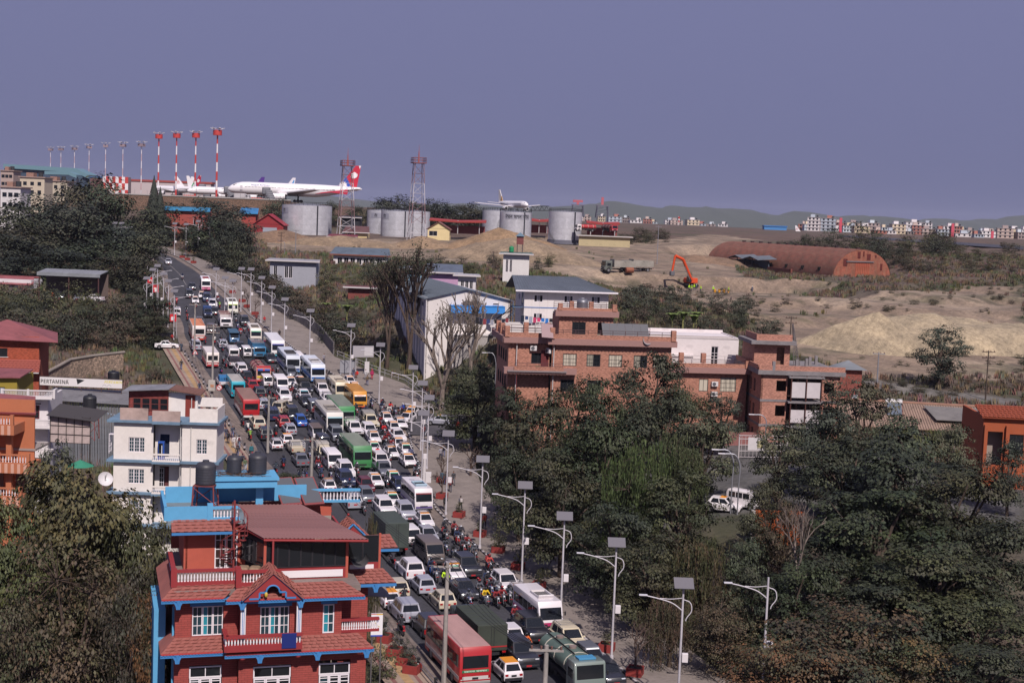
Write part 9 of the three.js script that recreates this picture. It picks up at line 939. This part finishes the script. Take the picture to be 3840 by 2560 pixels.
for(const a of[['broad',1790,1400,192,330],['broad',1925,1452,176,280],['broad',2140,1425,158,330],['broad',2290,1440,152,330],['broad',2455,1322,160,330],['broad',2580,1440,160,260],['grey',2715,1478,166,200],['broad',2030,1540,150,420],['broad',2250,1560,142,420],['broad',2480,1500,146,380],['grey',2640,1560,142,330],['broad',1960,1680,146,260],['broad',2120,1720,132,420],['willow',2395,1640,130,330],['willow',2550,1625,136,230],['broad',2560,1780,126,380],['broad',2300,1880,122,420],['broad',2440,2020,114,400],['rust',2640,2010,113,340],['rust',2520,2230,106,260],['grey',2930,1585,137,260],['grey',3080,1530,142,320],['grey',3225,1430,146,380],['grey',3350,1560,138,330],['broad',3180,1650,130,460],['grey',3560,1590,140,240],['broad',3420,1640,122,620],['broad',3600,1760,116,560],['broad',3330,1840,113,640],['broad',3700,1950,108,520],['broad',3480,2050,105,640],['broad',3150,2000,110,480],['broad',2890,1800,120,220],['broad',3000,2110,104,420],['broad',3280,2200,101,560],['broad',3680,2230,100,560],['autumn',3180,2290,92,760],['autumn',2930,2400,90,520],['autumn',3420,2380,92,480],['broad',3700,2420,90,520],['brown',2720,2260,104,330],['grey',3800,1650,138,200]])tree(...a);
tree('brown',2960,1880,116,260);tree('grey',2790,2020,112,240);tree('broad',2860,2130,106,300);tree('grey',2850,1930,118,200);tree('grey',3540,1225,224,215,{lab:'alone beside the works lane'});
tree('olive',300,1790,88,640,{lab:'beside the red house'});tree('olive',30,1960,84,420,{lab:'beside the orange house'});tree('olive',470,1930,86,340,{lab:'against the blue wing'});tree('brown',240,2070,79,640,{lab:'below the olive tree'});tree('brown',500,2130,77,360,{lab:'touching the red house eaves'});tree('autumn',560,2240,76,200,{lab:'with yellowing leaves by the blue wing'});tree('brown',60,2240,76,420,{lab:'in the near corner'});tree('grey',190,1672,112,250,{lab:'below the white balconies'});tree('broad',1062,1772,152,210,{lab:'at the footpath foot'});tree('broad',585,1108,268,165,{lab:'at the footpath head'});tree('broad',565,1190,258,170,{lab:'leaning over the footpath head'});tree('rust',1385,1930,104,110,{lab:'hanging beside the lean-to'});tree('rust',1345,2180,96,110,{lab:'creeping behind the sign board'});
for(const[x,y,d,w]of[[40,770,370,300],[170,745,395,320],[320,668,425,300],[410,700,415,260],[260,770,380,330],[520,790,420,240],[470,850,370,280],[110,860,345,320],[340,900,340,300],[10,880,335,260],[545,870,360,200],[230,930,325,280],[430,960,325,240],[600,770,470,200],[690,775,480,240],[760,745,500,150],[830,768,450,260],[880,810,420,240],[800,830,410,240],[900,850,400,180],[750,850,440,160],[60,960,318,260],[520,960,316,200],[640,810,520,160],[830,880,372,140],[880,900,362,110],[600,860,455,170],[705,840,470,140]])tree('far',x,y,d,w);
for(const[x,y,d,w]of[[1025,752,545,130],[1470,738,594,200],[1550,758,592,150],[1655,756,594,170],[1765,766,594,150],[1330,775,594,100],[1710,780,592,130],[1240,760,594,90],[1420,775,592,110],[1600,775,590,120],[1820,785,592,90]])tree('far',x,y,d,w,{lab:'behind the fuel tanks'});
{const v=V(),c=[];const r=RNG(8),L=[];for(let i=0;i<5200;i++){const y=.6 + Math.pow(r(),1.3)*9.3,R=(10 - y)*.24*(.5 + .6*r()),a=r()*6.283,b=.8 + .4*r();L.push([Math.cos(a)*R,y,Math.sin(a)*R,.34,Math.cos(a),.4,Math.sin(a),.03*b,.038*b,.028*b,.5]);}const cg=leaves(L);for(const[x,y,d]of[[577,658,470],[600,700,468]]){const top=at(x,y,d),g=hT(top.x,top.z),t=thing('conifer',y<680?'tall pointed dark conifer before the apron wall':'shorter dark conifer beside the pointed one','tree',V(top.x,g,top.z));mesh('crown',cg,LEAFM,t);mesh('trunk',cyl(.2,.06,9.8,6),BARK,t);const h=top.y - g;t.scale.set(h / 11,h / 10,h / 11);}}
function bare(seed,depth,spread,leafy,m,tint='olive'){const r=RNG(seed),rn=()=>r()*2 - 1,g=[],L=[];const grow=(p,d,len,rad,k)=>{const e=p.clone().addScaledVector(d,len);g.push(bar(p,e,rad,k>3?6:4,rad*.68));if(k===0){if(leafy)for(let i=0;i<leafy;i++){const t=TINT[tint][Math.floor(r()*3)];L.push([e.x + rn()*.5,e.y + rn()*.4,e.z + rn()*.5,.2,rn(),.5 + r(),rn(),...t.map(q=>q*(.7 + .5*r())),.6]);}return;}const n=k>depth - 2?3:2 +(r()<.45?1:0);for(let i=0;i<n;i++){const q=d.clone().add(V(rn(),rn()*.5 + .12,rn()).multiplyScalar(spread)).normalize();grow(e,q,len*(.68 + .2*r()),rad*.66,k - 1);}};grow(V(0,-.5,0),V(rn()*.06,1,rn()*.06).normalize(),2.6,.3,depth);return{trunk:merge(g),crown:L.length?leaves(L):null,m};}
const BARE=[bare(4,6,.44,5,BARK,'dark'),bare(9,6,.5,1,BARKP),bare(15,5,.6,0,BARKP),bare(21,4,.9,0,M('#4a3a34'))];
function bareTree(i,bx,by,yt,lab,base,wide=1){const b=base??gnd(bx,by),h=at(bx,yt,-b.z).y - b.y,t=thing('bare_tree',lab,'tree',b,i*1.7,'leafless trees');mesh('branches',BARE[i].trunk,BARE[i].m,t);if(BARE[i].crown)mesh('sparse_leaves',BARE[i].crown,LEAFM,t);BARE[i].h??=(BARE[i].trunk.computeBoundingBox(),BARE[i].trunk.boundingBox.max.y);const s=h / BARE[i].h;t.scale.set(s*wide,s,s*wide);}
bareTree(0,1530,1395,905,'huge half-bare dark tree before the white hall',undefined,.9);bareTree(0,1450,1380,960,'half-bare dark tree joined to the huge one',undefined,.8);bareTree(1,1622,1525,1130,'pale-barked sparse tree by the forecourt railing',V(-10.5,3.6,-216));bareTree(2,1760,1440,1080,'thin pale leafless tree before the white hall',undefined,.8);bareTree(2,2985,2250,1885,'pale crooked branches before the orange wall',at(2985,2230,107),.6);bareTree(3,1688,1765,1665,'small leafless tree by the lamp posts',V(prr(176)- 1,eRoad(176),-176),1.3);bareTree(3,2290,2345,2080,'thin crooked leafless tree by the fence',V(11.5,.1,-117));bareTree(3,2388,2495,2330,'small crooked leafless tree in a planter',PLANT[7]);bareTree(2,160,2560,2290,'grey bare trunks under the near trees',at(160,2560,88).setY(0));
for(const i of[9,10,11,12,0,1]){const b=PLANT[i];const t=thing('bare_tree','tiny leafless sapling in a red planter','tree',b,i,'leafless saplings');mesh('branches',BARE[3].trunk,BARE[3].m,t);t.scale.setScalar(.34);}
const BUSH=['dark','olive','grey','brown','far'].map((tn,i)=>makeTree(200 + i*7,{tint:tn,size:.5,n:16,clumps:9,lobes:9,low:.4,fork:1.2,w:3.2,lr:2.3,cr:1.0,twigs:.1}));
const LABB=['dark green bush','olive-green bush','grey-green broadleaf bush','brown dry bush','dull green bush'];
function bush(k,p,w,h,where){const t=thing('bush',`${LABB[k]} ${where}`,'bush',p,rT()*6.28,'bushes ' + where);mesh('foliage',BUSH[k].crown,LEAFM,t);mesh('stem',BUSH[k].trunk,BARK,t);t.scale.set(w / 9,h / 10,w / 9);}
const SCRUB=[];const scatter=(n,x0,x1,y0,y1,ks,w0,w1,where,skip,stuff)=>{const r=RNG(n*13 + x0);for(let i=0;i<n;i++){const x=lerp(x0,x1,r()),y=lerp(y0(x),y1(x),r()),p=gnd(x,y),w=lerp(w0,w1,r());if(-p.z<420&&p.x>kl(-p.z)- 6&&p.x<prr(-p.z)+ 1.5)continue;if(skip&&inPoly(ZONES.dirt,p.x,p.z))continue;if(stuff){SCRUB.push([p.add(V(0,-.2,0)),w,w*lerp(.5,.8,r()),r()*6.28]);continue;}bush(ks[Math.floor(r()*ks.length)],p.add(V(0,-.2,0)),w,w*lerp(.6,.95,r()),where);}};
const k_=v=>()=>v;
scatter(38,0,480,k_(1165),k_(1320),[0,0,1,4,3],4,8,'on the bank above the stone wall');scatter(16,480,560,k_(1120),k_(1330),[0,4],3,5,'on the bank beside the footpath tree');scatter(20,1000,1500,k_(1045),k_(1200),[4,3,3,1],2.5,6,'on the brown slope right of the lamps',1);scatter(44,2320,2900,x=>1085 +(x - 2320)*.14,x=>1230 +(x - 2320)*.08,[2,2,2,0,3],2.6,5,'on the slope behind the prefab house');scatter(34,2960,3560,k_(908),x=>1000 -(x - 2960)*.06,[4,1,0,3],4,9,'behind the rusty hangar');scatter(12,3130,3300,k_(985),k_(1015),[0,4],4,7,'before the rusty hangar end');scatter(30,2200,2500,k_(885),k_(915),[4,1],3,6,'below the tank farm wall',0,1);scatter(20,1700,1960,k_(1430),k_(1560),[2,0,4],3,5.5,'along the forecourt railing');scatter(16,1840,2080,k_(985),k_(1030),[1,4,3],2,4,'round the guard house');scatter(12,1580,1780,k_(985),k_(1060),[1,3,4],2.5,5,'round the small hill houses');scatter(20,3100,3840,k_(1440),k_(1490),[3,4],1.5,3,'beside the works lane',0,1);scatter(14,560,720,k_(1350),k_(1480),[0,4,3],1.5,3.2,'on the grass bank by the footpath');scatter(110,2900,3840,k_(925),x=>985 +(x - 2900)*.06,[3,4],2,5,'on the airfield edge',0,1);scatter(60,2960,3500,k_(905),x=>1005,[3,4],2.5,6,'hangar scrub',0,1);scatter(60,3050,3840,k_(1060),k_(1170),[3],.8,2.2,'on the terraces',0,1);scatter(40,2900,3840,k_(1330),k_(1430),[3],.7,2.0,'on the lower terrace',0,1);scatter(60,2300,2960,k_(1100),k_(1270),[2],1.5,3,'infill',0,1);scatter(50,1000,1560,k_(1030),k_(1260),[3],1.2,3,'infill',0,1);scatter(12,200,460,k_(1560),k_(1720),[0,1,3],1.6,3.2,'in the yard below the screens');
{const r=RNG(61);for(let d=100;d<200;d +=3.2){const x=prr(d)+ 1.6 + r()*1.2;bush([0,3,0,4][Math.floor(r()*4)],V(x,eRoad(d)- .1,-d),3.4 + r()*1.6,2.4 + r()*1.6,'along the near pavement fence');}for(let d=258;d<420;d +=6){const x=prr(d)+ 2.4 + r()*2;bush([4,0,4,3][Math.floor(r()*4)],V(x,hT(x,-d),-d),6 + r()*3,2.6 + r()*2.4,'behind the concrete panel wall');}for(let d=268;d<420;d +=7){const x=kl(d)- 5 - r()*3;bush([4,0,3][Math.floor(r()*3)],V(x,hT(x,-d),-d),6.5 + r()*3,3 + r()*2.5,'along the uphill lanes');}}
for(const i of[2,3,4,5,6,8,13,14,15])bush(1,PLANT[i].clone(),i===4?2.0:1.0,i===4?3.0:1.2,'growing in a red planter');
for(const i of[16,17,18,19])bush(4,PLANT[i].clone(),1.0,1.4,'growing in a left-hand planter');bush(1,roadG(1640,2556).add(V(-4.2,.1,0)),3,2.4,'in the near footpath corner');
{const lf=(()=>{const g=new THREE.PlaneGeometry(.5,2.6,2,6),p=g.attributes.position;for(let i=0;i<p.count;i++){const t=(p.getY(i)+ 1.3)/ 2.6;p.setXYZ(i,p.getX(i)*(1.2 - Math.abs(t - .45)),t*2.6 - t*t*1.7,t*1.05 + Math.abs(p.getX(i))*.1);}g.computeVertexNormals();return g;})();const bm=M('#5f6f34',{ds:1,r:.6});[[1222,1195],[1300,1205],[2520,1245],[2560,1240],[2610,1238],[2600,1250]].forEach(([x,y],i)=>{const p=gnd(x,y),t=thing('banana_plant','banana plant with broad arching leaves on the slope','plant',p,i,'banana plants');mesh('stem',cyl(.14,.1,1.6,7),M('#7a7a4a'),t);for(let k=0;k<8;k++){const l=mesh('leaf',lf,bm,t);l.position.y=1.5;l.rotation.y=k*.79;}t.scale.setScalar(1.3);});}
{const im=new THREE.InstancedMesh(BUSH[3].crown,LEAFM,SCRUB.length),m=new THREE.Matrix4(),q=new THREE.Quaternion(),c=new THREE.Color(),r=RNG(12);SCRUB.forEach(([p,w,h,a],i)=>{m.compose(p,q.setFromAxisAngle(V(0,1,0),a),V(w / 9,h / 10,w / 9));im.setMatrixAt(i,m);const k=.7 + r()*.5;im.setColorAt(i,c.setRGB(k,k*(1.0 + .35*r()),k*(.9 + .2*r())));});im.name='scrub';im.userData={kind:'stuff',label:'low brown-green scrub over the slopes and airfield edge',category:'scrub'};im.castShadow=im.receiveShadow=true;scene.add(im);}
{const L=[];const r=RNG(3),rn=()=>r()*2 - 1;for(let i=0;i<16;i++){const h=.5 + r()*.7,x=rn()*.35,z=rn()*.35,c=.8 + r()*.4;L.push([x,h*.4,z,h,rn(),.1,rn(),.15*c,.12*c,.088*c,.12]);}const g=leaves(L),N=26000,im=new THREE.InstancedMesh(g,new THREE.MeshStandardMaterial({vertexColors:true,roughness:1,side:THREE.DoubleSide}),N),m=new THREE.Matrix4(),q=new THREE.Quaternion(),c=new THREE.Color();let n=0;for(let i=0;i<160000&&n<N;i++){const d=150 + r()*330,x=rn()*.42*d;if(x>kl(d)- 5&&x<prr(d)+ 2||inPoly(ZONES.yard,x,-d)||inPoly(ZONES.lane,x,-d))continue;if(inPoly(ZONES.dirt,x,-d)&&(r()>.03||fbm(x*.08,d*.08)<.55))continue;const s=.5 + r()*.8;m.compose(V(x,hT(x,-d)- .05,-d),q.setFromAxisAngle(V(0,1,0),r()*6.28),V(s*1.3,s,s*1.3));im.setMatrixAt(n,m);const k=fbm(x*.05 + 9,d*.05);im.setColorAt(n++,c.setRGB(...(k>.55?[.6,.75,.5]:[.95,.88,.82]).map(v=>v*(.7 + .5*r()))));}im.count=n;im.name='dry_grass';im.userData={kind:'stuff',label:'dry brown grass covering the slopes',category:'grass'};im.castShadow=im.receiveShadow=true;scene.add(im);}
scene.fog=new THREE.FogExp2(new THREE.Color().setRGB(.6,.61,.78),.00004);
renderer.render(scene,camera);
